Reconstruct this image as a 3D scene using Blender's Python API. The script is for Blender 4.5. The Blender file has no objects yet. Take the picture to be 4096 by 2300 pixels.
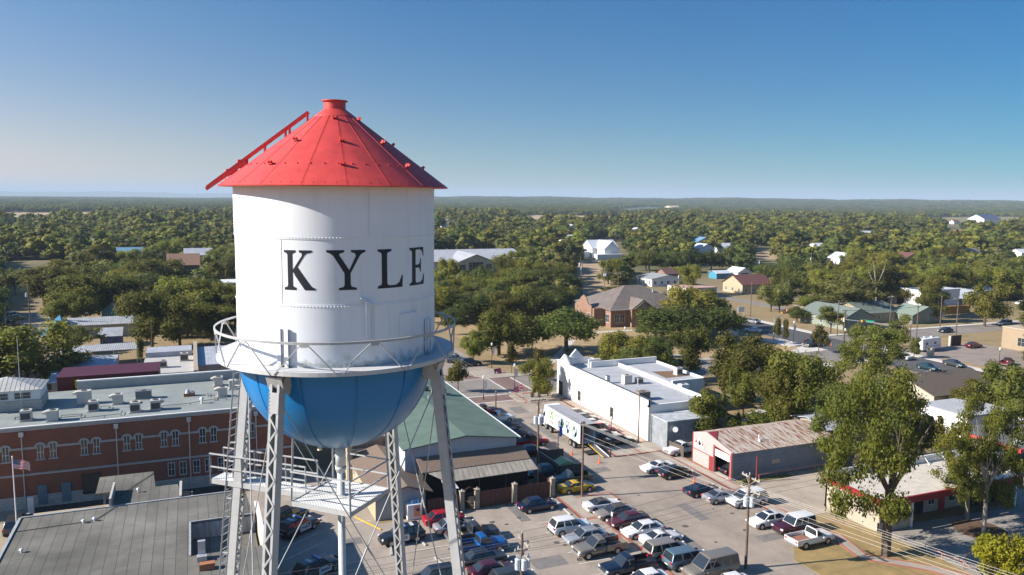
import bpy, bmesh, math, random
import numpy as np
from mathutils import Vector, Matrix
random.seed(7)
rng = np.random.default_rng(7)
SC = bpy.context.scene
def _c(c): return (c[0], c[1], c[2], 1)
COL = SC.collection
# ---------------------------------------------------------------- camera
# World: X and Y follow the town's street grid, metres, ground at z = 0; the drone hovers over the origin.
HC = 36.0
YAW = math.radians(22.3); ROLL = math.atan(37/4096.0); PITCH = math.atan((1150-793)*math.cos(ROLL)/3120.0)
def town(X, Y): return X*math.cos(YAW)+Y*math.sin(YAW), -X*math.sin(YAW)+Y*math.cos(YAW)
def camvec(rx, up, fw):
    X = rx; Y = fw*math.cos(PITCH)+up*math.sin(PITCH); Z = -fw*math.sin(PITCH)+up*math.cos(PITCH)
    a, b = town(X, Y); return Vector((a, b, Z))
cam = bpy.data.cameras.new('camera'); co = bpy.data.objects.new('camera', cam); COL.objects.link(co)
cR, sR = math.cos(ROLL), math.sin(ROLL)
r_ = camvec(cR, sR, 0); u_ = camvec(-sR, cR, 0); f_ = camvec(0, 0, 1)
M = Matrix((r_, u_, -f_)).transposed().to_4x4(); M.translation = (0, 0, HC); co.matrix_world = M
cam.sensor_width = 36; cam.lens = 36*3120/4096; cam.clip_start = 0.5; cam.clip_end = 120000
SC.camera = co
# ---------------------------------------------------------------- sky, sun, exposure
SUN_EL = math.radians(29); SHADOW_AZ = math.radians(11.5-22.3)     # shadows fall along this heading
sd = Vector((-math.cos(SHADOW_AZ)*math.cos(SUN_EL), -math.sin(SHADOW_AZ)*math.cos(SUN_EL), math.sin(SUN_EL)))
world = bpy.data.worlds.new('World'); SC.world = world; world.use_nodes = True
nt = world.node_tree; bg = nt.nodes['Background']
sky = nt.nodes.new('ShaderNodeTexSky'); sky.sky_type = 'NISHITA'; sky.sun_disc = False
sky.sun_elevation = SUN_EL; sky.sun_rotation = math.atan2(sd.x, sd.y)
sky.altitude = 200; sky.air_density = 1.0; sky.dust_density = 0.2; sky.ozone_density = 1.0
# deeper blue away from the sun, as a polarised autumn sky: a smooth function of the direction in the sky itself
tcw = nt.nodes.new('ShaderNodeTexCoord'); dt = nt.nodes.new('ShaderNodeVectorMath'); dt.operation = 'DOT_PRODUCT'; dt.inputs[1].default_value = (sd.x, sd.y, -.45)
nt.links.new(tcw.outputs['Generated'], dt.inputs[0])
mw = nt.nodes.new('ShaderNodeMapRange'); mw.inputs[1].default_value = -.75; mw.inputs[2].default_value = .45; nt.links.new(dt.outputs['Value'], mw.inputs[0])
cw = nt.nodes.new('ShaderNodeValToRGB'); cw.color_ramp.elements[0].color = (.07,.49,.80,1); cw.color_ramp.elements[1].color = (.90,.99,1.10,1); em_ = cw.color_ramp.elements.new(.5); em_.color = (.36,.71,.98,1); nt.links.new(mw.outputs[0], cw.inputs[0])
mxw = nt.nodes.new('ShaderNodeMix'); mxw.data_type = 'RGBA'; mxw.blend_type = 'MULTIPLY'; mxw.inputs[0].default_value = 1
nt.links.new(sky.outputs[0], mxw.inputs[6]); nt.links.new(cw.outputs[0], mxw.inputs[7])
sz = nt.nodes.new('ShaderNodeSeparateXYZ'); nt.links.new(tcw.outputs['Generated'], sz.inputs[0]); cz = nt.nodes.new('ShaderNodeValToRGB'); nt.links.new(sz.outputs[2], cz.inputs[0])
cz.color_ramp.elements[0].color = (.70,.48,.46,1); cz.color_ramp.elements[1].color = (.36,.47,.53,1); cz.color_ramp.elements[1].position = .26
for p_, c_ in ((.6, (.80,.84,.86)), (.05, (.64,.465,.46)), (.13, (.52,.45,.475))): e_ = cz.color_ramp.elements.new(p_); e_.color = _c(c_)  # highest stop brightens the unseen upper sky, added for fill light
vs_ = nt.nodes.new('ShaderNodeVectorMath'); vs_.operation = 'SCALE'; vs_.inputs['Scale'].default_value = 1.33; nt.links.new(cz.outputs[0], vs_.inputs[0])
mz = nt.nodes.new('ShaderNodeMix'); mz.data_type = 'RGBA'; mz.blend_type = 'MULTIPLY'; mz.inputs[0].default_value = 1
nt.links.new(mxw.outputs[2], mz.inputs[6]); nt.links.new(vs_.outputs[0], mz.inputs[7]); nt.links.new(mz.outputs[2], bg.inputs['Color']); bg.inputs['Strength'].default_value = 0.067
sl = bpy.data.lights.new('sun', 'SUN'); sl.energy = 4.35; sl.angle = math.radians(0.55); sl.color = (1.0, 0.925, 0.83)
so = bpy.data.objects.new('sun', sl); COL.objects.link(so); so.rotation_euler = (-sd).to_track_quat('-Z', 'Y').to_euler()
so.location = (0, 0, 300)
SC.view_settings.view_transform = 'Standard'; SC.view_settings.look = 'None'; SC.view_settings.gamma = 1.0
SC.view_settings.exposure = 1.22
SC.render.engine = 'CYCLES'
SC.cycles.max_bounces = 5; SC.cycles.diffuse_bounces = 2; SC.cycles.glossy_bounces = 2; SC.cycles.transparent_max_bounces = 4
SC.cycles.transmission_bounces = 2; SC.cycles.volume_bounces = 0; SC.cycles.caustics_reflective = False; SC.cycles.caustics_refractive = False
# ---------------------------------------------------------------- materials
MATS = {}
def _c(c): return (c[0], c[1], c[2], 1)
def mat(name, col, rough=0.7, var=0.0, scale=2.0, metal=0.0, bump=0.0, bscale=None, spec=0.5, stretch=None, col2=None, coat=0.0, objrand=0.0, thr=None):
    if name in MATS: return MATS[name]
    m = bpy.data.materials.new(name); m.use_nodes = True; n = m.node_tree; b = n.nodes['Principled BSDF']
    b.inputs['Roughness'].default_value = rough; b.inputs['Metallic'].default_value = metal
    b.inputs['Specular IOR Level'].default_value = spec; b.inputs['Base Color'].default_value = _c(col)
    b.inputs['Coat Weight'].default_value = coat
    tc = n.nodes.new('ShaderNodeTexCoord'); src = tc.outputs['Object']
    if stretch:
        mp = n.nodes.new('ShaderNodeMapping'); mp.inputs['Scale'].default_value = stretch
        n.links.new(src, mp.inputs[0]); src = mp.outputs[0]
    if var or col2:
        nz = n.nodes.new('ShaderNodeTexNoise'); nz.inputs['Scale'].default_value = scale; nz.inputs['Detail'].default_value = 6
        nz.inputs['Roughness'].default_value = 0.65; n.links.new(src, nz.inputs['Vector'])
        rp = n.nodes.new('ShaderNodeValToRGB')
        lo, hi = thr or (0.32, 0.68)
        rp.color_ramp.elements[0].position = lo; rp.color_ramp.elements[1].position = hi
        if col2: a, d = col, col2
        else: a = [x*(1-var) for x in col]; d = [min(1, x*(1+var)) for x in col]
        rp.color_ramp.elements[0].color = _c(a); rp.color_ramp.elements[1].color = _c(d)
        n.links.new(nz.outputs['Fac'], rp.inputs[0]); out = rp.outputs[0]
        if objrand:
            oi = n.nodes.new('ShaderNodeObjectInfo'); hs = n.nodes.new('ShaderNodeHueSaturation')
            mr = n.nodes.new('ShaderNodeMapRange'); mr.inputs[3].default_value = 1-objrand; mr.inputs[4].default_value = 1+objrand
            n.links.new(oi.outputs['Random'], mr.inputs[0]); n.links.new(mr.outputs[0], hs.inputs['Value']); n.links.new(out, hs.inputs['Color']); out = hs.outputs[0]
        n.links.new(out, b.inputs['Base Color'])
    if bump:
        nb = n.nodes.new('ShaderNodeTexNoise'); nb.inputs['Scale'].default_value = bscale or scale*4; nb.inputs['Detail'].default_value = 4
        n.links.new(src, nb.inputs['Vector']); bp = n.nodes.new('ShaderNodeBump'); bp.inputs['Strength'].default_value = bump
        bp.inputs['Distance'].default_value = 0.05
        n.links.new(nb.outputs['Fac'], bp.inputs['Height']); n.links.new(bp.outputs[0], b.inputs['Normal'])
    MATS[name] = m; return m
def ribbed(name, col, axis, pitch, rough=0.45, metal=0.0, depth=0.6, col2=None, var=0.12, dark=0.25, thr=(0.4, 0.62), nscale=0.5, ridge=0.12, stretch=None):
    """standing-seam or corrugated sheet: thin ribs along one axis, `axis` is the axis the ribs repeat on"""
    if name in MATS: return MATS[name]
    m = mat(name, col, rough, var, nscale, metal, col2=col2, thr=thr, stretch=stretch); n = m.node_tree; b = n.nodes['Principled BSDF']
    tc = n.nodes.new('ShaderNodeTexCoord'); sx = n.nodes.new('ShaderNodeSeparateXYZ'); n.links.new(tc.outputs['Object'], sx.inputs[0])
    mu = n.nodes.new('ShaderNodeMath'); mu.operation = 'MULTIPLY'; mu.inputs[1].default_value = 1/pitch; n.links.new(sx.outputs['XYZ'.index(axis)], mu.inputs[0])
    fr = n.nodes.new('ShaderNodeMath'); fr.operation = 'FRACT'; n.links.new(mu.outputs[0], fr.inputs[0])
    lt = n.nodes.new('ShaderNodeMath'); lt.operation = 'LESS_THAN'; lt.inputs[1].default_value = ridge; n.links.new(fr.outputs[0], lt.inputs[0])
    bp = n.nodes.new('ShaderNodeBump'); bp.inputs['Strength'].default_value = depth; bp.inputs['Distance'].default_value = 0.08
    n.links.new(lt.outputs[0], bp.inputs['Height']); n.links.new(bp.outputs[0], b.inputs['Normal'])
    mx = n.nodes.new('ShaderNodeMix'); mx.data_type = 'RGBA'; mx.blend_type = 'MULTIPLY'; n.links.new(lt.outputs[0], mx.inputs[0])
    lk = b.inputs['Base Color'].links
    if lk: n.links.new(lk[0].from_socket, mx.inputs[6])
    else: mx.inputs[6].default_value = _c(col)
    mx.inputs[7].default_value = (1-dark, 1-dark, 1-dark, 1); n.links.new(mx.outputs[2], b.inputs['Base Color'])
    return m
def bricky(name, c1, c2, mortar, scale=1.0, rough=0.85, bw=0.24, rh=0.08, ms=0.012, var=0.1):
    if name in MATS: return MATS[name]
    m = bpy.data.materials.new(name); m.use_nodes = True; n = m.node_tree; b = n.nodes['Principled BSDF']; b.inputs['Roughness'].default_value = rough
    tc = n.nodes.new('ShaderNodeTexCoord'); sx = n.nodes.new('ShaderNodeSeparateXYZ'); n.links.new(tc.outputs['Object'], sx.inputs[0])
    ad = n.nodes.new('ShaderNodeMath'); ad.operation = 'ADD'; n.links.new(sx.outputs[0], ad.inputs[0]); n.links.new(sx.outputs[1], ad.inputs[1])
    cb = n.nodes.new('ShaderNodeCombineXYZ'); n.links.new(ad.outputs[0], cb.inputs[0]); n.links.new(sx.outputs[2], cb.inputs[1])
    bt = n.nodes.new('ShaderNodeTexBrick'); bt.inputs['Scale'].default_value = scale; bt.inputs['Brick Width'].default_value = bw; bt.inputs['Row Height'].default_value = rh
    bt.inputs['Mortar Size'].default_value = ms; bt.inputs['Color1'].default_value = _c(c1); bt.inputs['Color2'].default_value = _c(c2); bt.inputs['Mortar'].default_value = _c(mortar)
    n.links.new(cb.outputs[0], bt.inputs['Vector'])
    nz = n.nodes.new('ShaderNodeTexNoise'); nz.inputs['Scale'].default_value = 0.6; nz.inputs['Detail'].default_value = 5; n.links.new(tc.outputs['Object'], nz.inputs['Vector'])
    mr = n.nodes.new('ShaderNodeMapRange'); mr.inputs[3].default_value = 1-var*2; mr.inputs[4].default_value = 1+var*2; n.links.new(nz.outputs['Fac'], mr.inputs[0])
    hs = n.nodes.new('ShaderNodeHueSaturation'); n.links.new(mr.outputs[0], hs.inputs['Value']); n.links.new(bt.outputs['Color'], hs.inputs['Color'])
    n.links.new(hs.outputs[0], b.inputs['Base Color']); MATS[name] = m; return m
def leafmat(name, c1, c2, r=0.28):
    m = bpy.data.materials.new(name); m.use_nodes = True; n = m.node_tree; b = n.nodes['Principled BSDF']
    b.inputs['Roughness'].default_value = 0.6; b.inputs['Specular IOR Level'].default_value = 0.25
    tc = n.nodes.new('ShaderNodeTexCoord'); nz = n.nodes.new('ShaderNodeTexNoise'); nz.inputs['Scale'].default_value = 0.9; nz.inputs['Detail'].default_value = 3
    n.links.new(tc.outputs['Object'], nz.inputs['Vector'])
    rp = n.nodes.new('ShaderNodeValToRGB'); rp.color_ramp.elements[0].position = .3; rp.color_ramp.elements[1].position = .7
    rp.color_ramp.elements[0].color = _c(c1); rp.color_ramp.elements[1].color = _c(c2); n.links.new(nz.outputs['Fac'], rp.inputs[0])
    oi = n.nodes.new('ShaderNodeObjectInfo'); hs = n.nodes.new('ShaderNodeHueSaturation')
    mr = n.nodes.new('ShaderNodeMapRange'); mr.inputs[3].default_value = 1-r; mr.inputs[4].default_value = 1+r; n.links.new(oi.outputs['Random'], mr.inputs[0])
    m2 = n.nodes.new('ShaderNodeMapRange'); m2.inputs[3].default_value = .475; m2.inputs[4].default_value = .515
    fr = n.nodes.new('ShaderNodeMath'); fr.operation = 'MULTIPLY'; fr.inputs[1].default_value = 7.31; f2 = n.nodes.new('ShaderNodeMath'); f2.operation = 'FRACT'
    n.links.new(oi.outputs['Random'], fr.inputs[0]); n.links.new(fr.outputs[0], f2.inputs[0]); n.links.new(f2.outputs[0], m2.inputs[0])
    n.links.new(m2.outputs[0], hs.inputs['Hue']); n.links.new(mr.outputs[0], hs.inputs['Value']); n.links.new(rp.outputs[0], hs.inputs['Color'])
    n.links.new(hs.outputs[0], b.inputs['Base Color'])
    tr = n.nodes.new('ShaderNodeBsdfTranslucent'); n.links.new(hs.outputs[0], tr.inputs['Color'])
    mx = n.nodes.new('ShaderNodeMixShader'); mx.inputs[0].default_value = .5
    n.links.new(b.outputs[0], mx.inputs[1]); n.links.new(tr.outputs[0], mx.inputs[2]); n.links.new(mx.outputs[0], n.nodes['Material Output'].inputs['Surface'])
    MATS[name] = m; return m
# ---------------------------------------------------------------- mesh builder
class MB:
    def __init__(s): s.v = []; s.f = []
    def add(s, vs, fs):
        o = len(s.v); s.v += [tuple(p) for p in vs]; s.f += [tuple(i+o for i in f) for f in fs]; return s
    def box(s, x0, x1, y0, y1, z0, z1):
        return s.add([(x0,y0,z0),(x1,y0,z0),(x1,y1,z0),(x0,y1,z0),(x0,y0,z1),(x1,y0,z1),(x1,y1,z1),(x0,y1,z1)],
                     [(0,3,2,1),(4,5,6,7),(0,1,5,4),(1,2,6,5),(2,3,7,6),(3,0,4,7)])
    def bar(s, a, b, w, h=None, up=(0,0,1)):
        a = Vector(a); b = Vector(b); h = h or w; d = (b-a).normalized(); u = Vector(up)
        if abs(d.dot(u)) > .98: u = Vector((1,0,0))
        x = d.cross(u).normalized(); y = x.cross(d).normalized()
        P = [p+x*sx*w/2+y*sy*h/2 for p in (a, b) for sx, sy in ((-1,-1),(1,-1),(1,1),(-1,1))]
        return s.add(P, [(0,1,2,3)[::-1],(4,5,6,7),(0,1,5,4),(1,2,6,5),(2,3,7,6),(3,0,4,7)])
    def tube(s, a, b, r, r2=None, n=10, cap=True):
        a = Vector(a); b = Vector(b); r2 = r if r2 is None else r2; d = (b-a).normalized(); u = Vector((0,0,1))
        if abs(d.dot(u)) > .98: u = Vector((1,0,0))
        x = d.cross(u).normalized(); y = d.cross(x).normalized()
        P = [p+(x*math.cos(t*2*math.pi/n)+y*math.sin(t*2*math.pi/n))*q for p, q in ((a, r), (b, r2)) for t in range(n)]
        F = [(i, (i+1) % n, n+(i+1) % n, n+i) for i in range(n)]
        if cap: F += [tuple(range(n))[::-1], tuple(range(n, 2*n))]
        return s.add(P, F)
    def path(s, pts, r, n=6):
        for a, b in zip(pts, pts[1:]): s.tube(a, b, r, n=n)
        return s
    def lathe(s, prof, n=48, cx=0, cy=0, a0=0, a1=360, closed=False):
        full = abs(a1-a0) >= 359.9; k = n if full else n+1
        P = [(cx+r*math.cos(math.radians(a0+(a1-a0)*i/n)), cy+r*math.sin(math.radians(a0+(a1-a0)*i/n)), z) for r, z in prof for i in range(k)]
        F = []
        for j in range(len(prof)-1):
            for i in range(n):
                i2 = (i+1) % k
                F.append((j*k+i, j*k+i2, (j+1)*k+i2, (j+1)*k+i))
        return s.add(P, F)
    def prism(s, poly, z0, z1):
        n = len(poly); P = [(x, y, z0) for x, y in poly]+[(x, y, z1) for x, y in poly]
        ar = sum(poly[i][0]*poly[(i+1) % n][1]-poly[(i+1) % n][0]*poly[i][1] for i in range(n))
        F = [tuple(range(n))[::-1], tuple(range(n, 2*n))]+[(i, (i+1) % n, n+(i+1) % n, n+i) for i in range(n)]
        if ar < 0: F = [f[::-1] for f in F]
        return s.add(P, F)
    def slabxy(s, poly, t0, t1, axis):
        """extrude a polygon given in (horizontal, z) along x or y"""
        n = len(poly)
        P = [((p, t, q) if axis == 'y' else (t, p, q)) for t in (t0, t1) for p, q in poly]
        F = [tuple(range(n)), tuple(range(n, 2*n))[::-1]]+[(i, n+i, n+(i+1) % n, (i+1) % n) for i in range(n)]
        ar = sum(poly[i][0]*poly[(i+1) % n][1]-poly[(i+1) % n][0]*poly[i][1] for i in range(n))
        flip = (ar < 0) != (axis == 'x') ; flip = flip != (t1 < t0)
        if flip: F = [f[::-1] for f in F]
        return s.add(P, F)
    def quad(s, *p): return s.add(p, [tuple(range(len(p)))])
    def mesh(s, name, m=None, smooth=False, off=(0,0,0)):
        me = bpy.data.meshes.new(name)
        if any(off): me.from_pydata([(a-off[0], b-off[1], c-off[2]) for a, b, c in s.v], [], s.f)
        else: me.from_pydata(s.v, [], s.f)
        if m: me.materials.append(m)
        if smooth: me.polygons.foreach_set('use_smooth', [True]*len(me.polygons))
        me.update(); return me
def wloc(o):
    p = Vector((0,0,0))
    while o is not None: p += o.location; o = o.parent
    return p
def obj(name, mb, m, parent=None, smooth=False, world=True):
    """link a builder's shape as ONE mesh object; with world=True its points are in world metres"""
    off = tuple(wloc(parent)) if (parent is not None and world) else (0,0,0)
    me = mb.mesh(name, m, smooth, off) if isinstance(mb, MB) else mb
    o = bpy.data.objects.new(name, me); COL.objects.link(o)
    if parent is not None: o.parent = parent
    return o
def empty(name, loc=(0,0,0), rz=0):
    o = bpy.data.objects.new(name, None); o.empty_display_size = .5; o.location = loc; o.rotation_euler = (0,0,rz); COL.objects.link(o); return o
def tag(o, label, cat, group=None, kind=None):
    o['label'] = label; o['category'] = cat
    if group: o['group'] = group
    if kind: o['kind'] = kind
    return o
def thing(name, label, cat, loc=(0,0,0), rz=0, group=None): return tag(empty(name, loc, rz), label, cat, group)
def struct(name, mb, m, smooth=False, label=None):
    o = obj(name, mb, m, smooth=smooth); o['kind'] = 'structure'
    if label: o['label'] = label
    return o
def kids(o, cache={}): return [c for c in o.children]
CH = {}
def register(root):
    """remember a finished prototype's tree (children lists) so that copies need no scene search"""
    def rec(o): return (o, [rec(c) for c in o.children])
    CH[root.name] = rec(root); return root
def copy_tree(root, loc, rz, label, group=None, recol=None, scale=None):
    def rec(node, par):
        o, ch = node; c = o.copy(); COL.objects.link(c)
        if par is not None: c.parent = par
        if recol and c.type == 'MESH':
            for i, s_ in enumerate(c.material_slots):
                nm = s_.material.name if s_.material else ''
                if nm.startswith('paint_') and s_.link == 'OBJECT' or nm == 'paint_base':
                    s_.link = 'OBJECT'; s_.material = recol['paint_base']
        for k in ch: rec(k, c)
        return c
    r = rec(CH[root.name], None); r.location = loc; r.rotation_euler = (0,0,rz); r['label'] = label
    if group: r['group'] = group
    if scale: r.scale = scale
    return r
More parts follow.
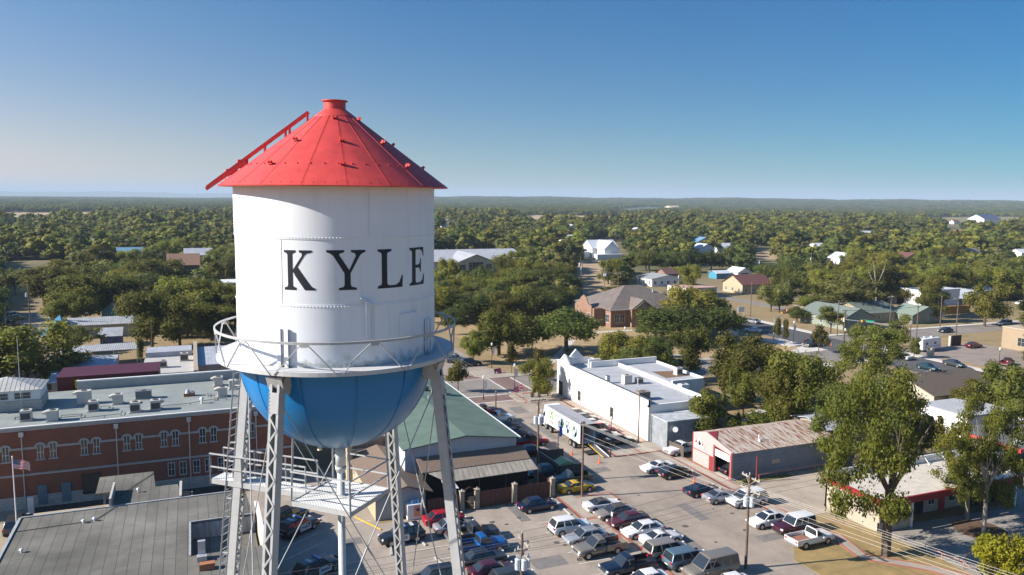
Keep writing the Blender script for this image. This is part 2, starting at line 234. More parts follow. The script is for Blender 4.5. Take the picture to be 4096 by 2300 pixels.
# common materials
WHITE = mat('white_paint', (.8,.8,.8), .38, .05, 1.2, coat=.1)
GREYST = mat('silver_steel_paint', (.40,.41,.42), .5, .10, 2.5, spec=.5)
GLASS = mat('dark_window_glass', (.03,.037,.045), .12, spec=.8)
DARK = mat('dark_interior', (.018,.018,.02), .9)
CONC = mat('pale_concrete', (.42,.39,.35), .85, .12, .6, bump=.1)
METW = mat('galvanized', (.5,.51,.52), .4, .1, 1.5, metal=.4)
WOODP = mat('weathered_pole_wood', (.13,.09,.065), .9, .3, 3, stretch=(1,1,.15))
BLACKM = mat('black_metal', (.02,.02,.022), .45)
WFRAME = mat('white_window_frame', (.62,.62,.6), .5)
TRIMW = mat('white_trim', (.7,.7,.68), .55, .05, 2)
TREES="""e,-28.7,162.1,13,16.2;e,-44.8,287.6,13,17.9;e,-31.9,251.2,13,16.9;e,-24,253.4,13,15.7;m,-18.5,273.3,13,16.9;e,-12.4,312.1,13,19;e,-6.4,247.7,13,14;e,1,226.7,13,16.3
e,6.1,227.1,12.5,10.5;e,-9.7,200.5,13,12.4;e,9.4,312.3,11.8,11.2;s,-10.8,179.1,6,2.2;m,-24.8,200.9,5.9,9.4;m,-59.7,325.4,10.6,10.2;e,-3.6,197.7,11.5,11.2;e,91.4,289.4,12.9,10.9
m,93.3,268.7,10.9,10.2;o,97.7,266,12.5,11.6;e,119.6,295,12,14.7;e,121.7,279.5,11.6,12.5;o,120.9,255.8,13,19;o,88.2,242.1,10,11.9;e,68,221.1,9.1,7.1;o,70.9,211.3,10.1,12.6
e,81.3,204.8,8.8,12.5;e,64.7,165.4,10.5,13.8;o,81.4,164,11.8,15.1;e,55.8,157.9,7.2,5.2;o,62.8,193.6,8.2,7.4;e,106.1,246.9,10.4,9.7;s,44.7,134.9,5.9,4.5;s,60,146.1,6.4,3.1
s,62.8,138.6,6.2,4.4;e,57,125.9,7,5.8;s,96.9,150.2,5,3.7;o,113.6,163.8,11.5,18.5;o,123,160.8,10.5,12.5;o,137.6,195.7,10.8,13.5;m,147.3,191,6.7,7.4;e,91.4,128.7,10.4,9
e,89,109.2,12.9,13.9;e,84.3,103.2,8.4,8.4;o,110.6,170.9,7.1,9.5;e,163.4,290.4,10.6,10.2;e,174.5,248.5,11.3,9.3;m,134.2,235.4,5.8,7;m,174,201.4,10.3,9.6;m,193.8,215.3,11.1,11.9
e,212.8,242.2,10.3,9.9;o,175.1,198.8,7.2,8.2;m,219.8,230.5,12,13;m,191,183.3,13,19;e,230.7,207.1,13,17.5;e,238.6,235.4,13,17.2;e,214.5,175.6,13,11.4;e,267.7,210.3,13,13.9
e,213.4,156.1,13,12.2;m,160.7,161.9,7.7,7;o,166.4,181,5.4,6.3;e,175.3,184.9,7,7.9;s,137.4,141.8,6.5,4.6;s,135.3,153.8,6.7,2.6;s,135.2,150.9,6.6,2.6;m,150.5,143.7,6.3,4.3
e,206.3,167.3,8.8,8.2;m,158.9,139.4,8.5,6.5;e,154.1,129.4,5.1,3.1;t,115.8,106.5,13,12.2;e,86.1,91.6,13,11.8;e,83.5,92.8,9.5,7.9;t,80.5,75.3,13,10.5;e,70.1,94.2,8.3,9.3
m,91.1,77.6,9.9,8.2;e,93.4,76.2,7,7;t,87.7,67,13,11.1;e,121.1,84.7,10.5,8.5;e,111,74.8,7.6,5.6;e,120.1,88.6,6.5,7;t,67.6,63.5,13,11.4;t,81,59.6,10.6,7
m,69,46.2,7,5;e,-37.8,157.9,11.2,14;o,-40.4,176.7,10.2,12.7;e,162.7,100.5,10.5,12.4;m,133.7,82.8,9.9,9.7;e,81.3,138.8,8.8,9.9;o,-38.9,168.1,9,10.3;e,82.2,128.4,8.1,9
o,-33.4,149.9,8.3,8.8;m,76.1,129.7,7.2,8.4;o,87.6,136.9,7.5,9;o,177.8,111.5,9.6,11.2;o,89.2,203.2,12.1,11.8;o,1.5,262.4,11,13.9;o,-50,213.6,9.6,11.6;o,-13.5,263.7,12.8,13.5
o,-46.9,194.5,9.2,10;o,-30.1,272,12.9,13.6;e,63.7,214.9,10.4,11;e,-55.9,238.7,9.7,12;o,93.7,144.8,7,8.2;o,-32.7,294.5,13.2,13.8;e,212.8,134.1,11.1,11.7;o,99.2,214.6,9.2,10.9
o,-13.6,287.8,11.4,13.2;e,220.2,207.5,13.7,13.8;o,195,126.2,9.2,10.5;e,156.2,96.6,7.5,8.3;o,90.6,233.4,10.6,11.3;e,96.3,239.7,9.9,11.6;o,91.1,211.7,9.6,10.2;e,-46.9,201,9.4,9.1
e,79,242.7,9.4,11.2;m,137,87.5,6.7,7.1;o,183.6,116.8,9.6,9.5;o,108.9,255.8,12.5,12.1;o,-55.9,258.5,11,11.5;e,170.1,106.4,7.7,8.6;o,-20.7,324.7,12.4,13.9;o,-7.3,270.1,10.3,11.5
o,-29.8,307.2,13,13.1;e,205.8,127.6,10.3,10.2;m,82.6,133.6,6,6.6;e,257.5,164.6,12.8,12.8;m,85,223.3,8.9,10;o,-27.1,284.1,10.9,11.9;o,88.3,252.1,9.2,11.1;m,-46.1,207.7,8.7,8.7
e,251.1,234.8,11.3,14;m,70.6,236.9,9.8,10;m,127.7,81.4,5.8,6.1;o,-17.7,301,11.3,12.1;m,144.8,89.9,6.5,6.8;m,-43.2,188.7,6.9,7.7;e,212.2,219,10.8,12;o,16.3,345.5,13.8,13.6
e,261.8,202.4,12.3,13;e,127.9,266.7,9.4,11.6;o,-24.2,292.9,11.2,11.5;e,92.7,219.4,8.9,9.3;e,-70.8,291.4,11.1,11.7;e,303.9,194.6,13,14;o,236.1,258.7,13.5,13.5;e,276.6,198.9,12,13.1
e,227.3,225.4,9.9,12.3;m,72.3,217.9,8.3,8.8;e,-59.3,246.2,10.1,9.7;e,255.1,207.6,11.4,12.5;o,-30.1,317.5,12.1,12.1;e,219,215.5,11.3,11.6;m,85.3,143.7,6.2,6.3;e,284.7,185.3,11.8,12.8
o,-17.2,344.8,12.2,13;o,-3.7,282,8.8,10.6;o,-26.3,347.7,10.4,13.1;m,70.2,229.4,8,9;e,232.5,152.6,9.1,10.4;e,-37.9,372,14.2,13.9;o,108.6,226.4,8.2,9.2;e,-74.2,316.4,11.6,11.9
m,139.8,90.7,6.2,6.1;e,-22.2,364.3,12.6,13.3;m,76.1,232.1,7.7,8.9;e,-62.1,262,9.5,9.8;o,104.5,221.5,8.3,8.9;e,-23.3,382.1,12.7,13.9;o,96.3,208,8.3,8.3;e,286.9,200,10.4,12.6
e,286.3,258.9,13.5,13.9;o,80,228.2,7.4,8.7;m,149.8,96.1,5.8,6.4;m,84.9,147.7,6.5,6.1;o,230.7,269.8,10.5,12.7;o,-53.6,220,7.8,8.1;m,98.2,225.3,9.2,8.7;e,270.1,232.4,10.5,12.6
e,293.6,181.4,11.9,12.2;o,113.8,234.7,8.1,9.2;e,93.4,260.5,8.1,9.7;o,220.6,327.4,13,13.8;o,208.5,330,13.1,13.6;e,-34.4,355.7,10.2,12.4;o,280.5,213.3,9.8,12.2;m,-52.6,228.8,8.4,8.1
o,83.1,259.8,8.8,9.4;m,-40.6,184.3,5.8,6.5;o,264,249.1,10.1,12.5;e,288.5,274.2,13.6,13.7;e,-49.7,233.4,7.1,8.2;o,-81.2,371,12.6,13;m,193.8,120.4,8.1,7.8;o,-53.2,246.3,8.1,8.6
m,77.6,249.1,8,8.9;o,229.1,324.3,13.3,13.5;e,94.7,247.4,8.3,9;e,101.1,254.5,9.3,9.3;o,100.4,248.5,9.1,9.1;e,226.8,149.2,9.5,9.2;e,79.4,269.6,8.7,9.5;o,-12.7,322.3,9.1,10.9
e,247.6,211.4,10.8,11;e,253.8,158.4,10.2,10.1;e,104.4,264.8,8.3,9.6;e,114.4,277.4,9.3,10.1;m,107.4,235.3,9,8.7;e,307.2,276.9,12.3,13.9;o,87,407.6,13.3,14;o,9.6,375.6,12.4,12.5
o,12.3,354.5,11.5,11.8;m,171.5,111.6,7,6.8;m,164.1,107.1,6.3,6.5;e,313.3,232.1,10.6,12.9;e,285.4,176.8,11.3,11.1;m,240.2,157.7,9,9.5;m,131.6,272.7,8.2,10;e,296.7,221.2,10,12.2
e,107.3,386.2,10.8,13.2;o,325.2,213,12.5,12.8;m,104.5,230.2,8.5,8.3;e,299.9,259.9,10.7,13;o,305.1,209.1,10.8,12.1;m,-65.8,286.3,8.9,9.6;o,4.3,281.7,9,9.2;o,318.1,224.3,10.6,12.7
o,333.8,229,11,13.2;e,151.3,355.6,11,12.6;e,67,409,13.2,13.5;o,102,237,7.2,8.4;e,113.4,269.4,9.2,9.5;o,340.5,246.6,13.6,13.6;o,4.2,275.9,8.9,8.9;o,212.4,339.1,13.2,12.9
o,242.8,266.8,11.2,11.6;o,85,266.7,8.2,9;o,-83.1,390.2,12.3,12.8;m,81.7,216.2,6.6,7.4;o,113,244.1,9.1,8.6;e,80,254.1,7.4,8.5;e,139.6,284.2,9.9,10.1;o,-91.4,403.9,11,13.1
o,72.8,245.5,8.1,8.1;o,93.3,417,11,13.5;o,10.4,367.6,9.6,11.6;o,-20.3,307.4,8.2,9.7;e,345.8,237.1,11,13.2;e,311,301.7,12.8,13.6;e,291.4,245.8,10.7,11.9;o,341.8,221.6,10.8,12.7
e,-9,446.5,12.6,13.9;m,-57,267.6,7.3,8.5;e,-34.8,380,11.7,11.8;o,295.7,237,11.9,11.7;m,265.8,174.3,10.2,9.8;m,234.2,145.8,8.5,8.5;e,-57.8,273.2,7.9,8.6;o,16.1,379.6,10.1,11.7
m,228.6,143.9,7.9,8.3;o,-1.3,273.6,7.7,8.4;o,-24.4,394.3,10,12.1;e,114.5,263.7,7.4,8.8;o,77.2,418,12.5,13;o,-15.6,281,8.9,8.6;e,-72.3,343.2,9.2,10.7;e,238.5,150.4,7.5,8.6
o,240.3,365.3,12.6,13.3;e,22.4,440,11.6,13.4;o,116.7,421.7,11.3,13.3;o,-65,272.2,8,8.5;e,349.3,280.7,13.2,13.6;o,240.1,322.8,12.3,12.1;o,105.5,398.7,11.8,12.4;e,36.1,434.6,11.6,13.1
e,353,290.4,12.6,13.7;e,275.5,252.6,11,11.2;o,-29.5,326.1,10,9.8;e,18.8,371.3,11,11.1;o,-8.7,277.9,7.5,8.3;o,-24.9,301,9.3,9;e,143.2,300.3,9,9.9;m,-42.1,197.2,5.5,6
e,13.7,407.2,10.8,12.1;e,275.1,182.5,10.3,9.8;o,346.7,214.9,12,12.1;o,260.8,283.2,9.7,11.4;o,-4.1,300.6,7.7,8.9;o,114.5,413.5,12.6,12.7;o,162.7,386.2,10.5,12.4;m,-62.7,280.5,7.2,8.5"""
CLEAR={'field_left': [(-335.7, 1740.5), (-168.3, 1832.3), (-137.7, 1363.9), (-173.9, 1205.1), (-248.4, 1285.0)], 'field_left2': [(-74.6, 1719.0), (43.2, 1945.2), (36.5, 1650.5), (-60.7, 1580.4)], 'track': [(-54.9, 1094.8), (-36.3, 1359.5), (-27.0, 1359.1), (-44.5, 1063.9)], 'field_mid': [(552.6, 1334.1), (675.9, 1555.2), (870.5, 1482.8), (734.8, 1244.3), (614.4, 1135.3), (476.4, 1127.0)], 'field_right': [(1475.2, 1261.3), (1820.9, 1392.6), (2014.5, 1388.2), (1213.1, 834.7), (1054.5, 792.6)], 'clearing': [(390.3, 474.5), (420.8, 481.5), (334.9, 382.7), (312.5, 379.4)], 'road_n': [(385.6, 701.8), (588.7, 1057.1), (595.2, 1056.4), (368.2, 656.0)], 'big_metal': [(150.5, 505.5), (192.8, 494.5), (134.1, 343.7), (104.9, 352.6)], 'whitehouse': [(305.9, 587.0), (344.0, 578.2), (238.5, 400.3), (212.7, 407.7)], 'left_park': [(-99.9, 510.6), (-65.6, 501.0), (-52.8, 400.8), (-69.7, 353.0)], 'ro': [(990.3, 802.4), (1037.4, 795.2), (702.7, 537.7), (673.0, 544.4)], 'brh': [(-12.0, 480.0), (3.4, 475.7), (2.5, 383.9), (-10.0, 387.7)], 'lot': [(208.6, 408.8), (228.1, 403.3), (132.6, 233.8), (121.5, 237.5)], 'gap1': [(268.2, 887.5), (284.5, 884.9), (235.3, 731.8), (221.9, 734.4)], 'far1': [(1338.1, 2388.2), (1865.8, 3006.9), (1856.4, 2774.3), (1265.2, 2084.1)]}
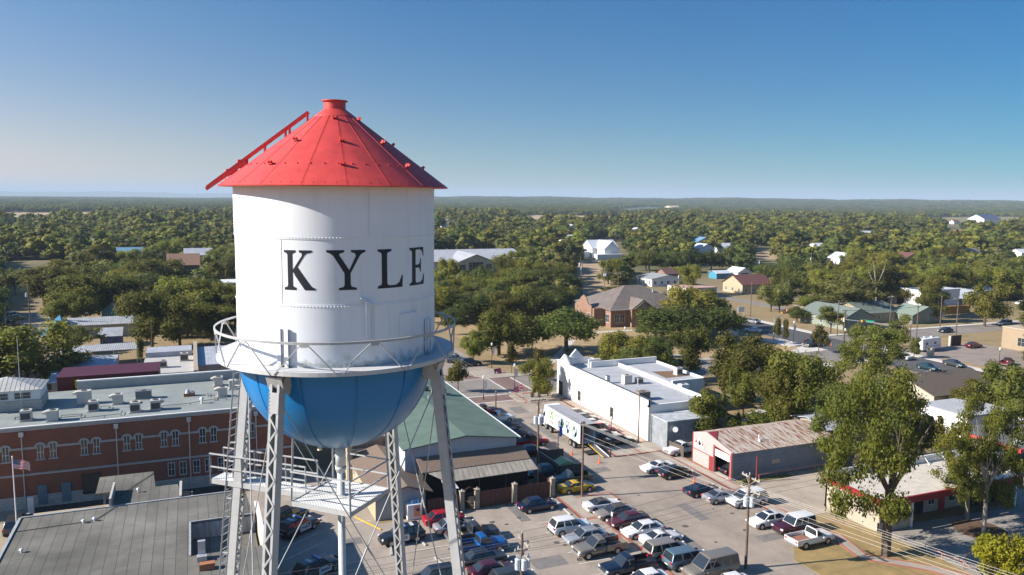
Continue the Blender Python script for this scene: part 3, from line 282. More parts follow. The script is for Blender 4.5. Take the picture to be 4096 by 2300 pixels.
EXTRA="m,-49,222,7;m,132,290,9;e,294,196,10;m,91,227,7;e,233,356,12;e,-34,285,8;o,168,374,12;m,226,218,9;e,169,410,13;o,309,285,12;o,-76,355,11;o,-22,314,9;e,-66,315,9;o,244,260,10;o,119,451,14;e,345,315,14;m,137,305,10;m,87,217,7;e,258,228,10;o,-90,415,12;e,55,414,12;o,296,203,10;o,-13,335,10;o,325,258,12;e,-36,328,10;e,84,279,8;e,280,359,13;e,-41,349,10;o,333,216,11;m,98,231,7;e,313,196,11;o,253,280,11;e,7,360,10;o,64,450,13;o,-14,360,10;m,189,120,6;e,342,347,14;o,-10,294,8;e,-7,470,13;m,113,251,8;m,109,241,8;e,248,162,8;e,207,438,14;o,-24,335,10;o,-99,449,13;o,351,227,12;o,0,287,8;o,184,453,14;e,144,332,10;o,80,439,13;o,-34,339,10;e,245,226,9;e,63,479,14;o,100,436,13;o,4,291,8;e,186,427,13;e,220,222,9;o,280,350,13;o,285,207,10;e,-45,457,13;o,-62,293,8;e,35,419,12;e,18,421,12;m,-21,353,10;e,0,446,12;e,245,155,8;e,-31,458,13;o,278,392,13;m,119,241,8;o,-78,346,10;o,153,375,11;o,-6,291,8;m,-67,308,9;o,2,298,8;e,145,344,10;o,279,306,12;e,316,251,11;o,257,273,10;m,124,273,8;o,221,338,11;o,296,315,12;e,135,315,10;o,-15,329,9;o,-96,420,12;e,191,434,13;e,-36,415,12;m,75,223,6;m,86,273,8;m,291,210,10;o,230,336,11;m,267,219,10;o,-90,432,12;o,270,345,12;o,-10,300,8;o,322,203,10;o,294,406,14;o,-35,302,8;e,404,272,13;o,-96,395,11;o,-60,499,14;e,181,310,10;o,257,321,11;e,266,414,13;o,283,381,13;o,118,468,13;e,56,398,11;m,218,144,7;m,118,286,8;o,-44,378,10;e,-39,479,13;e,38,498,14;o,286,310,11;o,82,471,13;e,-41,399,11;o,358,226,11;o,226,237,9;e,417,258,13;e,124,303,9;o,14,513,14;e,266,363,12;m,146,322,10;m,272,170,9;m,131,280,8;m,274,218,9;m,83,232,7;e,296,273,11;m,265,225,9;o,232,348,11;e,-38,316,8;o,254,342,11;e,49,424,11;o,-98,462,13;e,13,492,13;m,276,238,10;o,314,291,11;o,171,380,11;m,266,165,8;o,-71,515,14;o,-80,514,14;e,-13,516,14;o,306,268,11;o,316,334,12;o,-7,305,8;e,-68,325,9;m,-40,333,9;o,140,490,14;e,251,359,12;o,240,345,11;o,91,476,13;e,158,490,14;e,-69,491,13;e,-83,343,9;e,-76,364,10;m,118,246,7;e,-37,309,8;m,278,177,9;o,-62,301,8;e,80,426,11;e,214,227,8;e,-57,483,13;e,-32,333,9;e,345,327,12;e,57,423,11;e,289,192,9;e,91,506,14;o,77,400,11;m,201,125,6;o,324,405,14;e,423,276,13;m,108,274,8;e,368,305,12;o,-15,497,13;o,247,327,11;e,-27,508,13;o,128,453,12;o,173,295,9;o,239,330,11;m,88,262,7;e,185,477,13;o,-102,427,11;e,295,189,9;m,301,228,10;o,-110,493,13;e,249,242,9;e,-88,505,13;o,230,234,8;o,325,222,10;o,-45,426,11;e,163,479,13;o,-34,466,12;m,254,220,9;o,219,347,11;e,261,243,9;m,-74,309,8;e,390,319,13;e,41,444,12;e,-30,441,11;m,-68,279,7;o,-101,435,12;o,418,283,13;m,303,244,10;e,-100,509,13;m,169,343,10;o,225,361,11;o,6,339,9;o,121,432,12;m,206,134,6;o,-67,507,13;e,56,489,13;m,199,131,6;m,101,284,8;o,136,482,13;o,-84,403,10;o,410,290,13;e,377,320,13;o,316,213,10;e,-81,497,13;o,166,352,10;e,324,344,12;e,182,376,11;e,-8,457,12;o,277,265,10;e,353,304,12;m,96,280,8;e,307,383,12;e,435,274,13;e,22,459,12;m,-76,333,9;o,92,467,12;e,261,220,9;e,174,401,11;e,65,400,10;o,362,232,11;e,340,256,11;o,350,354,12;e,289,233,9;m,154,316,9;e,10,503,13;e,94,392,10;e,316,269,10;o,-110,455,12;o,-49,506,13;m,103,274,7;e,250,387,12;o,-90,374,10;e,204,470,13;o,286,303,10;m,86,229,6;e,230,367,11;o,248,335,10;e,338,290,11;m,76,237,6;m,214,142,6;e,396,254,12;e,385,328,13;e,332,260,10;o,428,265,12;m,137,278,8;o,337,236,10;o,91,434,11;o,61,505,13;o,-50,433,11;e,132,496,13;m,299,213,9;e,295,390,12;o,6,348,9;e,177,482,13;o,101,408,10;e,-29,367,9;o,251,270,9;e,354,373,13;e,196,387,11;o,404,326,13;m,219,139,6;o,-108,484,12;o,408,316,13;e,-1,496,12;e,263,392,12;o,-85,352,9;o,-29,373,9;e,31,459,11;o,-24,341,8;o,196,394,11;e,-44,409,10;e,306,328,11;o,6,326,8;m,81,392,10;e,336,266,10;e,59,404,10;o,334,243,10;e,251,368,11;o,238,271,9;m,168,286,8;e,274,383,12;m,144,294,8;e,48,514,13;e,47,399,10;o,376,234,11;m,224,138,6;e,397,278,12;o,267,296,10;e,384,309,12;m,222,142,6;e,351,272,11;e,159,325,9;o,-92,498,12;o,247,345,10;m,84,237,6;e,205,446,12;o,312,264,10;m,72,394,10;o,109,407,10;e,11,384,9;e,157,351,9;o,99,456,11;o,-86,366,9;o,277,230,9;m,294,255,9;e,-78,339,8;m,140,291,8;o,167,397,10;m,306,254,10;e,-72,349,9;e,79,454,11;m,323,247,10;e,63,461,11;o,152,484,12;e,-108,504,12;o,92,452,11;o,252,288,9;m,88,282,7;m,-64,267,7;o,257,384,11;m,83,249,6;m,-15,380,9;m,20,396,10;e,314,206,9;e,207,430,11;e,362,348,12;m,138,310,8;m,145,307,8;m,93,274,7;m,-84,377,9;e,286,241,9;e,374,250,11;e,200,463,12;e,132,323,8;o,283,317,10;o,355,234,10;m,136,299,8;o,273,293,10;e,348,252,10;e,69,510,12;e,317,351,11;o,57,436,10;o,250,264,9;o,269,287,9;m,263,169,7;o,274,300,10;m,-57,252,6;o,262,277,9;e,-90,380,9;o,-9,492,12;m,96,254,6;o,406,280,12;o,163,360,9;m,-73,328,8;m,88,258,6;o,272,226,8;o,309,413,12;m,42,411,10;m,138,336,8;m,267,239,8;m,-59,284,7;e,18,448,10;o,307,202,9;e,124,485,12;m,157,342,9;e,177,304,8;m,-70,336,8;o,304,321,10;o,300,419,12;m,-33,428,10;m,77,260,6;o,147,499,12;e,65,421,10;o,95,428,10;o,256,351,10;e,166,336,9;e,284,432,12;o,107,444,11;o,42,490,11;o,299,374,11;o,400,286,11;e,-41,513,12;m,149,303,8;e,71,466,11;m,119,269,7;o,115,404,10;o,279,246,9;e,293,284,9;o,248,352,10;e,340,271,10;e,142,351,9;e,282,252,9;o,96,442,10;m,36,408,9;o,-98,482,11;o,153,366,9;o,111,457,11;o,2,488,11;o,262,348,10;m,161,372,9;e,354,312,11;e,169,365,9;o,281,222,8;o,65,428,10;m,263,231,8;o,284,266,9;e,191,404,10;e,21,403,9;m,17,363,8;e,357,318,11;e,311,257,9;e,72,460,11;m,-72,299,7;e,191,458,11;m,294,264,9;m,228,244,8;e,-34,407,9;e,88,395,9;m,44,433,10;m,-83,360,8;o,271,358,10;m,298,281,9;m,110,265,6;e,263,236,8;e,307,343,10;m,163,279,7;o,247,283,8;o,-18,371,8;e,262,406,11;e,43,459,10;m,72,424,10;o,174,490,12;m,245,220,7;o,254,332,9;e,374,242,10;m,139,323,8;e,-18,464,10;m,348,266,10;m,172,354,9;m,8,416,9;m,109,279,7;o,-6,520,12;m,233,229,7;m,133,309,8;m,30,407,9;m,152,326,8;e,397,296,11;o,128,446,10;e,365,239,10;e,68,500,11;o,328,206,9;m,-41,358,8;m,364,259,10;m,126,285,7;m,25,415,9;o,391,269,10;o,157,361,9;o,89,425,10;m,106,284,7;o,-90,425,10;m,173,369,9;e,188,397,10;o,-36,434,10;o,264,329,9;m,128,276,7;m,121,264,6;m,-14,404,9;m,369,232,10;e,171,387,9;o,89,446,10;m,-33,349,8;e,314,218,8;m,129,302,7;o,246,275,8;e,371,358,11;o,267,281,8;e,99,497,11;m,181,384,9;e,162,343,8;e,281,234,8;m,236,216,7;o,117,442,10;o,94,405,9;o,326,229,9;e,53,464,10;e,-38,424,9;o,256,293,8;o,110,431,10;m,92,279,6;m,340,301,10;m,255,244,8;m,-73,304,7;m,86,286,6;o,280,272,8;o,335,210,9;e,-18,482,10;m,-66,296,7;o,270,338,9;e,207,416,10;o,106,415,9;e,302,250,8;o,176,360,9;o,-49,514,11;o,262,292,8;e,-25,462,10;e,344,295,10;o,178,366,9;m,9,426,9;o,-102,470,10;o,71,486,11;m,181,391,9;m,142,312,7;o,240,352,9;e,316,400,11;m,366,278,10;e,305,220,8;e,31,473,10;o,199,476,11;o,317,259,9;o,127,476,11;o,385,261,10;m,-80,330,7;o,318,280,9;e,13,475,10;e,264,355,10;m,10,391,8;m,241,213,7;m,99,388,9;e,359,268,10;o,96,399,9;m,129,259,6;e,47,502,11;o,-95,443,10;m,148,364,8;o,335,222,9;e,179,442,10;o,-40,386,8;e,199,454,11;m,-23,374,8;m,-31,402,9;e,15,436,9;m,37,463,10;o,112,392,9;m,36,402,9;m,261,214,7;e,150,370,8;m,342,278,9;m,270,179,7;e,291,306,9;o,86,419,9;o,4,508,11;o,180,398,9;e,326,239,9;m,-67,303,7;m,25,470,10;m,330,273,9;o,292,428,11;o,406,308,11;o,-86,421,9;o,212,346,9;o,108,421,9;m,20,410,9;m,291,226,8;e,313,244,8;o,-96,410,9;m,250,217,7;m,127,311,7;o,358,240,9;o,84,432,9;e,354,254,9;m,258,358,9;o,279,298,9;m,160,366,8;m,106,270,6;m,193,328,8;e,262,375,10;m,257,395,10;o,101,475,10;o,28,504,11;o,340,212,8;m,239,246,7;e,274,431,11;m,40,428,9;m,258,255,8;m,274,208,7;e,38,453,10;o,-43,472,10;o,-48,496,10;m,238,222,7;m,161,379,9;o,322,272,9;o,166,490,11;m,308,296,9;e,289,358,10;o,227,345,9;m,249,405,10;m,288,366,10;o,191,414,10;m,4,480,10;o,-108,444,10;m,12,467,10;m,-19,390,8;m,0,457,10;e,26,447,9;o,397,246,10;e,304,392,10;e,-45,417,9;e,112,484,10;o,113,474,10;m,143,338,8;e,215,427,10;o,-85,397,8;e,337,283,9;m,324,283,9;m,307,227,8;e,267,398,10;o,74,434,9;o,308,405,10;o,115,435,9;e,-46,390,8;m,43,419,9;e,154,382,8;e,428,284,11;m,-30,387,8;e,185,485,11;m,111,285,6;o,73,446,9;m,330,249,8;m,375,302,10;e,-87,384,8;o,111,464,10;e,376,294,10;o,350,221,8;e,186,408,9;m,305,235,8;m,-51,421,9;e,317,311,9;m,103,280,6;o,-94,385,8;e,346,287,9;e,281,400,10;m,374,284,10;m,129,307,7;e,298,331,9;o,105,428,9;e,71,415,9;e,-32,498,10;m,26,421,9;o,-33,420,9;e,190,382,9;e,-40,499,10;o,262,337,9;e,168,403,9;m,272,176,7;m,256,215,7;e,36,485,10;o,123,440,9;o,37,476,10;m,-18,472,10;e,319,240,8;m,70,473,10;e,327,300,9;o,193,449,10;e,334,364,10;m,-26,434,9;o,326,351,10;o,-26,499,10;o,177,414,9;m,97,286,6;o,90,401,8;e,302,334,9;m,-36,320,6;m,230,240,7;e,276,424,10;o,-101,415,9;o,-85,409,8;m,-26,452,9;m,264,256,7;m,223,354,8;e,208,408,9;o,188,390,9;o,-89,393,8;m,233,246,7;m,140,341,7;m,172,349,8;m,32,413,8;e,291,417,10;e,322,253,8;o,-118,506,10;e,197,410,9;o,276,342,9;e,42,403,8;m,125,289,6;e,52,407,8;e,234,460,10;o,78,465,9;m,289,216,7;o,288,374,9;e,-14,476,10;m,233,250,7;e,331,316,9;e,-42,486,10;m,-39,324,6;m,129,295,6;e,-38,491,10;o,104,461,9;e,191,422,9;m,-30,361,7;o,374,257,9;m,290,315,8;e,176,424,9;m,343,231,8;m,412,264,10;m,391,242,9;m,-42,367,7;e,282,414,10;m,248,394,9;m,358,297,9;m,-18,456,9;o,56,448,9;m,40,470,9;e,243,380,9;e,372,290,9;m,50,434,9;m,133,330,7;m,257,239,7;o,336,354,10;m,-32,344,7;e,68,437,9;m,285,246,7;o,364,363,10;m,102,288,6;m,-42,436,9;o,-4,504,10;e,-15,413,8;o,21,514,10;m,277,173,6;m,-14,388,8;m,-21,423,8;m,48,416,8;m,246,252,7;m,84,400,8;m,339,311,9;m,-76,324,6;o,98,466,9;e,49,489,10;m,142,318,7;m,390,300,10;m,413,278,10;o,304,291,8;m,374,262,9;m,308,248,8;m,403,293,10;e,368,312,9;o,110,439,9;m,231,220,6;o,288,322,8;m,310,238,8;o,-90,438,9;m,168,359,8;o,81,503,10;m,377,270,9;o,102,421,8;o,33,510,10;m,351,320,9;o,332,254,8;o,341,367,10;o,237,339,8;m,313,344,9;o,132,468,9;m,251,224,6;m,170,290,6;o,114,398,8;e,8,445,9;m,62,415,8;m,-26,408,8;e,242,387,9;m,15,461,9;e,161,394,8;e,-34,450,9;m,185,418,9;e,-48,449,9;e,268,370,9;m,147,327,7;o,435,285,10;m,253,254,7;m,339,359,10;e,173,430,9;m,75,410,8;o,161,401,8;o,243,339,8;m,242,252,7;e,274,368,9;e,37,515,10;e,352,326,9;m,310,221,7;m,11,397,8;m,18,501,10;m,239,226,6;m,-41,342,7;m,-20,433,8;e,193,480,10;m,315,275,8;e,264,421,10;e,250,380,9;e,173,393,8;m,16,392,8;o,170,423,9;m,-38,365,7;e,367,252,8;o,360,358,10;m,175,375,8;e,308,336,9;m,-37,344,7;m,138,329,7;m,365,292,9;e,360,281,9;m,-16,420,8;m,130,316,6;m,324,308,8;e,191,468,10;o,-50,476,9;m,280,207,7;m,-45,371,7;m,89,498,10;e,-71,502,10;e,26,464,9;e,6,460,9;m,382,352,10;m,58,442,8;e,-77,503,10;e,361,287,9;m,27,498,9;e,209,465,10;e,267,377,9;o,233,381,8;m,386,283,9;m,277,224,7;o,-96,475,9;m,272,247,7;m,35,446,8;o,-38,447,8;m,370,347,10;e,296,322,8;m,-82,337,6;e,270,442,10;o,31,517,10;e,23,433,8;m,364,332,9;o,246,376,8;e,388,277,9;o,-32,476,9;e,217,466,10;m,185,440,9;e,84,486,9;o,121,479,9;o,55,502,9;m,285,219,7;o,55,470,9;m,15,430,8;m,200,429,9;m,153,309,6;e,354,361,9;m,-24,420,8;o,-33,516,10;e,112,506,10;o,101,448,8;o,107,452,9;m,-39,392,7;e,332,309,8;m,383,254,8;o,-116,478,9;m,140,346,7;m,-26,356,7;m,-24,444,8;o,-109,464,9;m,-77,377,7;m,318,245,7;e,356,342,9;m,286,409,9;e,354,261,8;m,82,494,9;e,3,468,9;m,54,476,9;o,129,461,9;m,297,231,7;e,238,392,8;o,-102,441,8;m,17,388,7;o,-95,455,8;o,88,440,8;m,-43,441,8;o,-90,446,8;m,158,337,7;o,112,448,8;m,71,479,9;m,148,350,7;m,-54,459,8;m,271,259,7;e,332,298,8;m,63,470,9;e,390,289,9;e,401,302,9;m,45,484,9;e,382,300,9;o,126,469,9;e,335,321,8;o,118,461,9;m,419,298,9;m,8,454,8;m,288,386,9;m,151,321,6;o,312,389,9;e,300,385,9;e,20,465,8;e,344,384,9;e,48,469,8;e,-19,449,8;m,8,472,8;e,32,494,9;m,49,448,8;m,-23,517,9;m,155,320,6;o,38,506,9;m,186,317,7;m,154,334,7;e,154,496,9;e,342,321,8;e,402,264,9;m,146,314,6;m,-118,495,9;e,363,324,9;m,383,243,8;e,84,480,9;m,372,332,9;m,367,285,8;m,151,338,7;m,-29,341,6;e,384,274,8;e,260,367,8;m,366,271,8;m,-54,446,8;e,293,363,8;m,-15,394,7;o,-44,465,8;o,-56,464,8;m,7,400,7;m,-25,479,8;o,86,460,8;m,389,335,9;m,149,311,6;o,106,480,9;o,10,519,9;o,-92,512,9;m,217,441,9;m,165,347,7;o,392,248,8;e,358,329,9;m,162,330,6;m,237,251,6;o,84,451,8;m,278,258,7;e,220,454,9;o,-27,488,9;e,15,455,8;m,297,290,7;m,135,320,6;m,366,342,9;m,178,407,8;m,430,290,9;m,-12,462,8;e,328,358,8;m,365,246,8;m,156,331,6;m,-32,394,7;m,8,435,8;m,352,336,8;m,-21,406,7;o,386,248,8;m,105,499,9;e,409,254,8;m,179,429,8;m,48,405,7;e,287,402,9;e,281,371,8;m,-16,351,6;m,25,426,7;o,277,376,8;m,393,283,8;o,195,443,8;e,370,295,8;m,-17,427,7;o,-49,471,8;m,297,248,7;m,-16,444,8;m,56,458,8;o,95,482,8;e,303,401,9;e,206,477,9;m,204,453,9;m,308,215,6;e,-35,485,8;m,300,186,6;m,20,492,8;m,197,420,8;e,348,334,8;m,148,334,6;o,344,378,9;m,319,305,8;o,109,470,8;m,80,405,7;m,202,400,8;m,254,376,8;m,400,320,9;m,350,382,9;m,-48,405,7;e,358,334,8;m,194,333,7;m,228,374,8;m,217,434,8;m,-14,368,6;o,-111,473,8;e,57,512,9;m,286,422,9;e,316,408,9;m,-58,513,9;o,103,470,8;m,180,421,8;m,152,331,6;o,26,492,8;m,368,337,8;m,22,452,8;o,92,461,8;m,270,392,8;m,182,434,8;m,5,364,6;e,193,474,9;o,-105,459,8;m,284,229,6;e,200,440,8;m,121,504,9;m,369,322,8;o,293,377,8;e,345,339,8;o,-49,482,8;o,-40,506,9;o,305,376,8;o,-49,488,8;m,424,291,9;o,326,367,8;m,240,373,8;e,-58,470,8;m,416,306,9;m,254,249,6;m,332,279,7;m,245,357,7;e,94,490,8;o,-106,475,8;o,141,497,9;m,300,234,6;o,134,475,8;m,352,244,7;m,-82,384,7;m,350,297,8;m,-12,375,6;m,328,267,7;m,361,303,8;m,329,286,7;m,103,492,8;m,-24,472,8;m,222,438,8;m,-26,425,7;o,-20,491,8;o,-59,506,8;o,118,490,8;o,77,492,8;m,150,347,6;e,109,493,8;m,12,421,7;m,358,274,8;e,128,502,9;m,400,259,8;e,280,408,8;m,394,308,8;m,20,482,8;m,188,324,6;m,371,270,8;e,371,364,9;e,96,511,9;m,319,296,7;m,45,452,8;m,256,390,8;m,346,275,7;m,255,414,8;o,197,470,8;m,360,250,7;m,60,410,7;m,220,448,8;m,-24,401,7;m,-29,413,7;m,200,404,7;o,302,407,8;m,30,451,7;o,426,297,8;m,342,333,8;m,321,235,6;m,368,265,7;e,354,348,8;m,226,450,8;m,-34,509,8;e,339,374,8;e,374,339,8;m,14,425,7;o,4,518,8;m,273,412,8;m,320,290,7;e,400,332,8;m,323,360,8;m,217,354,7;m,-45,395,6;m,267,260,6;m,365,226,7;m,-16,505,8;m,-20,411,7;e,-101,496,8;m,145,360,6;m,327,292,7;m,374,275,7;m,300,267,6;e,116,501,8;m,-20,439,7;m,355,248,7;m,29,401,6;m,309,397,8;m,371,237,7;m,25,408,6;m,224,444,8;m,297,243,6;m,-31,490,8;m,256,420,8;m,-19,510,8;m,-38,440,7;m,-20,417,7;m,300,325,7;m,346,306,7;m,277,439,8;m,-28,468,7;m,73,405,6;m,-114,500,8;m,-20,399,6;m,361,309,8;o,136,502,8;m,362,373,8;m,61,498,8;m,404,252,8;m,380,266,7;m,-35,386,6;o,360,368,8;m,46,475,8;m,351,342,8;m,60,429,7;m,-38,457,7;m,346,260,7;m,28,484,8;m,201,435,8;m,177,354,6;e,106,507,8;m,66,456,7;m,374,311,8;m,307,262,6;m,224,468,8;m,382,236,7;m,329,324,7;m,384,341,8;m,213,418,7;m,297,397,8;m,257,401,7;m,30,437,7;m,-15,432,7;m,-46,385,6;m,47,463,7;m,16,401,6;m,54,496,8;m,55,430,7;m,243,398,7;m,398,268,7;m,18,415,6;m,188,378,6;m,276,417,8;m,20,428,7;m,-50,439,7;m,336,277,7;m,274,405,8;m,22,476,7;m,188,447,7;m,246,371,7;m,214,471,8;m,-15,399,6;m,42,509,8;m,42,398,6;m,7,440,7;m,219,359,6;m,-56,490,8;m,186,371,6;m,292,399,8;m,358,259,7;m,193,428,7;m,-13,509,8;m,-37,402,6;m,222,459,8;m,335,250,6;m,323,266,6;m,173,417,7;m,-43,450,7;m,348,246,6;m,34,426,6;m,-28,494,7;m,267,351,7;m,378,276,7;m,99,506,8;m,204,422,7;m,332,292,7;m,6,409,6;m,-52,426,6;m,258,410,7;m,6,430,6;m,-48,401,6;m,322,316,7;m,70,432,6;m,420,269,7;m,378,258,7;m,-41,430,6;m,205,403,7;m,-75,509,8;m,80,412,6;m,250,411,7;m,225,371,6;m,14,481,7;m,24,488,7;m,174,434,7;m,336,306,7;m,-31,434,6;m,124,494,8;m,30,488,7;m,364,297,7;m,184,461,7;m,270,425,7;m,359,292,7;m,377,356,8;m,378,280,7;m,121,498,8;m,302,297,6;m,238,359,6;m,63,440,6;m,338,330,7;m,261,426,7;m,-48,442,6;m,53,442,6;m,79,446,7;m,-50,416,6;m,324,276,6;m,333,287,6;m,-22,468,7;m,76,497,7;m,377,334,7;m,6,421,6;m,232,376,6;m,12,415,6;m,6,498,7;m,395,314,7;m,212,443,7;m,-52,454,7;m,132,488,7;m,78,514,8;m,29,429,6;m,5,493,7;m,3,473,7;m,63,434,6;m,156,388,6;m,62,491,7;m,235,387,6;m,383,335,7;m,177,387,6;m,-3,475,7;m,407,259,7;m,66,485,7;m,362,264,6;m,-63,514,7;m,50,452,6;m,408,296,7;m,48,439,6;m,-8,512,7;m,270,419,7;m,-3,464,7;m,393,261,7;m,-4,480,7;m,341,263,6;m,71,454,6;m,47,429,6;m,-37,473,7;m,363,337,7;m,-53,493,7;m,-116,489,7;m,264,386,7;m,-51,466,7;m,287,396,7;m,272,372,6;m,297,381,7;m,348,365,7;m,274,398,7;m,282,366,6;m,379,312,7;m,60,516,7;m,-102,488,7;m,32,441,6;m,284,393,7;m,55,453,6;m,396,327,7;m,262,400,7;m,379,347,7;m,202,419,6;m,12,450,6;m,320,394,7;m,265,382,6;m,348,371,7;m,-14,488,7;m,-28,430,6;m,48,457,6;m,47,494,7;m,238,377,6;m,76,477,7;m,384,269,6;m,421,264,7;m,383,318,7;m,355,284,6;m,11,441,6;m,334,303,6;m,-43,493,7;m,394,333,7;m,-17,436,6;m,433,268,7;m,292,326,6;m,203,412,6;m,212,448,7;m,228,465,7;m,52,509,7;m,-13,468,6;m,360,254,6;m,17,470,6;m,328,305,6;m,376,329,7;m,337,296,6;m,428,272,7;m,-23,494,7;m,232,454,7;m,1,502,7;m,417,293,7;m,331,349,6;m,79,483,7;m,317,357,6;m,378,239,6;m,303,340,6;m,379,290,6;m,210,421,6;m,66,444,6;m,-10,502,7;m,327,320,6;m,293,371,6;m,84,511,7;m,302,412,7;m,100,486,7;m,182,447,6;m,-117,484,7;m,227,461,7;m,324,339,6;m,-55,504,7;m,-30,483,6;m,-8,477,6;m,-12,484,6;m,281,422,7;m,55,482,6;m,412,271,6;m,-5,486,6;m,114,496,7;m,211,412,6;m,338,316,6;m,-40,461,6;m,23,502,7;m,389,306,6;m,389,254,6;m,386,347,7;m,71,491,6;m,1,513,7;m,220,429,6;m,80,460,6;m,266,439,7;m,377,351,7;m,10,484,6;m,400,312,7;m,268,432,7;m,413,299,7;m,29,478,6;m,295,368,6;m,388,296,6;m,43,478,6;m,335,377,6;m,405,300,6;m,269,408,6;m,213,458,6;m,-3,490,6;m,379,286,6;m,362,319,6;m,105,487,6;m,77,508,7;m,31,467,6;m,311,351,6;m,270,403,6;m,-21,501,6;m,24,510,6;m,-56,477,6;m,362,315,6;m,372,316,6;m,208,459,6;m,48,480,6;m,21,506,6;m,278,434,6;m,214,452,6;m,410,302,6;m,89,485,6;m,228,455,6;m,377,307,6;m,380,341,6;m,255,405,6;m,19,488,6;m,332,370,6;m,394,290,6;m,66,493,6;m,385,292,6;m,100,482,6;m,261,430,6;m,366,369,6;m,222,433,6;m,-34,504,6;m,222,464,6;m,88,492,6;m,204,458,6;m,73,505,6;m,371,327,6;m,266,427,6;m,219,471,6;m,344,361,6;m,365,354,6;m,218,461,6;m,355,380,6;m,-102,502,6;m,270,436,6;m,264,433,6;m,392,325,6;m,415,310,6;m,-121,499,6;m,391,340,6"
# ================================================================ WATER TOWER
TX, TY = 5.085, 29.97; AZ0 = 260.37; R = 3.68
tw = thing('water_tower', 'tall steel water tower, white tank lettered KYLE with red cone roof', 'water tower', (TX, TY, 0))
def pol(phi, r, z=0):
    a = math.radians(AZ0+phi); return Vector((TX+r*math.cos(a), TY+r*math.sin(a), z))
tankw = mat('tank_white_enamel', (.76,.79,.83), .5, .03, .8, spec=.3)
n = tankw.node_tree; b = n.nodes['Principled BSDF']; tc = n.nodes.new('ShaderNodeTexCoord'); sx = n.nodes.new('ShaderNodeSeparateXYZ'); n.links.new(tc.outputs['Object'], sx.inputs[0])
mp = n.nodes.new('ShaderNodeMapping'); mp.inputs['Scale'].default_value = (5,5,.35); n.links.new(tc.outputs['Object'], mp.inputs[0]); nz = n.nodes.new('ShaderNodeTexNoise'); nz.inputs['Scale'].default_value = 1; nz.inputs['Detail'].default_value = 5; n.links.new(mp.outputs[0], nz.inputs['Vector'])
mr = n.nodes.new('ShaderNodeMapRange'); mr.inputs[1].default_value = .52; mr.inputs[2].default_value = .8; mr.inputs[4].default_value = .4; n.links.new(nz.outputs['Fac'], mr.inputs[0])
m2 = n.nodes.new('ShaderNodeTexNoise'); m2.inputs['Scale'].default_value = 4; m2.inputs['Detail'].default_value = 6; n.links.new(tc.outputs['Object'], m2.inputs['Vector'])
ma = n.nodes.new('ShaderNodeMath'); ma.operation = 'MULTIPLY_ADD'; ma.inputs[1].default_value = -1.1; n.links.new(m2.outputs['Fac'], ma.inputs[0]); n.links.new(sx.outputs[2], ma.inputs[2])
m3 = n.nodes.new('ShaderNodeMapRange'); m3.inputs[1].default_value = 29.55; m3.inputs[2].default_value = 30.0; m3.inputs[3].default_value = .75; m3.inputs[4].default_value = 0; n.links.new(ma.outputs[0], m3.inputs[0])
mx = n.nodes.new('ShaderNodeMix'); mx.data_type = 'RGBA'; n.links.new(mr.outputs[0], mx.inputs[0]); n.links.new(b.inputs['Base Color'].links[0].from_socket, mx.inputs[6]); mx.inputs[7].default_value = (.58,.59,.6,1)
my = n.nodes.new('ShaderNodeMix'); my.data_type = 'RGBA'; n.links.new(m3.outputs[0], my.inputs[0]); n.links.new(mx.outputs[2], my.inputs[6]); my.inputs[7].default_value = (.22,.24,.17,1); n.links.new(my.outputs[2], b.inputs['Base Color'])
tankr = mat('tank_roof_red', (.56,.060,.052), .5, .17, 1.4, spec=.45)
tankb = bpy.data.materials.new('tank_bowl_blue'); tankb.use_nodes = True
n = tankb.node_tree; b = n.nodes['Principled BSDF']; b.inputs['Roughness'].default_value = .32; b.inputs['Coat Weight'].default_value = .05
tc = n.nodes.new('ShaderNodeTexCoord'); sx = n.nodes.new('ShaderNodeSeparateXYZ'); n.links.new(tc.outputs['Object'], sx.inputs[0])
nz = n.nodes.new('ShaderNodeTexNoise'); nz.inputs['Scale'].default_value = 1.3; nz.inputs['Detail'].default_value = 6; n.links.new(tc.outputs['Object'], nz.inputs['Vector'])
ma = n.nodes.new('ShaderNodeMath'); ma.operation = 'MULTIPLY_ADD'; ma.inputs[1].default_value = 1.3; n.links.new(nz.outputs['Fac'], ma.inputs[0]); n.links.new(sx.outputs[2], ma.inputs[2])
mr = n.nodes.new('ShaderNodeMapRange'); mr.inputs[1].default_value = 26.9; mr.inputs[2].default_value = 28.0; mr.inputs[3].default_value = .3; mr.inputs[4].default_value = 0; n.links.new(ma.outputs[0], mr.inputs[0])
mx = n.nodes.new('ShaderNodeMix'); mx.data_type = 'RGBA'; mx.inputs[6].default_value = (.0,.18,.49,1); mx.inputs[7].default_value = (.10,.24,.33,1)
n.links.new(mr.outputs[0], mx.inputs[0]); n.links.new(mx.outputs[2], b.inputs['Base Color'])
def tobj(name, mb, m, smooth=False, parent=None): return obj(name, mb, m, parent or tw, smooth)
NS = 128
mb = MB()
for q in ([(R,30.12),(R,32.37)], [(R,32.37),(R-.014,32.371)], [(R-.014,32.371),(R-.014,34.57)], [(R-.014,34.57),(R+.002,34.571)], [(R+.002,34.571),(R+.002,36.36)]): mb.lathe(q, NS, TX, TY)
shell = tobj('tank_shell', mb, tankw, True)
for p_ in shell.data.polygons:
    if abs(p_.normal.z) > .5: p_.use_smooth = False
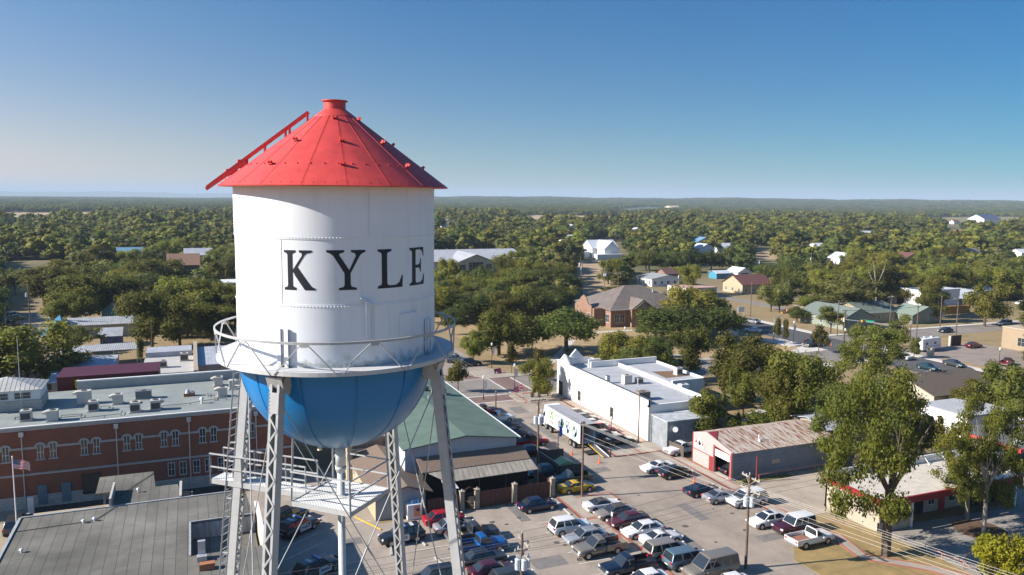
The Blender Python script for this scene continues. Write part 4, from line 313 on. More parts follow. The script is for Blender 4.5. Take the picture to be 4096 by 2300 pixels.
# rivets
mb = MB()
def rivet(phi, z, r, s=.02):
    c = pol(phi, r, z); nrm = (c-Vector((TX, TY, z))).normalized(); t = nrm.cross(Vector((0,0,1)))
    P = [c+t*s, c+Vector((0,0,s)), c-t*s, c-Vector((0,0,s)), c+nrm*s*.8]
    mb.add(P, [(0,1,4),(1,2,4),(2,3,4),(3,0,4)])
for z, r in ((34.63, R+.004), (32.31, R+.002)):
    for i in range(200): rivet(i*360/200, z, r, .027)
for i in range(464): rivet(i*360/464, 30.32+(.05 if i % 2 else 0), R+.002, .015)
for ph0, za, zb, r in ((-31, 32.42, 34.53, R-.012), (15.4, 34.7, 36.2, R+.004), (52, 32.42, 34.53, R-.012), (17.5, 30.45, 32.2, R+.002), (-70, 30.45, 32.2, R+.002), (-82, 34.7, 36.2, R+.004)):
    z = za
    while z < zb: rivet(ph0, z, r, .015); rivet(ph0+.9, z+.05, r, .012); z += .1
for ph0, za, zb, r in ((-30.2, 32.38, 34.56, R-.008), (16.6, 34.6, 36.33, R+.008), (18.9, 30.3, 32.36, R+.006)):
    P = [pol(ph0, r, za), pol(ph0+.25, r, za), pol(ph0+.25, r, zb), pol(ph0, r, zb)]; mb.quad(*P)
    mb.bar(pol(ph0+.25, r-.002, za), pol(ph0+.25, r-.002, zb), .012)
tobj('rivet_row', mb, tankw)
# lettering: outlines in letter units (x right, y up, cap height 100), curved on to the shell
def arc(c, r, a0, a1, k=4): return [(c[0]+r*math.cos(math.radians(a0+(a1-a0)*i/k)), c[1]+r*math.sin(math.radians(a0+(a1-a0)*i/k))) for i in range(k+1)]
K1 = [(0,0),(44,0),(44,6),(33,9),(31,12),(31,44),(34,45),(40,36),(74,0),(110,0),(110,5),(103,6),(94,11),(49,58),(74,87),(82,92),(100,95),(100,100),(55,100),(55,95),(63,93),(66,90),(65,86),(33,52),(31,52),(31,89),(33,92),(43,95),(43,100),(0,100),(0,95),(10,92),(13,88),(13,12),(10,8),(0,6)]
Y1 = [(37,0),(93,0),(93,5),(78,8),(74,13),(74,42),(104,86),(112,92),(122,95),(122,100),(76,100),(76,95),(88,92),(91,86),(90,83),(70,50),(40,87),(40,91),(55,95),(55,100),(0,100),(0,95),(13,91),(22,85),(55,42),(55,13),(52,8),(37,5)]
L1 = [(0,0),(86,0),(88,31),(84,31),(75,14),(62,7),(38,7),(33,9),(31,14),(31,87),(33,91),(46,95),(46,100),(0,100),(0,95),(11,91),(13,87),(13,13),(11,9),(0,6)]
E1 = [(0,0),(82,0),(86,28),(82,28),(72,12),(60,6),(38,6),(33,8),(32,12),(32,46),(48,46),(56,42),(60,34),(64,34),(64,70),(60,70),(56,58),(48,54),(32,54),(32,91),(35,94),(58,94),(70,89),(78,76),(82,76),(80,100),(0,100),(0,95),(10,92),(13,88),(13,12),(10,8),(0,5)]
navy = mat('navy_letter_paint', (.006,.008,.02), .5)
from mathutils.geometry import tessellate_polygon
for pts, a0, a1, z0, z1 in ((K1, -28.4, -11.5, 32.87, 34.21), (Y1, -5.6, 14.7, 32.87, 34.22), (L1, 21.5, 37.6, 32.87, 34.22), (E1, 42.8, 57.2, 32.87, 34.22)):
    mb = MB(); wmax = max(p[0] for p in pts)
    # cut into narrow vertical strips so that the letter bends with the shell
    poly = [(p[0]/wmax*(a1-a0)+a0, z0+(z1-z0)*p[1]/100) for p in pts]
    k = int((a1-a0)/1.0)+1; step = (a1-a0)/k
    for i in range(k):
        lo, hi = a0+i*step, a0+(i+1)*step
        tris = tessellate_polygon([[Vector((x, y, 0)) for x, y in poly]])
        for t in tris:
            q = [poly[j] for j in t]
            for lim, sgn in ((lo, 1), (hi, -1)):
                out = []
                for j in range(len(q)):
                    A_, B_ = q[j], q[(j+1) % len(q)]; ia = sgn*(A_[0]-lim) >= 0; ib = sgn*(B_[0]-lim) >= 0
                    if ia: out.append(A_)
                    if ia != ib:
                        s_ = (lim-A_[0])/(B_[0]-A_[0]); out.append((lim, A_[1]+s_*(B_[1]-A_[1])))
                q = out
                if not q: break
            if len(q) >= 3:
                ar = sum(q[j][0]*q[(j+1) % len(q)][1]-q[(j+1) % len(q)][0]*q[j][1] for j in range(len(q)))
                if abs(ar) < 1e-6: continue
                P = [pol(x, R-.006, y) for x, y in q]
                if ar < 0: P = P[::-1]
                mb.quad(*P)
    tobj('painted_letter', mb, navy)
# small fittings on the shell
mb = MB()
a, t = pol(14.9, R+.02, 0), pol(14.9+90, 1, 0)-Vector((TX, TY, 0))
mb.bar(pol(14.4, R+.06, 31.15), pol(14.4, R+.06, 32.45), .13, .05, up=tuple(t)); mb.bar(pol(15.6, R+.07, 31.15), pol(15.6, R+.07, 32.45), .03, .12, up=tuple(t))
mb.bar(pol(11.4, R+.1, 32.58), pol(18.6, R+.16, 32.32), .10, .03)
tobj('bracket', mb, tankw)
mb = MB(); P0, P1 = 35, 48
for i in range(6):
    f0 = P0+(P1-P0)*i/6; f1 = P0+(P1-P0)*(i+1)/6
    A = [pol(f, rr, z) for z in (30.95, 31.93) for rr in (R+.003, R+.045) for f in (f0, f1)]
    mb.add(A, [(2,3,7,6),(0,2,6,4),(1,5,7,3),(4,6,7,5),(0,1,3,2)])
for f in (36, 47):
    for z in (31.02, 31.86): 
        c = pol(f, R+.05, z); mb.bar(c, pol(f, R+.07, z), .03)
tobj('manhole_cover', mb, tankw)
for lp in (-30, 60, 150, 240):
    mb = MB()
    for dp in (-2.2, 2.2):
        t = pol(lp+90, 1)-Vector((TX, TY, 0))
        mb.bar(pol(lp+dp, R+.05, 30.15), pol(lp+dp, R+.05, 31.55), .05, .13, up=tuple(t)); mb.bar(pol(lp+dp+.8, R+.1, 30.15), pol(lp+dp+.8, R+.1, 31.55), .02, .1, up=tuple(t))
    tobj('stiffener', mb, tankw)
# bowl
mb = MB(); prof = [(3.66*math.cos(math.radians(a)), 30.12-3.72*math.sin(math.radians(a))) for a in range(0, 88, 4)]+[(.25, 26.4)]
mb.lathe(prof, NS, TX, TY); bowl = tobj('tank_bowl', mb, tankb, True)
mb = MB()
for i in range(12):
    ph = i*30+9
    pts = [pol(ph, 3.67*math.cos(math.radians(a)), 30.12-3.73*math.sin(math.radians(a))) for a in range(0, 86, 5)]
    for a, b_ in zip(pts, pts[1:]): mb.bar(a, b_, .05, .014)
    for a in np.arange(2, 84, 1.9):
        r_a = math.radians(a); c = pol(ph+.8/max(.15, math.cos(r_a)), 3.665*math.cos(r_a), 30.12-3.725*math.sin(r_a)); mb.bar(c, c+(c-Vector((TX, TY, 30.12))).normalized()*.014, .025)
tobj('bowl_seam', mb, tankb)
# roof
ZE, ZC, RE = 36.37, 39.22, 4.19
def rz(r): return ZE+(ZC-ZE)*(RE-r)/(RE-.40) + .10*math.sin(math.pi*(RE-r)/(RE-.4))*0
mb = MB(); mb.lathe([(R-.1, ZE-.02), (RE, ZE-.03)], 96, TX, TY); mb.lathe([(RE, ZE-.03), (RE+.01, ZE)], 96, TX, TY); mb.lathe([(RE+.01, ZE), (.78, rz(.78))], 96, TX, TY); mb.lathe([(.78, rz(.78)), (.76, rz(.76)+.02)], 96, TX, TY); mb.lathe([(.76, rz(.76)+.02), (.42, ZC)], 96, TX, TY)
roof = tobj('tank_roof', mb, tankr, True)
mb = MB()
for i in range(18):
    ph = -36+20.3*i if i < 18 else 0
    a, b_ = pol(ph, RE-.02, rz(RE-.02)+.008), pol(ph, .78, rz(.78)+.008); mb.bar(a, b_, .018, .009)
    for k in range(34):
        f = k/34; c = a.lerp(b_, f)+ (pol(ph+90, 1)-Vector((TX, TY, 0)))*.05; mb.bar(c, c+Vector((0,0,.012)), .02)
for i in range(70):
    c = pol(i*360/70, RE-.12, rz(RE-.12)); mb.bar(c, c+Vector((0,0,.02)), .03)
for i in range(44):
    c = pol(i*360/44+1.5, 3.22, rz(3.22)); mb.bar(c, c+Vector((0,0,.035)), .06, .04)
tobj('roof_seam', mb, tankr)
mb = MB(); mb.lathe([(.40, ZC-.02), (.40, 39.5), (.48, 39.52), (.48, 39.55), (.36, 39.56), (0.01, 39.57)], 40, TX, TY); tobj('roof_vent', mb, tankr, False)
def lug(ph, r, w=.16, hgt=.15):
    mb = MB(); o = Vector((TX, TY, 0)); c = pol(ph, r, rz(r)); rad = (pol(ph, 1)-o).normalized(); t = Vector((0,0,1)).cross(rad); up = Vector((0,0,1))*.8+rad*.6
    for s_ in (-1, 1): mb.bar(c+t*s_*w*.35, c+t*s_*w*.35+up*hgt, w*.55, .03, up=tuple(t))
    mb.bar(c-t*w*.5+up*.03, c+t*w*.5+up*.03, .12, .02)
    tobj('roof_lug', mb, tankr)
for r in (3.26, 2.12, .95):
    for ph in ((-45, 0, 45, 90, 135, 180, 225) if r > 1 else (0, 60, 180)): lug(ph+(4 if r > 3 else 6 if r > 2 else 0), r)
rl = MB(); o = Vector((TX, TY, 0)); ph = -93; t = (pol(ph+90, 1)-o)
for s_ in (-.19, .19): rl.bar(pol(ph, .95, rz(.95)+.30)+t*s_, pol(ph, RE+.42, rz(RE+.42)+.26)+t*s_, .05, .09)
for i in range(14):
    r = 1.05+(RE+.3-1.05)*i/13; rl.bar(pol(ph, r, rz(r)+.29)-t*.19, pol(ph, r, rz(r)+.29)+t*.19, .03)
for r in (1.0, 1.65, 1.8, 2.55, 3.4):
    for s_ in (-.19, .19): rl.bar(pol(ph, r, rz(r))+t*s_, pol(ph, r, rz(r)+.3)+t*s_, .08, .04)
rl.box(*(lambda c: (c.x-.18, c.x+.18, c.y-.18, c.y+.18, c.z, c.z+.3))(pol(ph, 3.35, rz(3.35)+.02)))
rl.box(*(lambda c: (c.x-.2, c.x+.2, c.y-.2, c.y+.2, c.z, c.z+.22))(pol(ph, 3.75, rz(3.75)+.05)))
rl.bar(pol(ph, 3.2, rz(3.2)+.12)+t*.3, pol(ph, RE+.42, rz(RE+.42)+.18)+t*.3, .07, .12)
rl.path([pol(ph, 3.8, rz(3.8)+.2), pol(ph, 3.9, rz(3.9)), pol(ph, 4.0, rz(4.0)+.1)], .02)
tobj('roof_ladder', rl, tankr)
# gallery
RF, RR = 4.39, 4.47
mb = MB(); mb.lathe([(R, 30.21), (RF, 30.21), (RF+.05, 30.215), (RF+.05, 30.07), (RF+.02, 30.07), (RF+.02, 30.18), (R, 30.18)], 96, TX, TY)
gallery = tobj('gallery_floor', mb, mat('gallery_grey_paint', (.5,.51,.52), .55, .3, 2.2, col2=(.42,.40,.36), thr=(.55,.8)))
mb = MB()
for i in range(96):
    a = pol(i*3.75, RR, 31.22); b_ = pol((i+1)*3.75, RR, 31.22); mb.bar(a, b_, .055, .035)
    mb.bar(pol(i*3.75, RR+.02, 31.19), pol((i+1)*3.75, RR+.02, 31.19), .012, .07)
gr = tobj('gallery_railing', mb, GREYST)
for i in range(12):
    tp, b0, b1 = -14.5+30*i, -29.5+30*i, .5+30*i
    mb = MB(); o = Vector((TX, TY, 0)); t = pol(tp+90, 1)-o
    for bp_, s_ in ((b0+1, -1), (b1-1, 1)):
        a = pol(tp+1.2*s_, RR, 31.18); q = pol(bp_, RF+.06, 30.1)
        if tp == 15.5 and s_ == -1:
            mid = a.lerp(q, .62)+Vector((0,0,.13)); mb.bar(a, mid, .045, .03); mb.bar(mid, q, .045, .03)
        else: mb.bar(a, q, .045, .03)
    mb.bar(pol(tp-1.6, RR+.015, 31.13), pol(tp+1.6, RR+.015, 31.13), .015, .14)
    if i in (3, 7): mb.bar(pol(b1-1.4, RF+.07, 30.1), pol(b1+1.4, RF+.07, 30.1), .02, .2)
    tobj('railing_brace', mb, GREYST, parent=gr)
# legs
def leg(ph):
    mb = MB(); o = Vector((TX, TY, 0)); rad = (pol(ph, 1)-o).normalized(); t = (pol(ph+90, 1)-o).normalized()
    def P(z, a, s_): return pol(ph, 4.02+.118*(30.0-z), z)+t*a+rad*s_
    z0, z1 = 0.05, 30.0; W, D = .185, .17
    for s_ in (-1, 1):
        mb.bar(P(z0, s_*W, 0), P(z1, s_*W, 0), .02, 2*D, up=tuple(rad))
        for q in (-1, 1): mb.bar(P(z0, s_*(W-.045), q*D), P(z1, s_*(W-.045), q*D), .09, .02, up=tuple(rad))
    L = tobj('tower_leg', mb, GREYST)
    mb = MB(); z = z0; k = 0
    while z < z1-1.1:
        for q in (-1, 1): mb.bar(P(z, (W-.04)*(1 if k % 2 else -1), q*(D+.018)), P(z+.42, (W-.04)*(-1 if k % 2 else 1), q*(D+.018)), .065, .014, up=tuple(rad))
        z += .42; k += 1
    obj('leg_lacing', mb, GREYST, L)
    mb = MB()
    for q in (-1, 1): mb.bar(P(28.75, 0, q*(D+.02)), P(29.45, 0, q*(D+.02)), 2*W, .015, up=tuple(rad))
    mb.bar(P(29.4, -.23, -.1), P(30.02, -.23, -.4), .02, .55, up=tuple(rad)); mb.bar(P(29.4, .23, -.1), P(30.02, .23, -.4), .02, .55, up=tuple(rad))
    mb.bar(P(29.6, 0, .1), P(29.98, 0, .28), .6, .04)
    for zz in np.arange(28.8, 29.45, .12):
        for s_ in (-.19, .19): mb.bar(P(zz, s_, D+.02), P(zz, s_, D+.05), .03)
    obj('gusset', mb, GREYST, L)
for ph in (-30, 60, 150, 240): leg(ph)
def legp(ph, z, dr=0): return pol(ph, 4.02+.118*(30.0-z)+dr, z)
for i, ph in enumerate((-30, 60, 150, 240)):
    q = ph+90
    for (pa, za), (pb, zb) in (((ph, 29.3), (q, 15.6)), ((q, 29.3), (ph, 15.6)), ((ph, 15.2), (q, .6)), ((q, 15.2), (ph, .6))):
        a, b_ = legp(pa, za, .05), legp(pb, zb, .05); dv = (b_-a).normalized()
        mb = MB(); mb.tube(a, b_, .022, n=8); mb.tube(a.lerp(b_, .42), a.lerp(b_, .42)+dv*.5, .036, n=8); mb.tube(a, a+dv*.25, .05, n=8)
        tobj('tie_rod', mb, GREYST)
    mb = MB()
    mb.bar(legp(ph, 15.4), legp(q, 15.4), .2, .3); tobj('strut', mb, GREYST)
    mb = MB(); c = legp(ph, 0); mb.box(c.x-.7, c.x+.7, c.y-.7, c.y+.7, -.2, .3); tobj('footing', mb, CONC)
# riser
mb = MB(); mb.tube((TX, TY, 0), (TX, TY, 26.2), .145, n=24); mb.tube((TX, TY, 25.5), (TX, TY, 26.5), .2, n=24)
for z in (25.35, 19.9, 14.4, 9, 3.6): mb.tube((TX, TY, z), (TX, TY, z+.14), .215, n=24); mb.tube((TX, TY, z-.1), (TX, TY, z+.24), .175, n=24)
tobj('riser_pipe', mb, mat('riser_grey_paint', (.5,.53,.53), .45, .12, 3), True)
# hung platform with rails, and the walkway to the ladder leg
ZP = 24.3; CS = [pol(a-AZ0, 1.92, ZP) for a in (180, 270, 0, 90)]    # corners on the grid's axes
grate = ribbed('white_steel_grating', (.72,.72,.7), 'X', .09, .6, 0, .9, dark=.35, ridge=.3)
mb = MB(); mb.prism([(c.x, c.y) for c in CS], ZP-.04, ZP)
pf = tobj('maintenance_platform', mb, grate)
mb = MB()
for i in range(4):
    a, b_ = CS[i], CS[(i+1) % 4]; mb.bar(a-Vector((0,0,.06)), b_-Vector((0,0,.06)), .05, .18)
obj('platform_beam', mb, GREYST, pf)
for i, c in enumerate(CS):
    mb = MB(); d = (c-Vector((TX, TY, ZP))).normalized(); top = c-d*.15; top.z = 27.2 if i < 3 else 27.0; mb.bar(c+Vector((0,0,-.2)), top, .07, .07); obj('hanger', mb, GREYST, pf)
mb = MB()
for i in (0, 1, 2):
    a, b_ = CS[i], CS[(i+1) % 4]
    for h in (.6, 1.2): mb.bar(a+Vector((0,0,h)), b_+Vector((0,0,h)), .045, .05)
obj('platform_railing', mb, GREYST, pf)
mb = MB(); wd = Vector((math.cos(math.radians(138)), math.sin(math.radians(138)), 0)); wt = Vector((-wd.y, wd.x, 0)); C0 = Vector((TX, TY, ZP))
A_, B_ = C0+wd*1.35, C0+wd*6.0
mb.add([A_-wt*.38, B_-wt*.38, B_+wt*.38, A_+wt*.38]+[p-Vector((0,0,.04)) for p in (A_-wt*.38, B_-wt*.38, B_+wt*.38, A_+wt*.38)], [(0,1,2,3),(4,7,6,5),(0,4,5,1),(1,5,6,2),(2,6,7,3),(3,7,4,0)])
wk = tobj('walkway', mb, grate)
mb = MB()
for s_ in (-1, 1): mb.bar(A_+wt*.4*s_-Vector((0,0,.08)), B_+wt*.4*s_-Vector((0,0,.08)), .05, .2)
obj('walkway_beam', mb, GREYST, wk)
mb = MB()
for s_ in (-1, 1):
    for h in (.55, 1.1): mb.bar(A_+wt*.42*s_+Vector((0,0,h)), B_+wt*.42*s_+Vector((0,0,h)), .045, .05)
    for f in (0, .33, .66, 1): q = A_.lerp(B_, f)+wt*.42*s_; mb.bar(q-Vector((0,0,.2)), q+Vector((0,0,1.1)), .07, .05)
obj('walkway_railing', mb, GREYST, wk)
# ladder up the far left leg
mb = MB(); o = Vector((TX, TY, 0)); t = (pol(330, 1)-o)
for s_ in (-.22, .22): mb.bar(legp(240, .5, .55)+t*s_, legp(240, 31.4, .5)+t*s_, .05, .06)
for k in range(92): z = .8+k*.33; mb.bar(legp(240, z, .55)-t*.22, legp(240, z, .55)+t*.22, .025)
for k in range(12): z = 2+k*2.4; mb.bar(legp(240, z, .2)+t*.2, legp(240, z, .55)+t*.2, .04)
tobj('ladder', mb, GREYST)
mb = MB(); c = pol(235, 4.5, 31.2)
mb.path([c, c+Vector((0,0,.45)), c+(pol(235, 1)-o)*.15+Vector((0,0,.6)), c+(pol(235, 1)-o)*.35+Vector((0,0,.5)), c+(pol(235, 1)-o)*.38], .025); tobj('grab_handle', mb, GREYST)
mb = MB(); c = pol(-60, .9, 26.45); mb.tube(c, c-Vector((0,0,.12)), .06, .09, n=12); tobj('lamp', mb, mat('lamp_glass', (.8,.72,.55), .2))
# ================================================================ GROUND AND STREETS
g = bpy.data.materials.new('dry_grass_ground'); g.use_nodes = True; n = g.node_tree; b = n.nodes['Principled BSDF']; b.inputs['Roughness'].default_value = .95
geo = n.nodes.new('ShaderNodeTexCoord')
def noise(sc, det=6, rg=.6):
    z_ = n.nodes.new('ShaderNodeTexNoise'); z_.inputs['Scale'].default_value = sc; z_.inputs['Detail'].default_value = det; z_.inputs['Roughness'].default_value = rg
    n.links.new(geo.outputs['Object'], z_.inputs['Vector']); return z_.outputs['Fac']
def ramp(src, stops):
    r = n.nodes.new('ShaderNodeValToRGB'); e = r.color_ramp.elements
    while len(e) < len(stops): e.new(.5)
    for i, (p_, c_) in enumerate(stops): e[i].position = p_; e[i].color = _c(c_)
    n.links.new(src, r.inputs[0]); return r.outputs[0]
def mixc(f, a, b_):
    m_ = n.nodes.new('ShaderNodeMix'); m_.data_type = 'RGBA'
    for s_, i in ((f, 0), (a, 6), (b_, 7)):
        if isinstance(s_, (int, float)): m_.inputs[i].default_value = s_
        else: n.links.new(s_, m_.inputs[i])
    return m_.outputs[2]
near = ramp(noise(.35, 8, .7), [(.3, (.19,.13,.065)), (.5, (.27,.195,.10)), (.7, (.16,.135,.05))])
mid = ramp(noise(.02, 6), [(.35, (.085,.085,.028)), (.65, (.17,.135,.06))])
far = ramp(noise(.006, 10, .75), [(.38, (.018,.028,.012)), (.5, (.04,.05,.018)), (.66, (.10,.095,.045))])
ln = n.nodes.new('ShaderNodeVectorMath'); ln.operation = 'LENGTH'; n.links.new(geo.outputs['Object'], ln.inputs[0])
def rng_(a, b_):
    m_ = n.nodes.new('ShaderNodeMapRange'); m_.inputs[1].default_value = a; m_.inputs[2].default_value = b_; n.links.new(ln.outputs['Value'], m_.inputs[0]); return m_.outputs[0]
n.links.new(mixc(rng_(2200, 3400), mixc(rng_(260, 420), near, mid), far), b.inputs['Base Color'])
mb = MB(); S = 60000; mb.quad((-S,-S,0), (S,-S,0), (S,S,0), (-S,S,0)); struct('ground', mb, g, label='dry tan grass and soil between the town buildings')
def asph(name, c, v=.14, sc=.35, c2=None):
    m = mat(name, c, .9, v, sc, bump=.15, bscale=8); n = m.node_tree; b = n.nodes['Principled BSDF']
    tc = n.nodes.new('ShaderNodeTexCoord'); vo = n.nodes.new('ShaderNodeTexVoronoi'); vo.feature = 'DISTANCE_TO_EDGE'; vo.inputs['Scale'].default_value = .28
    nz = n.nodes.new('ShaderNodeTexNoise'); nz.inputs['Scale'].default_value = .7; nz.inputs['Detail'].default_value = 5
    va = n.nodes.new('ShaderNodeMix'); va.data_type = 'RGBA'; va.inputs[0].default_value = .35; n.links.new(tc.outputs['Object'], nz.inputs['Vector'])
    n.links.new(tc.outputs['Object'], va.inputs[6]); n.links.new(nz.outputs['Color'], va.inputs[7]); 
    ad = n.nodes.new('ShaderNodeVectorMath'); ad.operation = 'MULTIPLY_ADD'; ad.inputs[1].default_value = (3,3,3); n.links.new(nz.outputs['Color'], ad.inputs[0]); n.links.new(tc.outputs['Object'], ad.inputs[2]); n.links.new(ad.outputs[0], vo.inputs['Vector'])
    lt = n.nodes.new('ShaderNodeMath'); lt.operation = 'LESS_THAN'; lt.inputs[1].default_value = .006; n.links.new(vo.outputs[0], lt.inputs[0])
    mx = n.nodes.new('ShaderNodeMix'); mx.data_type = 'RGBA'; mx.blend_type = 'MULTIPLY'; mx.inputs[7].default_value = (.8,.79,.78,1); n.links.new(lt.outputs[0], mx.inputs[0])
    n2 = n.nodes.new('ShaderNodeTexNoise'); n2.inputs['Scale'].default_value = .12; n2.inputs['Detail'].default_value = 7; n2.inputs['Roughness'].default_value = .7; mp = n.nodes.new('ShaderNodeMapping'); mp.inputs['Scale'].default_value = (1.6,.5,1)
    n.links.new(tc.outputs['Object'], mp.inputs[0]); n.links.new(mp.outputs[0], n2.inputs['Vector']); mr = n.nodes.new('ShaderNodeMapRange'); mr.inputs[1].default_value = .3; mr.inputs[2].default_value = .7; mr.inputs[3].default_value = .82; mr.inputs[4].default_value = 1.14
    n.links.new(n2.outputs['Fac'], mr.inputs[0]); hs = n.nodes.new('ShaderNodeHueSaturation'); n.links.new(mr.outputs[0], hs.inputs['Value'])
    n.links.new(b.inputs['Base Color'].links[0].from_socket, hs.inputs['Color']); n.links.new(hs.outputs[0], mx.inputs[6]); n.links.new(mx.outputs[2], b.inputs['Base Color']); return m
ASP = asph('worn_asphalt', (.285,.238,.195)); ASPL = asph('car_park_asphalt', (.305,.258,.213)); ASPD = asph('fresh_asphalt', (.075,.075,.08)); ASPG = asph('grey_road', (.215,.19,.17)); CDRV = asph('concrete_yard', (.36,.305,.245))
BRK = bricky('red_brick_paving', (.36,.125,.085), (.30,.10,.07), (.28,.2,.16), bw=.3, rh=.3); SIDE = mat('sidewalk_concrete', (.33,.285,.235), .9, .14, .7, bump=.1); SIDL = mat('new_concrete', (.52,.49,.45), .85, .08, .5)
XWK = mat('faded_brick_crossing', (.17,.11,.095), .9, .2, 1.5); LINE = mat('worn_white_paint', (.56,.54,.5), .8, .25, 2.5); YEL = mat('yellow_paint', (.6,.38,.03), .7, .2, 4)
def rect(x0, x1, y0, y1, z): return MB().box(x0, x1, y0, y1, -.1, z)
def boxes(L, z, z0=-.1):
    mb = MB()
    for q in L: mb.box(q[0], q[1], q[2], q[3], z0, z)
    return mb
struct('main_street', rect(41.8, 61.2, 20, 131.4, .02), ASP, label='worn grey street with angled parking rows')
struct('upper_main_street', rect(43.4, 57.4, 143.2, 330, .02), ASP, label='street continuing beside the shaded park')
struct('cross_street', rect(-70, 141.8, 131.4, 143.2, .018), ASPG, label='cross street past the white commercial building')
struct('highway', rect(141.8, 155.6, 60, 330, .022), ASPD, label='dark newly laid road with pale kerbs')
struct('east_road', rect(155.6, 340, 149.5, 158.5, .02), ASPG, label='grey two lane road running to the right past a dark car')
struct('north_road', rect(100, 420, 252, 258, .016), ASPG, label='thin pale road beyond the brick hall')
struct('side_road', rect(180, 186, 158.5, 252, .014), ASPG)
struct('car_park', rect(18.2, 39.6, 20, 82.2, .016), ASPL, label='car park between the patio fence and the tower')
struct('police_yard', rect(4.9, 18.2, 20, 100.9, .014), ASPL, label='yard behind the grey roof where patrol vehicles park')
struct('office_car_park', rect(157.9, 186, 111, 138.5, .016), asph('pinkish_lot', (.25,.205,.175)), label='open pinkish car park with a parked travel trailer')
struct('garage_yard', rect(62.9, 80, 66.8, 79.0, .014), CDRV, label='pale concrete yard between garage and service station')
struct('forecourt', MB().prism([(68.2,61.2),(69.4,55.2),(69.2,50.5),(75,30),(110,30),(110,76),(90.5,76),(90.5,60)], -.1, .018), asph('old_concrete', (.27,.245,.215)), label='shaded forecourt under the big trees')
struct('west_road', rect(-85, -28.5, 262, 274, .012), ASPG); struct('west_lane', MB().prism([(-95,352),(-66,352),(-60,262),(-85,262)], -.1, .014), ASPG, label='road curving past parked lorries at the far left')
struct('west_car_park', rect(-66, -38, 225, 262, .01), asph('gravel_lot', (.30,.25,.19)))
struct('alley', rect(-40, 18.2, 88.9, 101, .01), mat('alley_mulch', (.045,.04,.032), .95, .4, 1.5))
struct('front_walk', rect(-40, -18.4, 60, 101, .016), asph('tan_pavers', (.36,.29,.21)), label='tan paved strip left of the grey roof')
mb = boxes([(39.6, 41.8, 20, 82.3), (41.8, 46.6, 78.7, 81.2)], .12); struct('median_walk', mb, SIDE, label='raised walk with red brick edging between parking rows')
mb = boxes([(39.6,39.95,20,82.3), (41.45,41.8,20,78.7), (41.8,46.6,78.7,79.0), (41.8,46.6,80.9,81.2), (46.3,46.6,79,80.9), (39.95,41.45,57.4,58.2), (39.95,41.45,64.6,65.1), (39.95,41.45,69.4,69.9), (39.95,41.45,74.6,75.1)], .126, 0); struct('brick_edging', mb, BRK)
mb = boxes([(61.2, 62.9, 60, 92.5), (54.0, 62.3, 92.5, 97.2)], .12); struct('garage_sidewalk', mb, SIDE)
mb = boxes([(61.2,61.5,60,92.5), (62.6,62.9,60,92.5), (54,54.3,92.8,97.2), (54,62.3,92.5,92.8), (54.3,62.3,96.9,97.2), (58,58.3,92.8,96.9)], .126, 0); struct('garage_sidewalk_brick', mb, BRK)
mb = boxes([(60.2, 61.9, 97.2, 124), ], .12); struct('white_building_walk', mb, SIDE)
mb = boxes([(60.2,60.45,97.2,124), (61.65,61.9,97.2,124)], .126, 0); struct('white_building_walk_brick', mb, BRK)
struct('corner_pavement', MB().prism([(61.9,123.4),(54.4,123.4),(52.7,124.8),(52.7,129.5),(54.6,131.2),(61.9,131.2)], -.1, .12), SIDE, label='corner pavement with red stop sign and bench')
struct('corner_pavement_brick', boxes([(53.4,59.5,123.9,124.2),(54,54.4,124.6,130.4),(55.5,57.5,129.2,130.2)], .126, 0), BRK)
struct('park_corner_pavement', MB().prism([(57.4,143.4),(120,143.4),(120,146.0),(60,146.0),(57.4,152),(52.5,151),(52,146.5),(54,143.4)], -.1, .12), SIDE)
struct('street_crossing', boxes([(43.8,53,126.6,130.6),(54.2,58.2,131.5,143.2),(43.8,53,144.5,147.5)], .026, 0), XWK)
struct('crossing_lines', boxes([(43.8,52.6,126.2,126.5),(43.8,53,130.7,131),(53.7,54,131.5,143.2),(58.4,58.7,131.5,143.2)], .03, 0), LINE)
struct('park_lawn', rect(63, 139, 146.1, 246, .008), mat('park_dry_lawn', (.40,.275,.15), .95, .25, .3, col2=(.25,.185,.085)), label='dry tan park lawn around the brick hall')
struct('park_paths', MB().prism([(66,146),(68,146),(90,176),(88,176)], -.1, .03).box(95, 107, 150, 151.5, -.1, .03).box(100, 118, 184, 185.5, -.1, .03), SIDL)
struct('highway_pavement', boxes([(155.6,157.9,60,139),(139.6,141.8,143.2,149),(120,141.8,128.6,131.4),(155.6,158,158.5,190),(158,300,158.6,160.4)], .12), SIDL)
struct('highway_walk', MB().prism([(139.8,150),(128,142.9),(141.8,143.3),(141.8,152)], -.1, .1).box(136,141.8,150,160,-.1,.1), SIDL)
struct('verge_grass', boxes([(157.9,186,139,149.4),(157.9,161,112,126)], .03), mat('verge', (.28,.2,.1), .95, .3, .4))
struct('roadside_lawn', MB().prism([(61.9,66.2),(62.9,66.6),(68.2,61.2),(69.2,55),(69,50),(72,30),(56,30),(55.5,48),(55,58.5),(58,62)], -.1, .06), mat('straw_lawn', (.33,.225,.09), .95, .3, .45, col2=(.20,.15,.06)), label='straw coloured lawn by the service station')
mb = MB(); mb.prism([(62.9,63),(64,61.4),(62.7,56.6),(66.9,52.4),(71,46),(69.2,45.8),(65.6,51.9),(61.4,56.2),(62.3,60.4)], -.05, .1); struct('curved_path', mb, SIDE)
mb = MB()
for A_, B_ in (((62.95,63),(64.05,61.4)), ((64,61.4),(62.7,56.6)), ((62.7,56.6),(66.9,52.4)), ((66.9,52.4),(71,46)), ((62.3,60.4),(61.4,56.2)), ((61.4,56.2),(65.6,51.9)), ((65.6,51.9),(69.2,45.8))): mb.bar((*A_,.05), (*B_,.05), .22, .14)
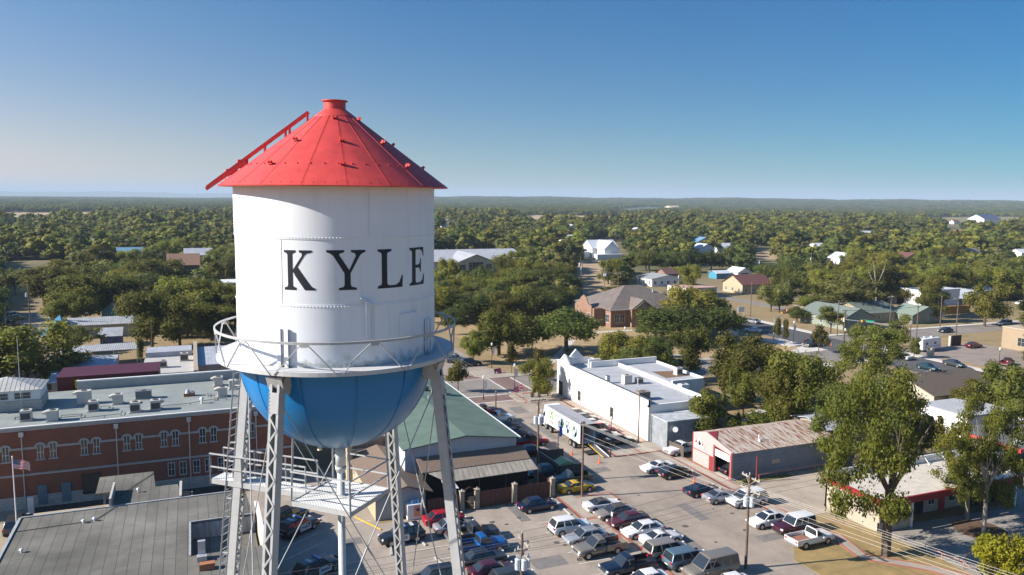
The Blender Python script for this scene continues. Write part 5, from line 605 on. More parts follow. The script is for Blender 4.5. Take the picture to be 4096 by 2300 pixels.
struct('curved_path_brick', mb, BRK)
struct('garage_verge', boxes([(62.9,63.4,83.2,88.6),(62.95,72,77.6,78.8)], .05), mat('weedy_grass', (.16,.15,.05), .95, .4, 2))
struct('tree_island', MB().lathe([(0,.1),(2.6,.1),(2.8,0)], 20, 79.5, 56.8), mat('mulch', (.10,.06,.035), .95, .3, 2))
mb = MB()
for v in (78.65, 76.0, 73.4, 70.8, 68.2, 65.6, 63.0, 60.4): mb.box(34.4, 39.0, v, v+.1, 0, .022)
for v in (75.2, 72.5, 69.8, 67.1, 64.4, 61.7, 59): mb.box(42.2, 46.4, v, v+.1, 0, .025)
for v in (78.2, 75.5, 72.8, 70.1, 67.4, 64.7, 62): mb.box(20, 24, v-1.2, v-1.1, 0, .022)
for v in (84.4, 81.8, 79.2, 76.6, 74.0): mb.bar((7.4, v-2.2, .02), (11.4, v+.4, .02), .1, .012)
mb.box(14.3, 17.3, 83.4, 83.5, 0, .022); mb.box(158, 159, 113, 113.2, 0, .024)
for v in (112,115,118): mb.box(156.5-12, 156.5-8, v, v+.15, 0, .03)
struct('parking_lines', mb, LINE)
mb = MB(); mb.bar((15.9, 85.0, .05), (17.9, 80.6, .05), .14, .1); struct('yellow_kerb_line', mb, YEL)
for (x, y, rz) in ((39.0,77.6,90), (17.7,75,80), (19,78.6,100), (21.6,71.2,100), (21.2,75.9,100), (21.0,68.8,100), (22.2,66.2,100)):
    o = obj('parking_block', MB().prism([(-.9,-.09),(.9,-.09),(.9,.09),(-.9,.09)], 0, .13), CONC, world=False); o.location = (x, y, .02); o.rotation_euler.z = math.radians(rz)
    tag(o, 'low concrete wheel stop at the head of a parking space', 'wheel stop', 'concrete wheel stops in the car park')

# repairs, stains and tyre-worn tracks laid on the asphalt as thin sheets
PATCHM = mat('asphalt_repair', (.17,.155,.145), .9, .2, 1.2); STAIN = mat('oil_stain', (.085,.078,.07), .8, .25, 2)
mb = MB(); rr = random.Random(4)
for (x, y, w, h) in ((47.5,88,3.2,1.6),(52,70,1.4,5),(49,103,1.2,9),(30,66,3.5,2.2),(33,77,1.2,6),(55,63,3,1.5),(47,62,1.1,7),(13,78,2.4,1.6),(12.5,90,3,1.2),(51.5,84,5,.9),(49.5,118,2.4,4),(27,74.5,.7,7)): mb.box(x, x+w, y, y+h, 0, .026)
struct('asphalt_patches', mb, PATCHM)
mb = MB()
for i in range(60):
    x, y = rr.choice(((36.5,0),(43.5,0),(57.5,0),(25,0),(48,0),(31,0))); x += rr.uniform(-2.5,2.5); y = rr.uniform(54,96 if x > 42 else 80); r_ = rr.uniform(.12,.45); P = [(x+r_*rr.uniform(.6,1.2)*math.cos(a*.785), y+r_*rr.uniform(.5,1.1)*math.sin(a*.785)) for a in range(8)]; mb.prism(P, 0, .029)
struct('oil_stains', mb, STAIN)
# ================================================================ BUILDINGS
def window(par, kind, x0, x1, z0, z1, face, at, fr=WFRAME, gl=GLASS, mull=(1,1), name='window', t=.07, d=.05):
    """a window on a wall: frame mesh (part) with its pane (sub-part). face 'S','N','E','W' = -Y,+Y,+X,-X; at = wall plane coordinate"""
    s_ = {'S': -1, 'N': 1, 'E': 1, 'W': -1}[face]; mb = MB(); pn = MB()
    def bx(m_, a, b_, c, e, o0, o1):
        lo, hi = sorted((at+s_*o0, at+s_*o1))
        (m_.box(a, b_, lo, hi, c, e) if face in 'SN' else m_.box(lo, hi, a, b_, c, e))
    bx(mb, x0-t, x0, z0-t, z1+t, .002, d); bx(mb, x1, x1+t, z0-t, z1+t, .002, d); bx(mb, x0, x1, z0-t*1.3, z0, .002, d+.02); bx(mb, x0, x1, z1, z1+t, .002, d)
    for i in range(1, mull[0]+1):
        x = x0+(x1-x0)*i/(mull[0]+1); bx(mb, x-.025, x+.025, z0, z1, .016, d-.008)
    for i in range(1, mull[1]+1):
        z = z0+(z1-z0)*i/(mull[1]+1); bx(mb, x0, x1, z-.02, z+.02, .014, d-.012)
    bx(pn, x0, x1, z0, z1, .004, .012)
    w = obj(name, mb, fr, par); obj('pane', pn, gl, w); return w
def door(par, x0, x1, z0, z1, face, at, m, name='door'):
    s_ = {'S': -1, 'N': 1, 'E': 1, 'W': -1}[face]; lo, hi = sorted((at+s_*.003, at+s_*.06)); mb = MB()
    mb.box(x0, x1, lo, hi, z0, z1) if face in 'SN' else mb.box(lo, hi, x0, x1, z0, z1)
    d = obj(name, mb, m, par); lo, hi = sorted((at+s_*.06, at+s_*.12)); h = MB(); xx = x0+(x1-x0)*.85
    h.box(xx-.03, xx+.03, lo, hi, z0+.95, z0+1.08) if face in 'SN' else h.box(lo, hi, xx-.03, xx+.03, z0+.95, z0+1.08)
    obj('handle', h, METW, d); return d
def gable(mb, x0, x1, y0, y1, ze, zr, axis, ov=.4, th=.12):
    """gable roof as two solid slopes; ridge along axis"""
    if axis == 'y':
        xm = (x0+x1)/2; mb.slabxy([(x0-ov, ze-ov*(zr-ze)/(xm-x0)), (xm, zr), (x1+ov, ze-ov*(zr-ze)/(xm-x0)), (x1+ov, ze+th-ov*(zr-ze)/(xm-x0)), (xm, zr+th), (x0-ov, ze+th-ov*(zr-ze)/(xm-x0))], y0-ov, y1+ov, 'y')
    else:
        ym = (y0+y1)/2; k = (zr-ze)/(ym-y0); mb.slabxy([(y0-ov, ze-ov*k), (ym, zr), (y1+ov, ze-ov*k), (y1+ov, ze+th-ov*k), (ym, zr+th), (y0-ov, ze+th-ov*k)], x0-ov, x1+ov, 'x')
    return mb
def gwall(mb, x0, x1, y0, y1, ze, zr, axis):
    if axis == 'y': xm = (x0+x1)/2; mb.slabxy([(x0,0),(x1,0),(x1,ze),(xm,zr-.02),(x0,ze)], y0, y1, 'y')
    else: ym = (y0+y1)/2; mb.slabxy([(y0,0),(y1,0),(y1,ze),(ym,zr-.02),(y0,ze)], x0, x1, 'x')
    return mb
def hip(mb, x0, x1, y0, y1, ze, zr, ov=.5, ridge=None, th=.12):
    x0 -= ov; x1 += ov; y0 -= ov; y1 += ov; L, W = x1-x0, y1-y0
    if ridge is None: ridge = 'x' if L > W else 'y'
    if ridge == 'x': a, b_ = (x0+W/2, (y0+y1)/2, zr), (x1-W/2, (y0+y1)/2, zr)
    else: a, b_ = ((x0+x1)/2, y0+L/2, zr), ((x0+x1)/2, y1-L/2, zr)
    P = [(x0,y0,ze),(x1,y0,ze),(x1,y1,ze),(x0,y1,ze),a,b_,(x0,y0,ze-th),(x1,y0,ze-th),(x1,y1,ze-th),(x0,y1,ze-th)]
    F = [(0,1,5,4),(1,2,5),(2,3,4,5),(3,0,4)] if ridge == 'x' else [(0,1,4),(1,2,5,4),(2,3,5),(3,0,4,5)]
    return mb.add(P, F+[(0,6,7,1),(1,7,8,2),(2,8,9,3),(3,9,6,0),(6,9,8,7)])
def house(label, x0, x1, y0, y1, ze, zr, axis, wm, rm, name='house', cat='house', ov=.45, wins=None, chim=None, dr=None, group=None):
    t = thing(name, label, cat, ((x0+x1)/2, (y0+y1)/2, 0), group=group); mb = MB()
    if axis == 'h': mb.box(x0, x1, y0, y1, 0, ze); r = hip(MB(), x0, x1, y0, y1, ze+.1, zr, ov)
    elif axis == 'f': mb.box(x0, x1, y0, y1, 0, ze); r = MB().box(x0-.1, x1+.1, y0-.1, y1+.1, ze, ze+.25)
    else: gwall(mb, x0, x1, y0, y1, ze, zr, axis); r = gable(MB(), x0, x1, y0, y1, ze, zr, axis, ov)
    obj('wall', mb, wm, t); ro = obj('roof', r, rm, t)
    if chim: obj('chimney', MB().box(chim[0], chim[0]+.6, chim[1], chim[1]+.6, ze, zr+.7), BRICKR, ro)
    if wins is None: wins = ['S', 'W']
    for f in wins:
        a, b_ = (x0, x1) if f in 'SN' else (y0, y1); at = {'S': y0, 'N': y1, 'E': x1, 'W': x0}[f]; k = max(2, int((b_-a)/3.2)); st = (b_-a)/k
        for i in range(k):
            c = a+st*(i+.5)
            if dr == f and i == k//2: door(t, c-.45, c+.45, .05, 2.1, f, at, DOORM)
            else: window(t, 0, c-.5, c+.5, 1.0, 2.15, f, at)
    return t
BRICK = bricky('dark_red_brick', (.265,.082,.044), (.21,.062,.036), (.18,.10,.065)); BRICKR = bricky('orange_brick', (.265,.135,.085), (.225,.11,.07), (.22,.17,.13)); STONE = bricky('limestone_blocks', (.48,.45,.40), (.38,.36,.32), (.26,.24,.21), bw=.6, rh=.3, ms=.02)
CAP = mat('pale_stone_trim', (.37,.36,.34), .7, .12, 1.5); DOORM = mat('blue_grey_door', (.12,.19,.22), .55, .1, 2); MEMB = mat('grey_green_roof_membrane', (.225,.25,.24), .8, .16, .35, bump=.1); HVACM = mat('beige_hvac_metal', (.50,.47,.42), .55, .08, 2); LOUV = mat('dark_louvre', (.06,.06,.06), .7)
# ---- long red brick hall
X0, X1, Y0, Y1, ZR = -42.0, 11.2, 101.0, 120.0, 9.15
hall = thing('brick_hall', 'long red brick two storey hall with arched windows and pale stone bands', 'hall', ((X0+X1)/2, Y0, 0))
obj('wall', MB().box(X0, X1, Y0, Y1, 0, ZR), BRICK, hall)
obj('roof', MB().box(X0+.3, X1-.3, Y0+.3, Y1-.3, ZR, ZR+.1), MEMB, hall)
mb = MB(); mb.box(X0-.02, X1+.02, Y0-.06, Y0+.3, ZR, ZR+.42); mb.box(X1-.3, X1+.05, Y0+.3, Y1, ZR, ZR+.42)
mb.box(-15.4, X1-.3, Y1-.45, Y1, ZR, ZR+1.25); obj('parapet', mb, CAP, hall)
obj('coping', MB().box(-15.4, X1-.25, Y1-.5, Y1-.02, ZR+1.25, ZR+1.42).box(X0-.04, X1+.04, Y0-.12, Y0+.2, ZR+.42, ZR+.52), TRIMW, hall)
pairs = [-30.6, -26.1, -21.1, -16.4, -11.95, -7.45, -3.4, .95, 5.4]
mb = MB(); xs = sorted([c+s_ for c in pairs for s_ in (-.64, .64)]); edges = [X0]+[q for x in xs for q in (x-.48, x+.48)]+[X1]
for a, b_ in zip(edges[::2], edges[1::2]):
    if b_-a > .05: mb.box(a, b_, Y0-.07, Y0, 6.95, 7.2)
obj('stone_band', mb, CAP, hall)
obj('stone_band', MB().box(X0, X1, Y0-.07, Y0, 3.85, 4.1), CAP, hall)
obj('stone_base', MB().box(X0, X1, Y0-.1, Y0, 0, 1.45), STONE, hall)
def arched(cx, z0, zs, hw):
    mb = MB(); A = arc((0,0), hw, 0, 180, 8); O = arc((0,0), hw+.24, 0, 180, 8)
    for i in range(8): mb.slabxy([(cx+A[i][0], zs+A[i][1]*.75), (cx+O[i][0], zs+O[i][1]*.85), (cx+O[i+1][0], zs+O[i+1][1]*.85), (cx+A[i+1][0], zs+A[i+1][1]*.75)], Y0-.10, Y0-.001, 'y')
    for s_ in (-1, 1): mb.box(cx+s_*(hw+.12)-.12, cx+s_*(hw+.12)+.12, Y0-.10, Y0-.001, zs-.25, zs)
    w = obj('window_surround', mb, CAP, hall); obj('sill', MB().box(cx-hw-.16, cx+hw+.16, Y0-.16, Y0-.001, z0-.18, z0-.02), CAP, w)
    pn = MB(); pn.slabxy([(cx-hw,z0),(cx+hw,z0),(cx+hw,zs)]+[(cx+a, zs+b_*.75) for a, b_ in A][1:-1]+[(cx-hw,zs)], Y0-.02, Y0-.004, 'y'); obj('pane', pn, GLASS, w)
    fr = MB(); fr.box(cx-.03, cx+.03, Y0-.05, Y0-.021, z0, zs+hw*.7); fr.box(cx-hw, cx-.03, Y0-.045, Y0-.021, (z0+zs)/2-.03, (z0+zs)/2+.03); fr.box(cx+.03, cx+hw, Y0-.045, Y0-.021, (z0+zs)/2-.03, (z0+zs)/2+.03)
    fr.box(cx-hw, cx-hw+.05, Y0-.055, Y0-.021, z0, zs); fr.box(cx+hw-.05, cx+hw, Y0-.055, Y0-.021, z0, zs); obj('sash', fr, WFRAME, w)
for x in xs: arched(x, 5.75, 7.2, .34)
for x in (-28, -24.6, -3.35, -2.05, -.5, .85, 2.35, 3.7, 5.3, 6.6): window(hall, 0, x-.33, x+.33, 1.95, 3.5, 'S', Y0, fr=WFRAME)
window(hall, 0, -12.9, -11.1, 1.0, 3.3, 'S', Y0-.1, mull=(2, 0), fr=BLACKM)
for x in (-17.05, -14.65, -26.2): door(hall, x-.48, x+.48, .3, 2.6, 'S', Y0-.1, DOORM)
for x in (-27.6, -18.8, -9.15, -1.2, 6.6):
    mb = MB(); mb.tube((x, Y0-.22, .2), (x, Y0-.22, 8.7), .06, n=8); mb.box(x-.24, x+.24, Y0-.4, Y0-.08, 8.55, 9.05); obj('downspout', mb, METW, hall)
# roof plant
def hvac(x, y, z, w=1.15, d=1.1, h=1.3, hood=None, label='', m=HVACM, side=True, group='air conditioning units on the brick hall roof'):
    t = thing('air_conditioner', label, 'air conditioner', (x, y, z), group=group)
    obj('casing', MB().box(x-w/2, x+w/2, y-d/2, y+d/2, z+.12, z+h), m, t); obj('base', MB().box(x-w/2-.1, x+w/2+.1, y-d/2-.1, y+d/2+.1, z-.01, z+.12), CAP, t)
    obj('fan', MB().tube((x, y, z+h), (x, y, z+h+.06), .33, n=16), LOUV, t)
    if side: obj('grille', MB().box(x-w/2+.08, x+w/2-.08, y-d/2-.03, y-d/2-.002, z+.25, z+h-.3), LOUV, t)
    if hood: obj('hood', MB().slabxy([(x+hood*w/2, z+h), (x+hood*w/2, z+h-.5), (x+hood*(w/2+.45), z+h-.35), (x+hood*(w/2+.45), z+h-.2)], y-d*.3, y+d*.3, 'y'), m, t)
    return t
ZT = ZR+.1
for x, y, kw in ((-19.0,105.3,dict(label='beige rooftop cooling unit nearest the left end of the brick hall')), (-16.1,104.2,dict(hood=-1, side=False, label='beige rooftop unit with hood, second along the front of the brick hall roof')),
    (-13.6,111.6,dict(w=1.6,h=1.7,side=False,hood=-1,label='tall twin fan rooftop unit beside the dark red wall')), (-12.1,107.3,dict(label='beige rooftop unit just in front of the tall twin fan unit')),
    (-9.6,109.9,dict(hood=-1,side=False,label='hooded rooftop unit between tall twin fan unit and dark grey unit')), (-7.3,105.0,dict(label='beige rooftop unit with louvre, in front of the dark grey unit')), (-5.0,105.2,dict(hood=1,label='beige rooftop unit whose hood points right, middle of the roof')),
    (-6.7,111.8,dict(w=1.9,h=1.1,side=False,m=mat('dark_unit',(.16,.17,.18),.5),label='dark grey rooftop unit in the middle of the brick hall roof')), (2.7,115.9,dict(hood=-1,side=False,label='hooded beige unit near the back parapet by the tower')),
    (3.0,109.2,dict(hood=-1,side=False,label='hooded beige unit close to the tower, below the back one')), (5.2,113.2,dict(w=2.4,side=False,label='wide beige rooftop unit half hidden by the blue tank bowl')), (7.5,108.4,dict(h=.9,label='low beige rooftop unit behind the tower legs'))): hvac(x, y, ZT, **kw)
t = thing('exhaust_fan', 'small rooftop exhaust fan on rusty orange skid', 'exhaust fan', (-1.1, 111.1, ZT)); obj('skid', MB().box(-1.8,-.4,110.7,111.5,ZT,ZT+.4), mat('rust',(.25,.11,.07),.9,.3,3), t); obj('motor', MB().tube((-1.3,111.1,ZT+.4),(-1.3,111.1,ZT+.9),.35,.2).box(-.9,-.5,110.8,111.4,ZT+.4,ZT+.8), METW, t)
t = obj('roof_vent_pipe', MB().tube((.4,106.4,ZT),(.4,106.4,ZT+.6),.16).tube((.4,106.4,ZT+.6),(.4,106.4,ZT+.85),.3,.1), TRIMW); tag(t, 'white roof vent with flared cap on brick hall roof', 'roof vent')
PIPE = mat('roof_pipe', (.07,.065,.06), .7)
for i, pts in enumerate(([(-20.3,105.9),(-20.3,106.4),(-18.6,106.4)], [(-15.4,105.4),(-13.2,105.4),(-13.2,104.5),(-15.4,104.5)], [(-13,103.4),(-10.6,103.6),(-8.8,103.8),(-8.8,105.4)], [(-11.4,108.3),(-10.4,108.3),(-10.4,106.2)], [(-4.3,106),(-1,106.2),(2,107.4)], [(1.2,111),(1.2,109.4),(2,109.4),(2,107.2),(3.4,107.2)])):
    mb = MB().path([(x, y, ZT+.22) for x, y in pts], .035, 6)
    for x, y in pts: mb.tube((x, y, ZT), (x, y, ZT+.25), .04, n=6)
    tag(obj('roof_pipe_run', mb, PIPE), ['dark pipe run left of the leftmost rooftop unit', 'dark pipe loop right of the second rooftop unit', 'dark pipe run along the front edge of the brick hall roof', 'short dark pipe between two rooftop units', 'long dark pipe running right across the brick hall roof', 'bent dark pipes beside the unit near the tower'][i], 'roof pipe')
# pavilion on the roof, left
pv = thing('roof_lantern', 'stone walled clerestory with white windows and ribbed hip roof', 'clerestory', (-21, 113, ZT))
ribL = ribbed('light_ribbed_roof', (.47,.47,.45), 'X', .52, .6, 0, .9, dark=.75, ridge=.16)
obj('wall', MB().box(-26, -18.2, 110.4, 115.5, ZT, ZT+1.3), STONE, pv); obj('frieze', MB().box(-26, -18.3, 110.5, 115.4, ZT+1.3, ZT+2.6), TRIMW, pv)
for x in (-25.0, -22.6, -20.2): window(pv, 0, x-.85, x+.85, ZT+1.5, ZT+2.25, 'S', 110.5, mull=(1,1))
obj('roof', MB().add([(-26.3,110.2,ZT+2.6),(-18,110.2,ZT+2.6),(-22.2,113,ZT+3.9),(-26.3,115.7,ZT+2.6),(-18,115.7,ZT+2.6)], [(0,1,2),(1,4,2),(4,3,2),(3,0,2),(0,3,4,1)]), ribL, pv)
# ---- maroon metal wall and the sheds behind it
MAR = ribbed('maroon_ribbed_metal', (.075,.004,.012), 'X', .3, .5, 0, .5, dark=.35)
t = thing('maroon_storage_building', 'dark maroon ribbed metal building behind the brick hall', 'building', (-11.5, 124, 0))
obj('wall', MB().box(-18.0, -5.2, 121.4, 128, 0, 10.7), MAR, t); obj('roof', MB().box(-18.1, -5.1, 121.3, 128.1, 10.7, 10.85), MAR, t)
t = obj('yellow_marker', MB().box(-15.75,-15.65,120.85,120.95,9.3,10.4).box(-15.65,-15.2,120.85,120.95,9.3,9.5).box(-15.65,-15.2,120.85,120.95,9.75,9.92).box(-15.65,-15.2,120.85,120.95,10.2,10.4), mat('yellow_letter',(.75,.55,.02),.5)); tag(t, 'small yellow letter E fixed beside the maroon wall', 'letter')
SHEET = ribbed('white_sheet_roof', (.36,.38,.42), 'X', .6, .6, 0, .5, dark=.2)
RIB2 = ribbed('striped_carport_roof', (.40,.41,.42), 'X', .42, .55, 0, .8, dark=.5, ridge=.3)
TANW = mat('tan_stucco', (.42,.37,.30), .9, .1, .8); TANS = bricky('tan_stone', (.40,.33,.25), (.33,.27,.21), (.25,.2,.16), bw=.5, rh=.25)
house('low white sheet roofed shed just beyond the maroon wall', -23.5, -13.9, 152.6, 160, 3.6, 4.4, 'x', TANW, SHEET, 'shed', 'shed', wins=[])
house('white sheet roofed shed in the second row, with a shaded near slope', -24.8, -14.6, 161, 173.5, 3.8, 4.9, 'x', TANW, SHEET, 'shed', 'shed', wins=[])
t = thing('carport', 'long striped metal carport roof on thin posts', 'carport', (-18, 186, 0)); obj('roof', MB().add([(-27,183.7,3.0),(-11.6,184,3.0),(-11.8,190,3.5),(-27,188.5,3.5),(-27,183.7,2.9),(-11.6,184,2.9),(-11.8,190,3.4),(-27,188.5,3.4)], [(0,1,2,3),(4,7,6,5),(0,4,5,1),(1,5,6,2),(2,6,7,3),(3,7,4,0)]), RIB2, t)
for x in (-26.5,-21.5,-16.5,-12): obj('post', MB().box(x-.06,x+.06,184.2,184.32,0,2.95), WHITE, t)
house('lilac cottage with a pale gable roof behind the carport', -21.0, -16.6, 204.5, 211, 2.8, 4.2, 'x', mat('lilac_paint',(.22,.20,.46),.8), SHEET, dr='S')
house('long ribbed metal roofed shed with a blue end', -31, -14, 220.5, 228, 3.3, 4.6, 'x', TANW, RIB2, 'shed', 'shed', wins=[])
t = thing('blue_canopy', 'small steep blue pyramid canopy at the end of the long shed', 'canopy', (-33,223,0)); obj('top', MB().add([(-36,218,1.2),(-30,217.5,2.6),(-31.5,222,6.0),(-30,227,2.6)], [(0,1,2),(0,2,3),(1,3,2),(0,3,1)]), mat('blue_tarp',(.03,.22,.38),.6), t)
t = house('small teal gabled house with brown roof among the trees', -24.6, -18.8, 247, 257, 3.2, 5.6, 'y', mat('teal_paint',(.11,.30,.32),.7), mat('brown_roof',(.22,.15,.12),.9,.2,2), dr='S')
house('brown roofed house half hidden in the trees left of the tank', -11, 2.5, 384, 402, 4.5, 9, 'x', mat('dark_wall',(.08,.07,.06),.9), mat('brown_shingle',(.22,.125,.085),.9,.15,1))
house('pale metal roofed house behind the brown roofed one', -4, 9, 425, 440, 6, 9, 'x', TANW, SHEET)
house('white flat roofed building showing beside the tank wall', 9, 22, 288, 300, 5.6, 6, 'f', WHITE, WHITE, 'building', 'building')
# beige shop and stone building
t = house('flat roofed beige shop with white upper roof and rooftop gear', -9, -.6, 146, 163, 5, 5.2, 'f', TANW, mat('white_roof_coat',(.42,.41,.39),.7,.1,.6), 'shop', 'shop', wins=[])
obj('roof_hut', MB().box(-9, -.9, 161, 167, 5, 6.2), SHEET, t); obj('parapet', MB().box(-.6, .1, 140.2, 169, 5, 6.6), TANS, t)
for i, (x, y) in enumerate(((-5.6, 151),)): hvac(x, y, 5.25, label='small grey window cooler on the beige shop roof', group='coolers on the beige shop roof')
hvac(-2.2, 156, 5.25, w=1.4, h=1.5, label='stack of beige coolers beside the stone parapet', group='coolers on the beige shop roof')
t = house('tan stone building with narrow white framed window beside the tank', .2, 12, 148, 166, 5.6, 5.8, 'f', TANS, SHEET, 'building', 'building', wins=[]); window(t, 0, 2.9, 3.5, 1.9, 3.9, 'S', 148)
t = tag(obj('water_cooler', MB().box(-9.6,-8.2,150.5,152.5,0,1.6).add([(-9.8,150.3,1.6),(-8,150.3,1.6),(-8.9,151.5,2.6),(-9.8,152.7,1.6),(-8,152.7,1.6)], [(0,1,2),(1,4,2),(4,3,2),(3,0,2)]), mat('tan_hut',(.4,.3,.18),.8)), 'little tan hut beside the beige shop', 'hut')
# ---- grey membrane roofed office in front
GR = mat('grey_granule_roof', (.15,.143,.125), .92, .16, .5, bump=.2, bscale=12); n = GR.node_tree; b = n.nodes['Principled BSDF']
tc = n.nodes.new('ShaderNodeTexCoord'); bt = n.nodes.new('ShaderNodeTexBrick'); mp = n.nodes.new('ShaderNodeMapping'); mp.inputs['Rotation'].default_value = (0,0,math.radians(90))
n.links.new(tc.outputs['Object'], mp.inputs[0]); n.links.new(mp.outputs[0], bt.inputs['Vector']); bt.inputs['Scale'].default_value = 1; bt.inputs['Brick Width'].default_value = 9.; bt.inputs['Row Height'].default_value = .93; bt.inputs['Mortar Size'].default_value = .022; bt.inputs['Mortar Smooth'].default_value = .3
for s_ in ('Color1', 'Color2'): bt.inputs[s_].default_value = (1,1,1,1)
bt.inputs['Mortar'].default_value = (.42,.42,.42,1); bt.inputs['Color2'].default_value = (.84,.84,.82,1); bt.inputs['Mortar Size'].default_value = .035
mx = n.nodes.new('ShaderNodeMix'); mx.data_type = 'RGBA'; mx.blend_type = 'MULTIPLY'; mx.inputs[0].default_value = 1
big = n.nodes.new('ShaderNodeTexNoise'); big.inputs['Scale'].default_value = .16; big.inputs['Detail'].default_value = 8; n.links.new(tc.outputs['Object'], big.inputs['Vector'])
mr = n.nodes.new('ShaderNodeMapRange'); mr.inputs[1].default_value = .3; mr.inputs[2].default_value = .7; mr.inputs[3].default_value = .58; mr.inputs[4].default_value = 1.3; n.links.new(big.outputs['Fac'], mr.inputs[0])
hs = n.nodes.new('ShaderNodeHueSaturation'); n.links.new(mr.outputs[0], hs.inputs['Value']); n.links.new(b.inputs['Base Color'].links[0].from_socket, hs.inputs['Color'])
n.links.new(hs.outputs[0], mx.inputs[6]); n.links.new(bt.outputs['Color'], mx.inputs[7]); n.links.new(mx.outputs[2], b.inputs['Base Color'])
go = thing('grey_roof_office', 'low building with a wide weathered grey roll roof below the brick hall', 'building', (-6, 70, 0))
mb = MB(); mb.prism([(-16,83.6),(3.6,83.6),(3.6,77.7),(-1.2,77.7),(-1.2,69.8),(4.6,69.8),(4.6,40),(-16,40)], 0, 4.9); obj('wall', mb, STONE, go)
mb = MB(); mb.prism([(-16.2,84.2),(4.2,84.2),(4.6,77.4),(-1.2,77.4),(-1.2,69.9),(4.8,69.9),(4.8,40),(-16.2,40)], 4.9, 5.05); obj('roof', mb, GR, go)
mb = MB(); mb.bar((-16.2,84.3,5.07),(4.2,84.3,5.07),.2,.16); mb.box(-16.35,-16.1,40,84.2,4.8,5.15); mb.bar((-1.15,69.9,5.06),(-1.15,77.4,5.06),.16,.12); mb.bar((-1.2,77.5,5.06),(4.4,77.5,5.06),.16,.12); obj('coping', mb, mat('coping_grey',(.34,.35,.36),.6,.2,2), go)
obj('fascia', MB().box(-16.42,-16.36,40,84.2,4.0,5.0), mat('fascia_blue_grey',(.10,.14,.20),.7), go)
mb = MB(); mb.prism([(-10.4,94.2),(-5,94.2),(-4.6,89),(-2.4,89),(-1.9,84.35),(-8.3,84.35),(-8.4,89),(-10.3,89)], 4.72, 4.95); obj('canopy_roof', mb, GR, go)
for x, y in ((-10,93.8),(-5.4,93.8),(-8.2,89.3)): obj('canopy_post', MB().box(x-.12,x+.12,y-.12,y+.12,0,4.72), STONE, go)
obj('upstand', MB().box(-8.62,-8.42,84.3,89.2,4.3,5.9), mat('fascia2',(.45,.42,.37),.7), go); obj('upstand', MB().box(-2.2,-1.95,84.4,88.9,4.95,5.3), mat('fascia2',(.45,.42,.37),.7), go)
obj('courtyard_floor', MB().box(-1.2,4.7,69.9,77.4,3.2,3.35), GR, go)
obj('courtyard_wall', MB().box(-1.2,4.7,77.42,77.6,0,4.85).box(-1.4,-1.22,69.9,77.6,0,4.85), mat('stained_wall',(.30,.31,.32),.85,.35,1.5,stretch=(2,2,.3)), go)
obj('stair_block', MB().box(-1.15,4.6,66.2,69.85,4.9,5.02), GR, go)
t = obj('boundary_wall', MB().box(-16.2,-8.6,87.6,87.85,3.2,3.5).box(-16.2,-8.6,87.9,90.5,0,3.1), mat('planter_wall',(.36,.30,.22),.8)); tag(t, 'low flat canopy edge in yellow behind the grey roof', 'canopy')
for i, (x, y, l) in enumerate(((2.0,71.9,'round topped condenser in the sunken court of the grey roof'), (2.9,73.2,'second condenser behind the first in the sunken court'), (4.3,71.4,'third condenser in the court, beside the tower leg'))):
    t = thing('condenser', l, 'air conditioner', (x,y,3.35), group='condensers in the sunken court'); obj('casing', MB().tube((x,y,3.35),(x,y,4.1),.42,n=8), HVACM, t); obj('fan', MB().tube((x,y,4.1),(x,y,4.16),.3,n=16), LOUV, t)
t = tag(obj('roof_duct', MB().box(-.5,.1,69.0,69.4,5.0,6.6).box(-.6,.2,68.4,69.0,5.05,5.5), METW), 'upright grey duct at the corner of the sunken court', 'duct')
t = tag(obj('roof_crate', MB().box(-.4,.8,66.6,67.2,5.05,5.6), mat('orange_brown_box',(.35,.14,.06),.8,.2,4)), 'rust orange box lying on the grey roof by the tower', 'box')
t = tag(obj('roof_conduit', MB().path([(-16,80.8,5.1),(-10.6,81.0,5.12),(-9.6,81.1,5.1),(-8.8,82.5,5.1),(-7.8,84.6,5.12),(-7.8,87.2,5.05),(-6.6,90.2,5.02),(-4.7,93.8,5.0)], .03), BLACKM), 'black cable snaking across the grey roof', 'cable')
for x, y, l in ((-10.5,80.9,'small white roof vent, left of a pair on the grey roof'), (-9.6,81.1,'small white roof vent, right of the pair on the grey roof'), (-14.7,75.9,'lone small white vent near the left edge of the grey roof'), (-6.2,87.9,'little white bracket vent on the canopy roof')):
    tag(obj('roof_ventilator', MB().tube((x,y,5.0),(x,y,5.3),.09).tube((x,y,5.3),(x,y,5.42),.2,.08), TRIMW), l, 'roof vent')
# cat ladder wall at the office's right edge
t = thing('yard_wall', 'white capped parapet wall with slots beside the patrol yard', 'wall', (5.1,74,0)); obj('wall', MB().box(4.9,5.1,70,80.2,0,5.1), TANW, t); obj('coping', MB().box(4.85,5.25,69.9,80.3,5.1,5.25), TRIMW, t)
# ---- cream gabled store with ice freezer
SHIN = mat('brown_shingle_roof', (.17,.125,.095), .95, .22, 5, bump=.4, bscale=9); CREAM = mat('cream_wall', (.38,.31,.205), .85, .06, .6); GSTUC = mat('grey_stucco', (.36,.36,.36), .9, .08, .8)
st = thing('cream_store', 'cream and grey store with brown shingle gable roof by the patio', 'store', (20.5, 90, 0))
obj('wall', MB().slabxy([(17.9,0),(23.6,0),(23.6,2.65),(21.4,3.5),(17.9,2.6)], 83, 98.6, 'y').box(16.6,23.6,98.6,103,0,3.4), GSTUC, st); obj('side_wall', MB().box(17.84,17.895,83,98.5,0,2.55).box(17.2,17.84,96.5,98.5,0,4.6), CREAM, st)
obj('roof', MB().slabxy([(17.5,2.6),(21.4,3.62),(24.4,2.6),(24.4,2.75),(21.4,3.78),(17.5,2.75)], 82.6, 98.8, 'y'), SHIN, st)
